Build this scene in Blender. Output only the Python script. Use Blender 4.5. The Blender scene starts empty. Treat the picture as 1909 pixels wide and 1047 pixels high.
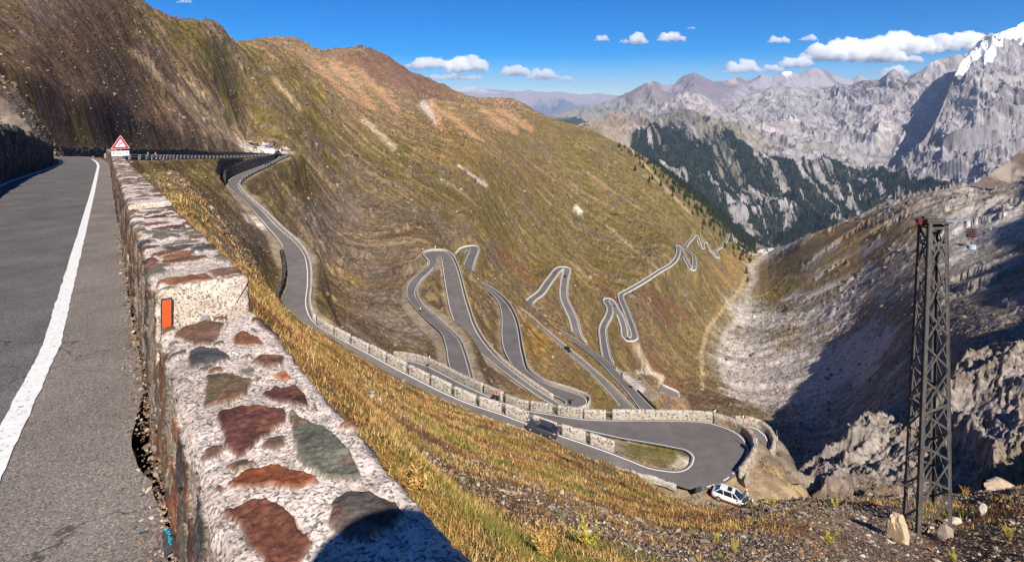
import bpy, bmesh, math, random, time
import numpy as np
from mathutils import Vector, Matrix
T0 = time.time()
R = math.radians
# ------------------------------------------------------------------ camera, sky, sun, exposure
F = 1050.0; CU = 955.0; HV = 190.0            # focal length (px of a 1909 wide picture), centre column, horizon row
SC = bpy.context.scene
cam_d = bpy.data.cameras.new('camera'); cam = bpy.data.objects.new('camera', cam_d)
SC.collection.objects.link(cam); SC.camera = cam
cam_d.sensor_width = 36; cam_d.lens = 36 * F / 1909.0
cam_d.shift_y = -(523.5 - HV) / 1909.0
cam_d.clip_start = 0.05; cam_d.clip_end = 200000
cam.location = (0, 0, 0); cam.rotation_euler = (R(90), 0, 0)
SUN_AZ, SUN_EL = 16.0, 40.0                    # sun behind the camera, 16 degrees to its right
w = bpy.data.worlds.new('World'); SC.world = w; w.use_nodes = True
wt = w.node_tree; bg = wt.nodes['Background']
sky = wt.nodes.new('ShaderNodeTexSky'); sky.sky_type = 'NISHITA'; sky.sun_disc = False
sky.sun_elevation = R(SUN_EL); sky.sun_rotation = R(180 - SUN_AZ)
sky.altitude = 2700; sky.air_density = 1.0; sky.dust_density = 0.15; sky.ozone_density = 4.0
hs = wt.nodes.new('ShaderNodeHueSaturation'); hs.inputs['Saturation'].default_value = 1.75; hs.inputs['Hue'].default_value = 0.513
wt.links.new(sky.outputs[0], hs.inputs['Color']); wt.links.new(hs.outputs[0], bg.inputs[0]); bg.inputs[1].default_value = 0.078
sl = bpy.data.lights.new('sun', 'SUN'); sun = bpy.data.objects.new('sun', sl); SC.collection.objects.link(sun)
sl.energy = 4.9; sl.angle = R(0.45); sl.color = (1.0, 0.945, 0.86)
SD = Vector((math.sin(R(SUN_AZ)) * math.cos(R(SUN_EL)), -math.cos(R(SUN_AZ)) * math.cos(R(SUN_EL)), math.sin(R(SUN_EL))))
sun.rotation_euler = SD.to_track_quat('Z', 'Y').to_euler()
SC.view_settings.view_transform = 'Standard'; SC.view_settings.look = 'None'
SC.view_settings.gamma = 1.0; SC.view_settings.exposure = 0.55
SC.cycles.max_bounces = 24; SC.cycles.volume_step_rate = 4; SC.cycles.diffuse_bounces = 2; SC.cycles.glossy_bounces = 2; SC.cycles.volume_bounces = 22
SC.cycles.transparent_max_bounces = 8

# ------------------------------------------------------------------ helpers
rng = np.random.default_rng(7); random.seed(7)
def P(u, v, d):
    return Vector(((u - CU) / F * d, d, -(v - HV) / F * d))
def Pz(u, v, z):
    return P(u, v, -z * F / (v - HV))
def lin(c):
    c = np.asarray(c, float) / 255.0
    return np.where(c <= 0.04045, c / 12.92, ((c + 0.055) / 1.055) ** 2.4)
def h2(ix, iy, seed):
    n = (ix.astype(np.int64) * 374761393 + iy.astype(np.int64) * 668265263 + seed * 1442695041) & 0xffffffff
    n = ((n ^ (n >> 13)) * 1274126177) & 0xffffffff
    n = n ^ (n >> 16)
    return (n & 0xffffff).astype(np.float32) / np.float32(0xffffff)
def vn(x, y, seed=0):
    fx = np.floor(x); fy = np.floor(y); tx = (x - fx).astype(np.float32); ty = (y - fy).astype(np.float32)
    ix = fx.astype(np.int64); iy = fy.astype(np.int64)
    tx = tx * tx * tx * (tx * (tx * 6 - 15) + 10); ty = ty * ty * ty * (ty * (ty * 6 - 15) + 10)
    a = h2(ix, iy, seed); b = h2(ix + 1, iy, seed); c = h2(ix, iy + 1, seed); d = h2(ix + 1, iy + 1, seed)
    return (a + (b - a) * tx) * (1 - ty) + (c + (d - c) * tx) * ty
def fbm(x, y, o=4, seed=0, g=0.5, l=2.03):
    s = 0; a = 1; n = 0; c, sn = 0.8, 0.6
    for k in range(o):
        s = s + a * (vn(x, y, seed + k * 17) * 2 - 1); n += a; a *= g
        x, y = (c * x - sn * y) * l, (sn * x + c * y) * l
    return s / n
def ridge(x, y, o=4, seed=0, g=0.5, l=2.07):
    s = 0; a = 1; n = 0; c, sn = 0.8, 0.6
    for k in range(o):
        r = 1 - np.abs(vn(x, y, seed + k * 13) * 2 - 1); s = s + a * r * r; n += a; a *= g
        x, y = (c * x - sn * y) * l, (sn * x + c * y) * l
    return s / n
def aniso(a, b, o=3, seed=0, g=0.5):          # octaves that keep their direction
    s = 0; m = 1; n = 0
    for k in range(o):
        s = s + m * (vn(a, b, seed + k * 7) * 2 - 1); n += m; m *= g; a = a * 2.1; b = b * 1.8
    return s / n
def sstep(a, b, x):
    t = np.clip((x - a) / (b - a), 0, 1); return t * t * (3 - 2 * t)

def link(o, parent=None):
    SC.collection.objects.link(o)
    if parent: o.parent = parent
    return o
def tag(o, label=None, cat=None, group=None, kind=None):
    if label: o['label'] = label
    if cat: o['category'] = cat
    if group: o['group'] = group
    if kind: o['kind'] = kind
    return o
def empty(name, loc, label, cat, rz=0, group=None):
    o = bpy.data.objects.new(name, None); o.empty_display_size = 0.3; link(o)
    o.location = loc; o.rotation_euler = (0, 0, rz)
    return tag(o, label, cat, group)
def np_mesh(name, co, quads, mat, col=None, parent=None, smooth=True, tris=False):
    me = bpy.data.meshes.new(name); n = len(co); q = np.asarray(quads, np.int32); k = q.shape[1]
    me.vertices.add(n); me.vertices.foreach_set('co', np.asarray(co, np.float32).ravel())
    me.loops.add(q.size); me.polygons.add(len(q))
    me.loops.foreach_set('vertex_index', q.ravel())
    me.polygons.foreach_set('loop_start', np.arange(0, q.size, k, dtype=np.int32))
    me.polygons.foreach_set('loop_total', np.full(len(q), k, np.int32))
    me.polygons.foreach_set('use_smooth', np.full(len(q), smooth))
    if col is not None:
        at = me.color_attributes.new('tint', 'FLOAT_COLOR', 'POINT')
        c4 = np.ones((n, 4), np.float32); c4[:, :3] = col; at.data.foreach_set('color', c4.ravel())
    me.update(calc_edges=True); me.validate()
    me.materials.append(mat)
    return link(bpy.data.objects.new(name, me), parent)
def grid_quads(nr, nc):
    i = np.arange(nr - 1)[:, None] * nc + np.arange(nc - 1)[None, :]
    return np.stack([i, i + 1, i + nc + 1, i + nc], -1).reshape(-1, 4)
def bm_obj(name, bm, mat, parent=None, smooth=False):
    me = bpy.data.meshes.new(name); bmesh.ops.recalc_face_normals(bm, faces=bm.faces); bm.to_mesh(me); bm.free()
    for m in (mat if isinstance(mat, (list, tuple)) else [mat]): me.materials.append(m)
    if smooth:
        me.polygons.foreach_set('use_smooth', np.full(len(me.polygons), True))
    return link(bpy.data.objects.new(name, me), parent)
def copy_tree(o, parent=None):
    c = o.copy(); SC.collection.objects.link(c)
    if parent: c.parent = parent
    for ch in list(o.children): copy_tree(ch, c)
    return c

# ------------------------------------------------------------------ materials
def mat(name, col=(0.5, 0.5, 0.5), rough=0.8, attr=False, noise=None, bump=0.0, bscale=5.0, spec=0.2, metal=0.0, sp2=None):
    m = bpy.data.materials.new(name); m.use_nodes = True; nt = m.node_tree; b = nt.nodes['Principled BSDF']
    b.inputs['Roughness'].default_value = rough; b.inputs['Metallic'].default_value = metal
    b.inputs['Specular IOR Level'].default_value = spec
    tc = nt.nodes.new('ShaderNodeTexCoord')
    if attr:
        a = nt.nodes.new('ShaderNodeVertexColor'); a.layer_name = 'tint'; src = a.outputs[0]
    else:
        rgb = nt.nodes.new('ShaderNodeRGB'); rgb.outputs[0].default_value = (*col, 1); src = rgb.outputs[0]
    for sc_, amt, det in (noise or []):
        n = nt.nodes.new('ShaderNodeTexNoise'); n.inputs['Scale'].default_value = sc_; n.inputs['Detail'].default_value = det
        n.inputs['Roughness'].default_value = 0.65
        nt.links.new(tc.outputs['Object'], n.inputs['Vector'])
        mr = nt.nodes.new('ShaderNodeMapRange'); mr.inputs[1].default_value = 0.3; mr.inputs[2].default_value = 0.7
        mr.inputs[3].default_value = 1 - amt; mr.inputs[4].default_value = 1 + amt
        nt.links.new(n.outputs[0], mr.inputs[0])
        vm = nt.nodes.new('ShaderNodeVectorMath'); vm.operation = 'SCALE'
        nt.links.new(src, vm.inputs[0]); nt.links.new(mr.outputs[0], vm.inputs['Scale']); src = vm.outputs[0]
    nt.links.new(src, b.inputs['Base Color'])
    if bump:
        n = nt.nodes.new('ShaderNodeTexNoise'); n.inputs['Scale'].default_value = bscale; n.inputs['Detail'].default_value = 6
        n.inputs['Roughness'].default_value = 0.7
        nt.links.new(tc.outputs['Object'], n.inputs['Vector'])
        bp = nt.nodes.new('ShaderNodeBump'); bp.inputs['Strength'].default_value = 1.0; bp.inputs['Distance'].default_value = bump
        nt.links.new(n.outputs[0], bp.inputs['Height']); nt.links.new(bp.outputs[0], b.inputs['Normal'])
    return m
def stone_mat(name, mortar, stones, scale, stone_frac=0.5, bump=0.03, stretch=(1, 1, 1), speck=0.0, sscale=120.0):
    """masonry: voronoi stones of several colours set in mortar"""
    m = bpy.data.materials.new(name); m.use_nodes = True; nt = m.node_tree; b = nt.nodes['Principled BSDF']
    b.inputs['Roughness'].default_value = 0.9; b.inputs['Specular IOR Level'].default_value = 0.15
    L = nt.links.new; tc = nt.nodes.new('ShaderNodeTexCoord')
    mp = nt.nodes.new('ShaderNodeMapping'); mp.inputs['Scale'].default_value = stretch; L(tc.outputs['Object'], mp.inputs[0])
    nz = nt.nodes.new('ShaderNodeTexNoise'); nz.inputs['Scale'].default_value = scale * 1.3; nz.inputs['Detail'].default_value = 3
    L(mp.outputs[0], nz.inputs['Vector'])
    add = nt.nodes.new('ShaderNodeVectorMath'); add.operation = 'MULTIPLY_ADD'
    L(nz.outputs['Color'], add.inputs[0]); add.inputs[1].default_value = (0.35 / scale,) * 3; L(mp.outputs[0], add.inputs[2])
    ve = nt.nodes.new('ShaderNodeTexVoronoi'); ve.feature = 'DISTANCE_TO_EDGE'; ve.inputs['Scale'].default_value = scale; L(add.outputs[0], ve.inputs['Vector'])
    vc = nt.nodes.new('ShaderNodeTexVoronoi'); vc.feature = 'F1'; vc.inputs['Scale'].default_value = scale; L(add.outputs[0], vc.inputs['Vector'])
    e0 = 0.02 + 0.28 * (1 - stone_frac)
    mr = nt.nodes.new('ShaderNodeMapRange'); mr.inputs[1].default_value = e0; mr.inputs[2].default_value = e0 + 0.05; L(ve.outputs['Distance'], mr.inputs[0])
    sep = nt.nodes.new('ShaderNodeSeparateColor'); L(vc.outputs['Color'], sep.inputs[0])
    cr = nt.nodes.new('ShaderNodeValToRGB'); cr.color_ramp.interpolation = 'CONSTANT'
    els = cr.color_ramp.elements; n = len(stones)
    els[0].color = (*stones[0], 1); els[0].position = 0
    els[1].color = (*stones[1], 1); els[1].position = 1.0 / n
    for i in range(2, n):
        e = els.new(i / n); e.color = (*stones[i], 1)
    L(sep.outputs[0], cr.inputs[0])
    n2 = nt.nodes.new('ShaderNodeTexNoise'); n2.inputs['Scale'].default_value = scale * 4; n2.inputs['Detail'].default_value = 5; L(tc.outputs['Object'], n2.inputs['Vector'])
    mr2 = nt.nodes.new('ShaderNodeMapRange'); mr2.inputs[1].default_value = 0.3; mr2.inputs[2].default_value = 0.7; mr2.inputs[3].default_value = 0.65; mr2.inputs[4].default_value = 1.3
    L(n2.outputs[0], mr2.inputs[0])
    mo = nt.nodes.new('ShaderNodeRGB'); mo.outputs[0].default_value = (*mortar, 1); msrc = mo.outputs[0]
    mx = nt.nodes.new('ShaderNodeMix'); mx.data_type = 'RGBA'
    L(mr.outputs[0], mx.inputs['Factor']); L(msrc, mx.inputs['A']); L(cr.outputs[0], mx.inputs['B'])
    vm = nt.nodes.new('ShaderNodeVectorMath'); vm.operation = 'SCALE'; L(mx.outputs['Result'], vm.inputs[0]); L(mr2.outputs[0], vm.inputs['Scale'])
    L(vm.outputs[0], b.inputs['Base Color'])
    sm = nt.nodes.new('ShaderNodeMath'); sm.operation = 'MULTIPLY_ADD'; L(n2.outputs[0], sm.inputs[0]); sm.inputs[1].default_value = 0.8; L(mr.outputs[0], sm.inputs[2])
    bp = nt.nodes.new('ShaderNodeBump'); bp.inputs['Distance'].default_value = bump; L(sm.outputs[0], bp.inputs['Height']); L(bp.outputs[0], b.inputs['Normal'])
    return m
M = {}
M['ground'] = mat('ground_soil', attr=True, noise=[(0.16, 0.22, 3), (0.7, 0.35, 6), (6.0, 0.22, 4)], bump=0.25, bscale=1.1, rough=0.95, spec=0.1)
M['farrock'] = mat('far_rock', attr=True, noise=[(0.004, 0.10, 8)], rough=0.95, spec=0.05)
M['asphalt'] = mat('asphalt', (0.150, 0.132, 0.122), noise=[(0.09, 0.16, 3), (0.5, 0.14, 5), (4, 0.10, 4)], bump=0.004, bscale=120, rough=0.95, spec=0.08)
M['paint'] = mat('white_paint', (0.72, 0.72, 0.70), noise=[(3.0, 0.12, 6)], rough=0.7)
M['gravel'] = mat('pale_gravel', (0.42, 0.39, 0.35), noise=[(0.3, 0.15, 6), (5, 0.15, 4)], bump=0.03, bscale=8, rough=0.95)
CREAM = (0.50, 0.45, 0.38)
M['block'] = stone_mat('rubble_block', CREAM, [(0.50, 0.44, 0.36), (0.20, 0.17, 0.15), (0.30, 0.15, 0.09), (0.55, 0.50, 0.42), (0.42, 0.33, 0.25), (0.1, 0.09, 0.09)], 3.2, 0.62, 0.03)
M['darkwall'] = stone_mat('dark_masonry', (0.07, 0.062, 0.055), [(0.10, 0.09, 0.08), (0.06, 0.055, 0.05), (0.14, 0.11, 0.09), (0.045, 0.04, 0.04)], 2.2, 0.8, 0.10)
M['buttress'] = stone_mat('buttress_masonry', (0.42, 0.36, 0.29), [(0.46, 0.38, 0.29), (0.30, 0.22, 0.16), (0.33, 0.17, 0.10), (0.5, 0.44, 0.36)], 2.0, 0.7, 0.05)
M['kerb'] = mat('kerb_rubble', (.40, .36, .31), noise=[(2.5, .35, 5), (9, .3, 3)], rough=.95, bump=.06, bscale=5)
M['farwall'] = mat('pale_concrete', (0.55, 0.52, 0.47), noise=[(1.2, 0.25, 5)], rough=0.9)
print('helpers', time.time() - T0)

# ------------------------------------------------------------------ road data: (uL,vL,uR,vR,z) edge pairs in the photograph
def pair(rows):
    L_, R_ = [], []
    for uL, vL, uR, vR, z in rows:
        L_.append(Pz(uL, vL, z)); R_.append(Pz(uR, vR, z))
    return L_, R_
def cr_curve(pts, step):
    p = [np.array(q, float) for q in pts]; out = []
    p = [2 * p[0] - p[1]] + p + [2 * p[-1] - p[-2]]
    for i in range(1, len(p) - 2):
        a, b, c, d = p[i - 1:i + 3]; n = max(1, int(round(np.linalg.norm(c - b) / step)))
        t0 = 0; t1 = np.linalg.norm(b - a) ** .5; t2 = t1 + np.linalg.norm(c - b) ** .5; t3 = t2 + np.linalg.norm(d - c) ** .5
        for k in range(n):
            t = t1 + (t2 - t1) * k / n
            A1 = (t1 - t) / (t1 - t0 + 1e-9) * a + (t - t0) / (t1 - t0 + 1e-9) * b; A2 = (t2 - t) / (t2 - t1) * b + (t - t1) / (t2 - t1) * c
            A3 = (t3 - t) / (t3 - t2 + 1e-9) * c + (t - t2) / (t3 - t2 + 1e-9) * d
            B1 = (t2 - t) / (t2 - t0) * A1 + (t - t0) / (t2 - t0) * A2; B2 = (t3 - t) / (t3 - t1) * A2 + (t - t1) / (t3 - t1) * A3
            out.append((t2 - t) / (t2 - t1) * B1 + (t - t1) / (t2 - t1) * B2)
    out.append(p[-2]); return np.array(out)
def edges_from_pairs(rows, step=1.2):
    L_, R_ = pair(rows)
    both = [np.concatenate([np.array(a), np.array(b)]) for a, b in zip(L_, R_)]
    c = cr_curve(both, step * 1.4); return c[:, :3], c[:, 3:]
def edges_from_center(pts, W, step=1.5):
    c = cr_curve([Pz(*p) for p in pts], step); t = np.gradient(c, axis=0); n = np.stack([-t[:, 1], t[:, 0], 0 * t[:, 0]], 1)
    n /= np.linalg.norm(n, axis=1)[:, None] + 1e-9
    return c + n * W / 2, c - n * W / 2

# near road: world polyline of the parapet foot
_pp = [(-1.43 + 0.585 * 2.5, 2.45 - 0.811 * 2.5)]
PAR = []
x, y, z, a = -1.43 + 0.585 * 9, 2.45 - 0.811 * 9, -2.06 + 0.06 * 9, R(35.8)
for k in range(0, 92):
    s = -9 + k
    PAR.append((x, y, z))
    a += R(0.0 if s < 44 else (0.25 if s < 58 else (0.8 if s < 66 else 3.4)))
    x -= math.sin(a); y += math.cos(a); z -= 0.06 if s < 24 else 0.045
PAR = np.array(PAR)
tn = np.gradient(PAR, axis=0); nn = np.stack([-tn[:, 1], tn[:, 0]], 1); nn /= np.linalg.norm(nn, axis=1)[:, None]
WID = np.interp(np.arange(len(PAR)) - 9, [34, 54], [0, -1.25])
def par_off(o, dz=0.0, sel=slice(None)):
    q = PAR.copy(); o = o + WID[:, None] * (1 if o > 3 else 0); q[:, :2] += nn * o; q[:, 2] += dz; return q[sel]
LO = np.interp(np.arange(len(PAR)) - 9, [-9, 0, 1.3, 4], [1.3, .38, .15, 0])
NEAR_L = par_off(4.6); NEAR_R = par_off(0.0)

ROADS = {}
ROADS['loop'] = edges_from_center([(138, 299, -8.6), (180, 299, -9.4), (230, 299, -10.6), (300, 297, -14.2), (350, 296, -17.2), (400, 295, -20.4), (440, 293.5, -23.0), (470, 291.5, -24.6), (505, 288.5, -26.0), (528, 287.5, -26.9)], 6.0)
ROADS['A'] = edges_from_pairs([
    (523, 287.5, 541, 287.5, -27.0), (515, 297, 530, 294, -27.2), (504, 302, 517.6, 300, -27.5), (482, 311, 494, 312, -27.9), (453.5, 321.6, 468, 324.5, -28.3), (430, 333, 452, 335, -28.7), (422.7, 343, 445, 345, -29), (431, 355, 451, 356.5, -29.5),
    (445.5, 366, 464, 370, -30), (469.5, 391, 490, 393, -31), (499, 426, 522, 425, -32.4), (520, 450, 553, 453, -33.4), (531, 471, 570, 477, -34.2), (536.4, 498, 576, 500, -35), (536, 530, 577, 530, -35.8), (523, 574, 575, 574, -36.5),
    (545, 591, 587, 601, -37.3), (587, 617, 622, 625, -38), (635.6, 646.5, 668, 648, -39), (708, 689, 738, 685, -40.2), (753.5, 715, 782, 707, -41), (807, 739, 832, 732, -41.8), (860, 760, 884, 754, -42.5), (914, 782, 938, 771, -43.2), (981, 803, 1004, 796, -44),
    (1047.6, 832.5, 1070, 818.5, -44.8), (1101, 856.6, 1125, 837, -45.4), (1154.5, 872.6, 1180, 858, -45.9), (1200, 884.6, 1212, 870.5, -46.2), (1230, 893, 1240, 875.5, -46.4), (1262, 905, 1262, 877, -46.6), (1300, 915, 1275, 873.5, -46.8), (1346, 903, 1284, 866, -46.9),
    (1372, 886, 1288, 857, -47), (1398, 848, 1287, 849, -47.05), (1396, 828, 1281, 843, -47.1), (1381, 809.7, 1270, 838.5, -47.15), (1354, 796, 1253, 835.5, -47.2), (1327, 788, 1236, 832, -47.3), (1287, 784.5, 1207, 827, -47.5),
    (1207, 783, 1153.5, 818, -47.9), (1100, 781, 1085, 803, -48.4), (1020.9, 770, 1010, 789, -49), (967, 760, 950, 775, -49.5), (914, 738, 890, 750, -50), (860, 713, 838, 727, -50.6), (793.6, 680, 775, 694, -51.4), (760, 671, 750, 682, -51.8), (732, 668, 728, 674, -52.2)])
ROADS['lower_bend'] = edges_from_pairs([(1372, 792, 1362, 800, -52), (1396, 793, 1383, 806, -52.2), (1415, 799, 1398, 815, -52.5), (1430, 812, 1404, 824, -52.8), (1438, 830, 1409, 836, -53.1), (1434, 845, 1410, 846, -53.4), (1424, 860, 1404, 858, -53.7), (1405, 885, 1385, 875, -54)])
ROADS['C'] = edges_from_pairs([
    (845, 712, 888, 732, -63.4), (839.6, 690.6, 881, 713, -64), (834.7, 672.7, 875, 689, -64.6), (830, 642, 865.6, 656.5, -65.2), (821.8, 620.8, 856, 635, -65.8), (797, 598, 834.7, 612.7, -66.5), (778, 578.6, 810, 590, -67), (763, 560.7, 786, 568.8, -67.5), (757.5, 547.7, 775.6, 551, -67.9),
    (760, 531.5, 778, 534.7, -68.3), (769.8, 518.5, 787.7, 520, -68.7), (786, 505.5, 807, 500.6, -69.1), (800, 492.5, 817, 488, -69.4), (795.8, 481, 816, 482.5, -69.7), (790, 472.5, 815.5, 481, -69.9), (807, 468, 816, 480, -70.1), (830, 469, 819, 480, -70.3), (842.9, 479, 822, 482.5, -70.5), (851, 494, 824, 492, -70.9),
    (859, 520, 828, 521, -71.7), (867, 552.6, 833, 552, -72.6), (875, 578.6, 839.6, 583, -73.3), (885, 607.8, 852.6, 611, -74), (898, 630.5, 868, 631, -74.7), (914, 651.6, 885, 651, -75.3), (933.8, 672.7, 906, 666, -76), (959.7, 693.8, 937, 692, -76.8), (985.7, 713, 968, 715, -77.5), (1011.7, 731, 999, 737, -78.3), (1035, 746, 1030, 755, -79),
    (1046, 752, 1050, 765, -79.3), (1054, 752, 1085, 762, -79.5), (1053, 748, 1096, 752, -79.7), (1046, 744, 1093, 741.6, -79.9), (1029, 736, 1055.6, 727, -80.3), (994, 714, 1020.9, 716, -81), (969, 696, 999.5, 704, -81.6), (955, 680, 983, 689, -82.2), (943, 661, 975.4, 664, -83), (937, 645, 971.4, 645, -83.7),
    (934.4, 622, 968, 622, -84.8), (935, 597, 962, 596, -86), (932, 572, 949, 570, -87.4), (921, 553, 933, 552, -88.8), (906, 539.5, 917, 540, -90), (888, 526, 894, 527, -91.5)])
ROADS['hairpin_top'] = edges_from_center([(850, 487, -106), (858, 474, -104.5), (868, 463.5, -103), (880, 460.5, -102), (884, 466, -101), (878, 482, -99), (872, 502, -96), (873, 516, -94), (880, 523, -92.6)], 6.2)
ROADS['E'] = edges_from_pairs([(936, 553, 941, 556, -112), (946.8, 563, 955, 564, -112.6), (976, 585, 985, 586, -114), (1008.4, 613, 1018, 615, -116), (1041, 641.5, 1053, 644, -118), (1073.4, 670, 1088, 672, -120.3), (1099.4, 694, 1115, 696, -122), (1125, 721, 1144, 722, -123.6), (1160, 763, 1184, 763, -125.3), (1172, 778, 1200, 780, -126)])
ROADS['F'] = edges_from_pairs([(1210, 790, 1245, 788, -134), (1198, 770.5, 1228, 770, -134.6), (1186, 753, 1208, 750, -135.3), (1167.5, 729, 1186, 727, -136.5), (1144.8, 704, 1161, 701, -138), (1125, 683, 1144, 685, -139.3), (1105.8, 664.6, 1121, 668, -140.8), (1080, 645, 1093, 647, -142.6), (1054, 627, 1063, 627.5, -144.4), (1028, 611.5, 1031, 609.5, -146.3)])
ROADS['G'] = edges_from_center([(1010, 592, -149.3), (999, 586, -150), (993, 580, -150.5), (985.7, 567, -151.4), (992, 558.5, -152.4), (1008, 546.5, -154), (1019.8, 530, -155.5), (1031, 515, -157), (1041, 503, -158.5), (1049, 499.5, -159.3), (1056.5, 501, -160), (1056, 510, -161), (1053, 522, -162), (1052, 555.8, -166), (1060, 575, -168.5), (1070, 598, -172), (1076.6, 624, -175.5), (1086, 640, -178)], 6.2)
ROADS['J'] = edges_from_center([(1135, 675, -188), (1130, 660, -189.6), (1125, 630, -192.5), (1124.5, 611, -194.5), (1136, 587, -197.5), (1137.5, 573.7, -199.5), (1130.8, 562, -201.5), (1133.5, 558, -202.3), (1138, 559, -203), (1148, 575, -206), (1157.8, 591.6, -208.5), (1164, 611, -211), (1166.5, 628, -213), (1172, 633, -214), (1182, 631, -215), (1183, 625, -216), (1177, 604.5, -218.5), (1167.5, 578.6, -222), (1159.4, 559, -225), (1158.5, 549, -226.5), (1170.8, 542, -228.5), (1200, 525, -232), (1232.5, 504, -236), (1252, 492.5, -239), (1263, 478, -242), (1265.5, 463, -245), (1264, 458, -246.5), (1267, 459, -248), (1272.7, 471, -251), (1281, 487, -255), (1288.8, 501, -259), (1292.5, 502.5, -260.5), (1294.5, 498, -262), (1294, 479, -266), (1285, 468, -270), (1278, 461.5, -274)], 6.0, 3.0)
ROADS['K'] = edges_from_center([(1278, 461.5, -276), (1283.4, 452, -282), (1291, 444, -288), (1295.5, 438, -294), (1299.5, 439, -298), (1303.5, 452, -305), (1308.5, 463, -311), (1311, 462, -314), (1311.5, 452.5, -320), (1317.5, 452, -324), (1318.5, 460, -329), (1329, 471, -338), (1337, 479, -344), (1339.6, 480, -348), (1334, 468, -353), (1345, 460, -360), (1355.6, 447, -368), (1361.5, 436, -376), (1369, 443, -388), (1374, 455, -400), (1387.7, 465.5, -414), (1398, 472.5, -425), (1412, 474, -437)], 6.5, 6.0)
ROADS['low_spur'] = edges_from_pairs([(1226, 731, 1234, 717.5, -160), (1238, 734, 1248, 724, -161.5), (1250, 740, 1259, 728.5, -163), (1256, 745, 1266, 733, -164.5), (1257, 744, 1265, 740, -165)])

# ------------------------------------------------------------------ terrain control points (u, v, depth)
ctl = []
def c3(u, v, d): ctl.append((u, v, d))
for name, (L_, R_) in ROADS.items():
    st = {'A': 5, 'C': 7, 'lower_bend': 6}.get(name, 9)
    m_ = (L_ + R_) / 2
    for q in m_[::st]: c3(CU + q[0] / q[1] * F, HV - q[2] / q[1] * F, q[1])
for q in par_off(2.4)[9:70:3]: c3(CU + q[0] / q[1] * F, HV - q[2] / q[1] * F, q[1])
for t in """
-700 1047 2.0;-200 900 3.0;-600 420 12;-600 300 24;-300 290 24;-600 60 34;-1000 700 3;-1000 300 10;-1000 50 30;-1000 -200 60;-600 -200 80;
800 1047 3.3;1000 1047 4.6;1300 1047 8;1600 1047 13;1909 1047 15;2300 1047 16;2800 1047 15;1730 1000 20;1400 948 34;1500 934 28;1700 925 27;1909 908 27;2300 900 28;2800 900 25;
450 720 4.5;500 640 8;560 700 8;650 800 5;800 900 7.5;800 800 24;800 750 65;700 800 9;700 720 28;600 650 35;600 625 75;1000 930 10;1000 860 30;1000 822 62;1200 1000 12;1200 940 25;1200 900 58;1330 960 33;
1500 990 45;1700 985 45;1909 970 45;2300 980 45;1450 960 60;
480 560 22;520 575 60;440 520 16;380 460 22;300 400 30;260 350 42;300 380 50;350 330 80;420 420 75;450 480 62;500 500 100;480 440 120;400 370 120;400 340 150;410 303 205;380 312 150;470 300 240;300 318 105;240 335 72;440 318 185;
0 222 36;0 190 62;0 130 76;0 50 98;0 -60 125;60 246 60;100 268 75;100 200 85;100 100 110;100 0 140;-250 200 46;-250 60 76;200 264 100;200 200 118;200 100 155;200 0 205;200 -60 240;300 272 160;300 200 190;300 100 240;300 24 320;240 -5 275;
400 280 225;400 200 265;400 100 340;400 40 420;400 70 500;300 60 380;500 264 350;500 200 392;500 120 470;500 74 560;500 110 660;450 262 335;460 250 350;430 200 320;552 291 330;565 310 340;600 560 145;600 500 205;600 400 300;600 300 390;600 200 500;600 156 570;
600 165 700;600 150 1000;600 120 1500;600 92 1800;545 100 1300;545 71 1700;685 87 1900;640 93 1850;740 118 1900;640 150 1300;
660 600 135;700 640 125;700 560 190;700 450 300;700 350 415;700 250 560;700 220 700;700 190 1000;700 150 1400;800 690 122;740 600 165;740 500 240;800 420 340;800 300 580;800 250 820;800 200 1300;800 153 1900;850 178 1850;
860 440 380;900 620 190;900 400 500;900 300 740;900 250 1000;900 190 1700;960 192 1750;1000 720 170;1000 500 600;1000 430 720;1000 300 1100;1000 213 1750;1060 231 1700;1050 700 205;
940 480 520;1100 560 600;1100 450 850;1100 350 1150;1100 240 1650;1170 275 1650;1200 470 900;1200 380 1200;1200 292 1650;1250 326 1700;1230 560 700;1300 420 1250;1300 361 1750;1350 404 1850;1400 446 1950;
300 90 480;400 100 600;450 90 580;500 140 800;600 230 2300;685 170 2400;800 230 2400;900 260 2200;1000 280 2200;1100 310 2100;1200 360 2100;1300 430 2200;1400 500 2400;1500 500 1900;1700 440 1500;1900 420 1250;
1200 700 515;1180 660 500;1160 800 150;1300 850 200;1300 800 330;1200 790 255;1240 740 326;1300 760 470;1310 715 560;1290 680 620;1260 640 640;1340 650 740;1345 600 880;1380 540 1150;1390 500 1450;1420 478 1680;1430 463 1800;
1250 600 740;1300 560 850;1450 763 500;1400 790 420;1440 850 280;1410 905 110;1450 930 150;1370 800 330;1470 900 170;1450 700 620;1450 620 800;1450 540 1080;1450 472 1600;1460 455 1750;
1500 760 480;1500 680 630;1500 600 800;1500 520 1020;1500 440 1500;1560 426 1450;1600 800 340;1600 700 510;1600 600 680;1600 500 900;1600 408 1400;1640 392 1350;1530 850 260;
1520 905 150;1560 860 170;1620 800 190;1700 740 215;1620 900 140;1700 860 165;1700 790 240;1640 770 290;1700 700 320;1800 690 225;1700 640 430;1700 570 560;1700 480 760;1700 371 1250;1700 930 120;
1800 900 130;1800 800 160;1800 700 200;1800 640 300;1800 560 460;1800 450 720;1800 353 1120;1909 900 115;1909 800 145;1909 690 200;1909 620 280;1909 540 420;1909 440 620;1909 342 950;
2300 900 90;2300 700 150;2300 500 260;2300 350 450;2300 200 800;2800 900 80;2800 600 160;2800 300 400;2800 100 700;
""".replace('\n', '').split(';'):
    if t.strip(): c3(*[float(k) for k in t.split()])
ctl = np.array(ctl)
US, LS = 300.0, 1.0
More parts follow.
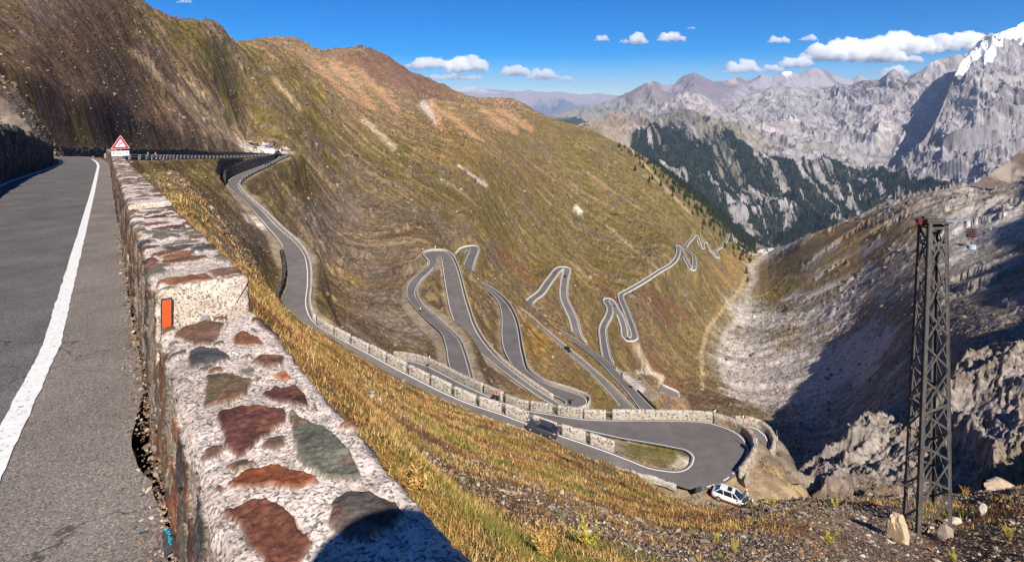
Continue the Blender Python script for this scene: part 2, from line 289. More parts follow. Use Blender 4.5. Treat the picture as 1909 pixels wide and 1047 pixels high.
def rbf_fit(px, py, pv, lam=0.004):
    d2 = (px[:, None] - px[None]) ** 2 + (py[:, None] - py[None]) ** 2
    K = 0.5 * d2 * np.log(d2 + 1e-12); K[np.diag_indices(len(px))] += lam
    Pm = np.stack([np.ones_like(px), px, py], 1); n = len(px)
    A = np.zeros((n + 3, n + 3)); A[:n, :n] = K; A[:n, n:] = Pm; A[n:, :n] = Pm.T
    return np.linalg.solve(A, np.concatenate([pv, np.zeros(3)]))
def rbf_eval(w_, px, py, qx, qy):
    out = np.zeros(qx.size); qx = qx.ravel(); qy = qy.ravel()
    for i in range(0, qx.size, 20000):
        d2 = (qx[i:i + 20000, None] - px[None]) ** 2 + (qy[i:i + 20000, None] - py[None]) ** 2
        out[i:i + 20000] = (0.5 * d2 * np.log(d2 + 1e-12)) @ w_[:-3] + w_[-3] + w_[-2] * qx[i:i + 20000] + w_[-1] * qy[i:i + 20000]
    return out
cx, cy = ctl[:, 0] / US, np.log(ctl[:, 2]) / LS
W_ = rbf_fit(cx, cy, ctl[:, 1])
# polar-graded grid of the real terrain: finer near the camera, but every vertex is a world position
U = np.concatenate([np.linspace(-1100, -40, 90), np.arange(-34, 1944, 1.9), np.linspace(1952, 2900, 90)])
LD = np.concatenate([np.arange(math.log(1.3), math.log(55), 0.0085), np.arange(math.log(55), math.log(330), 0.0031), np.arange(math.log(330), math.log(2400), 0.0052)])
gu = np.linspace(-1100, 2900, 260); gl = np.linspace(LD[0], LD[-1], 190)
GU, GL = np.meshgrid(gu / US, gl / LS)
base = rbf_eval(W_, cx, cy, GU, GL).reshape(GU.shape)
def bil(arr, xs, ys, qx, qy):                 # regular-grid lookup with cubic smoothing
    fx = np.interp(qx, xs, np.arange(len(xs))); fy = np.interp(qy, ys, np.arange(len(ys)))
    ix = np.clip(fx.astype(int), 0, len(xs) - 2); iy = np.clip(fy.astype(int), 0, len(ys) - 2); tx = fx - ix; ty = fy - iy
    return (arr[iy, ix] * (1 - tx) + arr[iy, ix + 1] * tx) * (1 - ty) + (arr[iy + 1, ix] * (1 - tx) + arr[iy + 1, ix + 1] * tx) * ty
UU, LL = np.meshgrid(U, LD)
VV = bil(base, gu, gl, UU, LL)
D_ = np.exp(LL); X = (UU - CU) / F * D_; Y = D_; Z = -(VV - HV) / F * D_
dS = np.hypot(np.diff(Y, axis=0), np.diff(Z, axis=0)); S = np.concatenate([Y[:1], Y[:1] + np.cumsum(dS, 0)], 0)
print('terrain base', X.shape, time.time() - T0)
NR, NC = X.shape
# ---- relief noise
sv = X * 0.38 + Y * 0.92; bv = X * 0.92 - Y * 0.38
right = sstep(0, 260, X - (0.33 * Y + 60)) * sstep(90, 200, Y)           # the slope right of the stream
right = np.clip(right, 0, 1)
far = sstep(100, 600, D_)
lf = (1 - right)
n1 = fbm(X / 90, Y / 90, 4, 3)
gul = aniso(sv / 26 + n1 * 1.2, bv / 210, 4, 11)
Z = Z + lf * sstep(110, 420, D_) * (gul * 4.5 + n1 * 2.5)
n2 = fbm(X / 7.0, S / 7.0, 5, 21, 0.55)
Ys = S
Z = Z + (0.10 + 0.9 * sstep(30, 260, D_)) * n2 * 0.9 * sstep(1.5, 14, D_)
sv2 = sv + 400; bv2 = bv + 300
n3 = ridge(sv2 / 60 + n1 * 0.5, bv2 / 260, 3, 31, 0.5)
outc = sstep(.57, .68, ridge(sv / 85 + n1 * 1.1, bv / 330 + n1 * .4, 3, 35, .5) + .10 * n2)
nearrock = sstep(300, 190, D_) * sstep(1440, 1540, UU) * sstep(75, 110, D_)
nearrock = nearrock * (D_ < 420)
a3 = X * .67 - Y * .74; b3 = X * .74 + Y * .67
rf = ridge(a3 / 24 + n1 * .8 + n2 * .1, b3 / 80, 3, 41, 0.55) * .74 + ridge(a3 / 7 + n2 * .3, b3 / 26, 5, 43, 0.6) * .26
nearbig = aniso(a3 / 26 + n1, b3 / 90, 3, 61)
Z = Z + right * (1 - nearrock) * ((n3 - 0.45) * 22 * sstep(90, 420, X - (0.33 * Y + 60)) + outc * (ridge(sv / 24 + n1 * .5 + n2 * .2, bv / 85, 5, 33, .5) + .5 * outc) * 6 + fbm(X / 9, S / 9, 3, 34, .6) * .9) * sstep(120, 500, D_) * sstep(0.05, 0.6, right) + nearrock * ((rf - 0.40) * 20 + nearbig * 9 + (ridge(a3 / 3.2, S / 6, 3, 63, .6) - .4) * 1.5)
m3 = ridge(sv / 11 + n2 * .35, bv / 26, 4, 45, .6) - .45
Z = Z + lf * sstep(70, 240, D_) * (m3 * 2.2 * (0.45 + 0.9 * sstep(-.2, .35, n1)) + fbm(X / 3.2, S / 3.2, 3, 47, .6) * .55)
Z = Z + sstep(16, 30, D_) * sstep(330, 200, D_) * (fbm(X / 1.3, S / 1.3, 3, 48, .65) * .22 + (ridge(X / 4.5, S / 4.5, 3, 49, .6) - .4) * .5)
bmk = sstep(1050, 1500, D_) * lf * sstep(1100, 950, UU)
Z = Z + bmk * ((ridge(X / 170, S / 170, 5, 131, .58) - .5) * 26 + (ridge(X / 45 + n1, bv / 160, 4, 133, .6) - .45) * 9)
# ---- grade the roads into it
PL = []
for name, (L_, R_) in list(ROADS.items()) + [('near', (NEAR_L, NEAR_R))]:
    c = (L_ + R_) / 2; h = np.linalg.norm((L_ - R_)[:, :2], axis=1) / 2
    if name == 'near': c = c.copy()
    if name == 'A': h = np.minimum(h, 6.0)
    for q, hh in zip(c, h): PL.append((q[0], q[1], q[2], hh))
    if name == 'A':
        for f_ in (0.15, 0.3, 0.7, 0.85):                                 # the wide apron of the hairpin
            for a_, b_ in zip(L_, R_):
                if np.linalg.norm(a_ - b_) > 8: q = a_ + (b_ - a_) * f_; PL.append((q[0], q[1], q[2], 2.2))
# flat places: car park, lay-by, grass island, shoulder of the hairpin
def pad(us, z, h, step=1.0):
    us = [Pz(u, v, z) for u, v in us]
    for a_, b_ in zip(us[:-1], us[1:]):
        n = max(2, int((b_ - a_).length / step))
        for k in range(n + 1): q = a_.lerp(b_, k / n); PL.append((q.x, q.y, q.z, h))
pad([(452, 272), (475, 272), (500, 277)], -24.8, 8)
pad([(456, 276), (480, 277), (515, 282)], -26.0, 8)
pad([(470, 282), (500, 284), (525, 286.5)], -26.8, 8)
pad([(1150, 832), (1200, 845), (1265, 855)], -46.7, 1.0)
pad([(1250, 912), (1275, 917), (1300, 922)], -46.95, 1.6)
pad([(1310, 925), (1345, 935), (1380, 930), (1400, 912)], -47.1, 4.0)
pad([(1175, 700), (1195, 722), (1205, 732)], -136.2, 5)
PL = np.array(PL)
best = np.full(X.shape, 1e9); zr = np.zeros_like(Z)
ux = CU + PL[:, 0] / PL[:, 1].clip(0.3) * F
for (px, py, pz, hh) in PL:
    if py < 0.8: 
        i0, i1, j0, j1 = 0, 300, 0, NC
        if py < -6: continue
    else:
        r = hh + 7.0
        i0 = np.searchsorted(LD, math.log(max(py - r, 1.31))); i1 = np.searchsorted(LD, math.log(py + r)) + 1
        ya = max(py - r, 1.0)
        ca = [(px + sx * r) / yy * F + CU for sx in (-1, 1) for yy in (ya, py + r)]
        j0 = max(0, np.searchsorted(U, min(ca)) - 1); j1 = min(NC, np.searchsorted(U, max(ca)) + 1)
    if i0 >= i1 or j0 >= j1: continue
    dd = np.hypot(X[i0:i1, j0:j1] - px, Y[i0:i1, j0:j1] - py) - hh
    b_ = best[i0:i1, j0:j1]; m_ = dd < b_
    b_[m_] = dd[m_]; zr[i0:i1, j0:j1][m_] = pz
cell = np.maximum(D_ * 0.0052, 0.25)
e = best - 0.75 - cell * 0.6
dzr = np.abs(zr - Z)
bl = sstep(0.0, 1.0, e / np.clip(dzr * 0.8 + 0.6, 0.8, 5.0))
near_m = best < 1e8
Z = np.where(near_m, (zr - 0.10 - 0.0012 * D_) * (1 - bl) + Z * bl, Z)
_gs = np.arange(.55, 2.3, .06)
for _s in _gs:
    _q = [np.interp(_s + 9, np.arange(len(PAR)), PAR[:, c]) for c in range(2)]; _m = np.hypot(X[:260] - _q[0], Y[:260] - _q[1]) < .16 + .05 * math.sin(_s * 7); Z[:260][_m] -= np.where(Z[:260][_m] > -2.4, .42, 0)
def ground(x, y):
    if y < 1.3: y = 1.31
    u = CU + x / y * F
    return float(bil(Z, U, LD, np.array([u]), np.array([math.log(y)]))[0])
def groundv(x, y):
    y = np.maximum(y, 1.31); return bil(Z, U, LD, CU + x / y * F, np.log(y))
# silhouettes report
vis = HV - Z / Y * F
print('graded', time.time() - T0)
# ---- colour of the ground (albedo) from zones + noise
ZN = []
def zone(u, v, a, b, f, r=70): ZN.append((u, v, *a, *b, f, r))
GR = (148, 123, 72); GR2 = (118, 106, 54); OR_ = (184, 142, 70); BR = (124, 100, 74); RS = (116, 90, 76); GS = (138, 124, 110); PG = (200, 190, 176); WG = (226, 218, 206); SAND = (190, 156, 112)
SP = """
30 60 RS BR .5;100 150 RS BR .35;200 200 RS RS .5;330 240 RS RS .5;250 130 BR RS .6;60 30 GS BR .5;160 60 BR RS .5;40 220 GS GR .3;150 240 RS GR .3;400 262 RS GS .3
300 60 GR2 BR .35;380 100 GR2 BR .25;480 130 GR2 BR .25;430 200 GR2 BR .3;330 140 BR SAND .4;380 215 GS SAND .5;430 245 GS SAND .6;500 200 GR2 BR .35;560 240 GR2 BR .4;620 280 GR2 BR .4
560 120 GR2 GR .3;600 180 GR2 GR .3;540 90 SAND BR .5;600 115 SAND BR .4;690 100 RS BR .6;680 130 BR RS .5;640 150 SAND SAND .4;720 170 SAND RS .4;760 150 RS BR .5;700 190 SAND GR .4;800 185 BR RS .6;760 220 GR SAND .4
830 220 GR SAND .3;900 195 SAND BR .5;950 205 SAND RS .4;900 230 GR GR .3;980 250 GR GR2 .4;850 260 GR OR_ .3;760 280 GR2 GR .4;700 330 GR2 BR .4;820 340 GR2 BR .3;920 330 GR GR2 .4;1000 320 GR BR .3;1080 300 GR2 GR .4;1150 330 GR2 GR .4
330 340 BR GR2 .4;400 380 BR GR2 .35;300 360 GR2 GR .4;450 430 BR GS .4;380 300 GR2 GR .3;500 350 BR GR2 .4;560 350 BR GR2 .4;600 400 BR GS .5;650 450 BR GS .5;700 500 GS BR .5;640 540 BR GR .3;700 600 BR GS .4;740 560 GS BR .5;560 300 GR2 BR .3
780 620 BR GS .4;820 660 BR BR .5;800 550 BR GR .4;640 390 GS BR .5;760 420 BR GS .5;800 400 BR GR2 .4;850 420 GR2 BR .4;900 450 GR GR2 .4;960 400 GR2 GR .5;1000 450 GR GR2 .5;1050 430 GR2 GR .4;900 700 BR GS .4;880 560 BR GR .4;920 640 BR GR .4
1000 640 GR OR_ .4;1050 700 GR BR .3;1020 690 SAND GR .5;1100 740 GR GR2 .4;960 500 GR BR .3;1030 560 GR RS .3;1080 520 GR GR2 .4;1130 500 GR2 GR .4;1200 450 GR2 GR .5;1250 400 GR2 GR .5;1180 380 GR2 GR .4;1300 420 GR2 GR .5;1350 430 GR2 GR2 .5
1230 560 GR2 RS .3;1280 600 GR2 RS .25;1240 640 GR RS .2;1300 640 GR GR2 .3;1330 560 GR GR2 .4;1380 500 OR_ GR .4;1200 660 GR BR .4;1250 700 GR RS .4;1300 700 GR BR .4;1290 740 RS BR .5;1240 760 BR GS .5;1340 740 BR GR .4;1400 760 GR BR .4
1400 600 PG WG .5;1440 590 WG GR .5;1480 640 PG GR .6;1400 700 PG WG .5;1500 700 PG GS .4;1450 730 GS PG .5;1550 650 PG GS .4;1500 590 BR PG .5;1600 620 PG GS .4;1520 740 PG GS .3;1620 560 PG BR .5;1560 530 BR PG .4;1460 530 GR BR .4
1480 480 GR BR .3;1560 460 GR BR .3;1620 430 BR PG .25;1680 400 BR PG .35;1540 500 GR BR .3;1600 480 GR BR .3;1750 380 PG BR .5;1850 360 PG BR .4;1700 480 BR PG .5;1800 430 PG PG .3;1880 400 PG PG .3;1650 520 PG BR .5;1420 460 GR GR2 .3
1550 850 LG GS .4;1650 820 LG GS .4;1800 780 LG GS .4;1880 700 LG GS .4;1750 860 LG GS .4;1800 600 GS GS .4;1900 500 GS GS .4;1700 650 GS GS .4;1480 850 GS GS .4;1450 900 SAND GS .4;1400 930 SAND GS .5;1340 940 SAND SAND .5;1420 890 SAND GS .5
1210 845 GR2 GR .3;1260 850 GR2 GR .4;1100 820 BR GR2 .3
500 600 GR OR_ .4;560 650 GR OR_ .4;620 700 GR OR_ .5;700 760 GR OR_ .4;800 820 OR_ GR .4;900 850 OR_ GR .4;760 730 GR GS .4;960 820 GS OR_ .4;1050 860 GS OR_ .4;1130 890 GS BR .4;1000 900 GS OR_ .4;1100 930 OR_ GS .4
700 880 OR_ GR2 .4;850 950 OR_ BR .4;950 1000 BR OR_ .4;1100 1010 OR_ BR .4;1250 960 GS BR .4;1300 1000 BR GS .5;1400 1000 GS BR .5;1500 980 SAND BR .5;1650 980 GS BR .5;1800 980 SAND BR .5;1900 960 BR GR .4;1850 1030 BR GR2 .4;1500 1040 BR GS .4;1200 920 GS OR_ .4
"""
env = dict(LG=(172, 160, 150), GR=GR, GR2=GR2, OR_=OR_, BR=BR, RS=RS, GS=GS, PG=PG, WG=WG, SAND=SAND)
for t in SP.replace('\n', ';').split(';'):
    k = t.split()
    if len(k) >= 5: zone(float(k[0]), float(k[1]), env[k[2]], env[k[3]], float(k[4]))
ZN = np.array(ZN)
zu = np.linspace(-40, 1950, 200); zv = np.linspace(-40, 1090, 120); ZU, ZV = np.meshgrid(zu, zv)
d2 = (ZU.ravel()[:, None] - ZN[None, :, 0]) ** 2 + (ZV.ravel()[:, None] - ZN[None, :, 1]) ** 2
wz = 1.0 / (d2 + 20 ** 2) ** 1.8; wz /= wz.sum(1)[:, None]
CA = np.stack([(wz @ lin(ZN[:, 2:5])[:, k]).reshape(ZU.shape) for k in range(3)], -1)
CB = np.stack([(wz @ lin(ZN[:, 5:8])[:, k]).reshape(ZU.shape) for k in range(3)], -1)
FB = (wz @ ZN[:, 8]).reshape(ZU.shape)
wu = UU + 14 * n1 * 3; wv = np.clip(vis, -40, 1090) + 10 * n2 * 2
ca = bil(CA, zu, zv, wu, wv) if False else np.stack([bil(CA[..., k], zu, zv, wu, wv) for k in range(3)], -1)
cb = np.stack([bil(CB[..., k], zu, zv, wu, wv) for k in range(3)], -1)
fb = bil(FB, zu, zv, wu, wv)
str_l = aniso(sv / 5.0 + n1 * 3 + n2 * .5, bv / 42, 5, 51, 0.7)
str_r = aniso(sv2 / 9.0 + n1 * 2, bv2 / 70, 5, 57, 0.7)
stripe = str_l * (1 - right) + str_r * right * (.2 + .5 * sstep(80, 350, X - (0.33 * Y + 60)))
stn = sstep(14, 90, D_)
hf = fbm(X / 1.9, S / 1.9, 4, 71, .65)
sel = stripe * stn * 0.65 + n2 * 0.45 + hf * 0.35
selr = sstep(-0.10, 0.12, sel - (0.5 - fb) * 0.55)
col = ca * (1 - selr[..., None]) + cb * selr[..., None]
# rocky knobs: steep, noisy places of the left slope
rk = ridge(X / 26, S / 26, 5, 81, 0.6)
rk2 = fbm(X / 70, Y / 70, 3, 83)
rm = sstep(0.53, 0.64, rk + 0.16 * rk2 + 0.05 * fbm(X / 3, S / 3, 3, 85)) * lf * sstep(120, 240, D_) * sstep(2300, 900, D_)
rm = rm * sstep(700, 560, vis) * (bl > 0.6)
Z = Z + rm * (ridge(X / 12, S / 12, 4, 87, .6)) * 4.2
rc = lin((128, 110, 92)) ; col = col * (1 - 0.75 * rm[..., None]) + rc * 0.75 * rm[..., None]
col = col * (0.86 + 0.28 * fbm(X / 13, S / 13, 4, 91)[..., None]) * 0.80
spk = np.clip(1 + 0.42 * fbm(X / 1.1, S / 1.1, 2, 93) + 0.30 * hf + 0.30 * stripe * stn, .4, 1.7)[..., None]
col = col * spk
tan = sstep(0.34, 0.50, aniso(sv / 7.5 + n1 * 2.5, bv / 60, 4, 95, .6) + .25 * fbm(X / 60, Y / 60, 3, 96)) * lf * sstep(150, 300, D_)
col = col * (1 - .5 * tan[..., None]) + lin((186, 156, 116)) * .78 * .5 * tan[..., None]
oc = outc * right * (1 - nearrock) * sstep(110, 200, D_); col = col * (1 - .7 * oc[..., None]) + lin((164, 152, 146)) * .8 * .7 * oc[..., None] * (1 + .5 * hf[..., None])
# road verges are pale grit
vg = sstep(1.6, 0.2, best - 0.2) * sstep(-0.6, 0.2, n2 + 0.5 * stripe + .25) * (D_ > 60)
col = col * (1 - 0.6 * vg[..., None]) + lin((176, 158, 134)) * 0.8 * 0.6 * vg[..., None]
wn1 = fbm(X / 30, S / 30, 3, 111); wn2 = fbm(X / 30 + 7, S / 30 + 3, 3, 112); WARP = [0.0]
def seg_d(us_, pts):
    UU = UU_ + wn1 * WARP[0]; vis = vis_ + wn2 * WARP[0] * .6
    out = np.full(UU.shape, 1e9, np.float32)
    for (a0, b0), (a1, b1) in zip(pts[:-1], pts[1:]):
        dx, dy = a1 - a0, b1 - b0; t = np.clip(((UU - a0) * dx + (vis - b0) * dy) / (dx * dx + dy * dy), 0, 1)
        out = np.minimum(out, np.hypot(UU - a0 - t * dx, vis - b0 - t * dy))
    return out
def paint(mask, c, k=.8):
    global col
    m_ = np.clip(mask, 0, 1)[..., None] * k; col = col * (1 - m_) + lin(c) * m_ * (0.85 + .5 * hf[..., None])
wob_px = 1 + .9 * stripe + .8 * n2; UU_ = UU; vis_ = vis
def pline(pts, wpx, c, k=.8, d0=0, d1=1e9, soft=1.0):
    dd = seg_d(None, pts); paint(sstep(wpx * (1 + soft), wpx * .4, dd * (1 + .5 * (wob_px - 1))) * (D_ > d0) * (D_ < d1), c, k)
def poly(pts, c, k=.85, d0=0, d1=1e9, f=3.0):
    WARP[0] = 60.0 if f > 7 else 0.0; UU = UU_ + wn1 * WARP[0]; vis = vis_ + wn2 * WARP[0] * .6
    ins = np.zeros(UU.shape, bool); n = len(pts)
    for i in range(n):
        (a0, b0), (a1, b1) = pts[i], pts[(i + 1) % n]
        if b0 == b1: continue
        cnd = ((b0 > vis) != (b1 > vis)) & (UU < (a1 - a0) * (vis - b0) / (b1 - b0) + a0); ins ^= cnd
    dd = seg_d(None, pts + [pts[0]]); sd = np.where(ins, dd, -dd)
    paint(sstep(-f, f, sd + f * .8 * (wob_px - 1)) * (D_ > d0) * (D_ < d1), c, k); WARP[0] = 0.0
# stream, trail, fans and scars of the valley
pline([(1425, 478), (1400, 495), (1408, 520), (1392, 545), (1398, 570), (1375, 598), (1352, 625), (1345, 660), (1350, 700), (1385, 735), (1430, 760)], 5, (196, 184, 170), .7, 420)
pline([(1392, 512), (1380, 540), (1345, 580), (1318, 615), (1308, 660), (1310, 725)], 3, (188, 168, 124), .7, 420)
for a_, w_ in (([(1385, 600), (1430, 588), (1500, 592), (1560, 575)], 7), ([(1400, 590), (1440, 605), (1500, 600)], 5), ([(1360, 640), (1420, 652), (1480, 640), (1550, 615)], 8), ([(1370, 655), (1440, 668), (1500, 655)], 8),
     ([(1430, 640), (1520, 610), (1600, 600)], 5), ([(1450, 560), (1520, 545), (1600, 505)], 3), ([(1440, 520), (1500, 515), (1600, 470)], 2.5), ([(1470, 570), (1560, 530), (1640, 500)], 3), ([(1540, 620), (1640, 560), (1720, 510), (1800, 470)], 6), ([(1600, 560), (1700, 490), (1790, 430), (1900, 390)], 4), ([(1500, 480), (1580, 452), (1680, 405)], 2.5), ([(1480, 545), (1560, 490), (1620, 440)], 4)):
    pline(a_, w_, (212, 200, 188), .75, 380)
poly([(1360, 690), (1400, 665), (1520, 655), (1640, 600), (1700, 580), (1690, 640), (1600, 720), (1480, 770), (1400, 745), (1360, 720)], (196, 182, 172), .85, 380, 800, 10)
for a_, c_ in (([(1450, 610), (1520, 600), (1560, 612), (1500, 640), (1440, 636)], (140, 116, 70)), ([(1420, 540), (1500, 520), (1560, 500), (1540, 540), (1440, 575)], (148, 120, 68)), ([(1500, 470), (1600, 430), (1640, 425), (1600, 470), (1500, 510)], (150, 120, 68)),
     ([(1640, 520), (1720, 480), (1740, 500), (1680, 545), (1600, 600), (1570, 610)], (146, 116, 70)), ([(1560, 470), (1640, 440), (1700, 440), (1640, 490), (1570, 520)], (150, 120, 70)), ([(1500, 440), (1640, 395), (1700, 378), (1660, 405), (1560, 440)], (156, 124, 68)), ([(1440, 490), (1480, 470), (1540, 480), (1500, 530), (1430, 560), (1410, 530)], (146, 122, 66)), ([(1620, 440), (1760, 400), (1740, 440), (1620, 480)], (146, 118, 72)), ([(1640, 600), (1720, 560), (1740, 580), (1680, 640)], (138, 110, 72))):
    poly(a_, c_, .8, 380, 2000, 14)
for a_, w_ in (([(1490, 650), (1530, 590), (1560, 580)], 9), ([(1530, 585), (1600, 540), (1620, 500)], 10), ([(1610, 470), (1640, 450)], 7), ([(1430, 478), (1480, 450), (1500, 440)], 5), ([(1500, 500), (1560, 455)], 6)):
    pline(a_, w_, (176, 164, 154), .7, 500)
# scars and screes of the long slope
pline([(250, 95), (300, 150), (370, 205), (430, 255), (465, 272)], 6, (176, 150, 120), .75, 150, 700)
pline([(340, 145), (378, 185)], 4, (196, 164, 122), .7, 250); pline([(510, 150), (560, 205)], 3, (190, 160, 120), .6, 250); pline([(680, 225), (735, 275)], 4, (204, 180, 146), .8, 500)
pline([(856, 312), (905, 345)], 3, (214, 196, 170), .8, 600); pline([(790, 195), (815, 225)], 6, (214, 196, 176), .8, 900); pline([(805, 190), (825, 245)], 4, (190, 140, 104), .8, 900)
pline([(800, 190), (860, 235), (900, 265)], 3, (196, 160, 112), .6, 900); pline([(1075, 388), (1082, 394)], 4, (226, 220, 206), .9, 600)
for a_ in ([(520, 100), (600, 175), (660, 210)], [(560, 95), (640, 170), (700, 205)], [(620, 120), (690, 190)], [(660, 120), (740, 205)], [(900, 205), (960, 245)], [(930, 205), (990, 240)], [(840, 215), (880, 250)]): pline(a_, 5, (196, 150, 110), .6, 600)
for a_ in ([(700, 100), (770, 150), (840, 180)], [(640, 110), (700, 130), (750, 160)]): pline(a_, 7, (128, 92, 74), .7, 900)
pline([(1170, 270), (1240, 350), (1290, 400)], 1.6, (190, 164, 124), .7, 700); pline([(1130, 420), (1200, 480), (1250, 520)], 1.5, (190, 164, 124), .5, 400)
poly([(450, 398), (480, 403), (497, 424), (488, 428), (462, 414)], (214, 196, 176), .9, 100, 260, 3)
poly([(1178, 640), (1192, 640), (1205, 668), (1216, 688), (1206, 690), (1190, 664)], (222, 206, 180), .95, 300, 620, 2)
pline([(1190, 693), (1215, 694), (1235, 702), (1232, 712)], 3.5, (214, 200, 176), .95, 250, 600)
poly([(1148, 688), (1162, 690), (1205, 724), (1196, 738), (1188, 730)], (196, 186, 172), .95, 150, 420, 2)
poly([(444, 268), (470, 266), (500, 275), (545, 287), (500, 290), (462, 290)], (212, 200, 184), .95, 180, 420, 2)
poly([(1290, 918), (1345, 903), (1372, 888), (1420, 880), (1500, 915), (1500, 940), (1380, 950), (1320, 945)], (186, 160, 124), .9, 50, 110, 6)
poly([(1260, 842), (1288, 852), (1284, 868), (1240, 872), (1260, 862)], (200, 186, 164), .8, 60, 90, 3)
poly([(1155, 828), (1200, 828), (1262, 842), (1268, 856), (1240, 866), (1180, 852)], (118, 108, 52), .75, 60, 90, 4)
pline([(1235, 722), (1250, 740), (1275, 770)], 9, (178, 142, 108), .6, 250, 500)
for a_ in ([(1205, 560), (1250, 600)], [(1170, 640), (1240, 700), (1300, 760)], [(930, 470), (990, 520)], [(1110, 520), (1150, 560)], [(1200, 540), (1280, 590)]): pline(a_, 6, (126, 78, 56), .45, 380)
col = np.clip(col, 0.01, 0.8)
terrain = np_mesh('terrain', np.stack([X, Y, Z], -1).reshape(-1, 3), grid_quads(NR, NC), M['ground'], col.reshape(-1, 3))
tag(terrain, kind='structure')
print('terrain mesh', time.time() - T0)

# ------------------------------------------------------------------ roads
def resample(p, step):
    p = np.array(p, float); s_ = np.concatenate([[0], np.cumsum(np.linalg.norm(np.diff(p, axis=0), axis=1))]); n = max(2, int(s_[-1] / step) + 1)
    q = np.linspace(0, s_[-1], n); return np.stack([np.interp(q, s_, p[:, k]) for k in range(3)], 1)
def uv_of(q): return CU + q[0] / q[1] * F, HV - q[2] / q[1] * F
def ribbon(name, A_, B_, mt, dz=0.0, n=5):
    t = np.linspace(0, 1, n)[None, :, None]
    g = A_[:, None, :] * (1 - t) + B_[:, None, :] * t; g[..., 2] += dz
    q = grid_quads(len(A_), n)
    o = np_mesh(name, g.reshape(-1, 3), q, mt); tag(o, kind='structure'); return o
def offset_in(A_, B_, o0, o1):
    d = B_ - A_; l = np.linalg.norm(d[:, :2], axis=1)[:, None] + 1e-9
    return A_ + d / l * o0, A_ + d / l * o1
for name, (L_, R_) in ROADS.items():
    dist = np.median(L_[:, 1]); lift = 0.02 + 0.0002 * dist
    ribbon('road', L_, R_, M['asphalt'], lift)
    wl = 0.16 if dist > 60 else 0.13
    wl = max(wl, dist * 0.0006); ins = 0.28
    for a_, b_ in ((L_, R_), (R_, L_)):
        i, j = offset_in(a_, b_, ins, ins + wl)
        if name == 'A' and a_ is L_:
            k0_ = int(np.argmin([abs(uv_of(q)[0] - 610) + 9 * (uv_of(q)[1] < 600) for q in L_[:len(L_) // 2]])); ribbon('road_marking', i[:k0_], j[:k0_], M['paint'], lift + .02, 2)                                    # dashed where the lay-by opens
            k = np.array([not (1290 < CU + q[0] / q[1] * F < 1372 and HV - q[2] / q[1] * F > 880) for q in a_])
            ks = np.where(~k)[0]; i0_, i1_ = ks[0], ks[-1]
            si, sj = resample(i[i0_:i1_ + 1], .25), resample(j[i0_:i1_ + 1], .25); nn_ = min(len(si), len(sj))
            for q0 in range(6, nn_ - 3, 11): ribbon('road_marking', si[q0:q0 + 6], sj[q0:q0 + 6], M['paint'], lift + .02, 2)
            ribbon('road_marking', i[i1_:], j[i1_:], M['paint'], lift + 0.012 + 0.0001 * dist, 2)
            continue
        ribbon('road_marking', i, j, M['paint'], lift + 0.012 + 0.0001 * dist, 2)
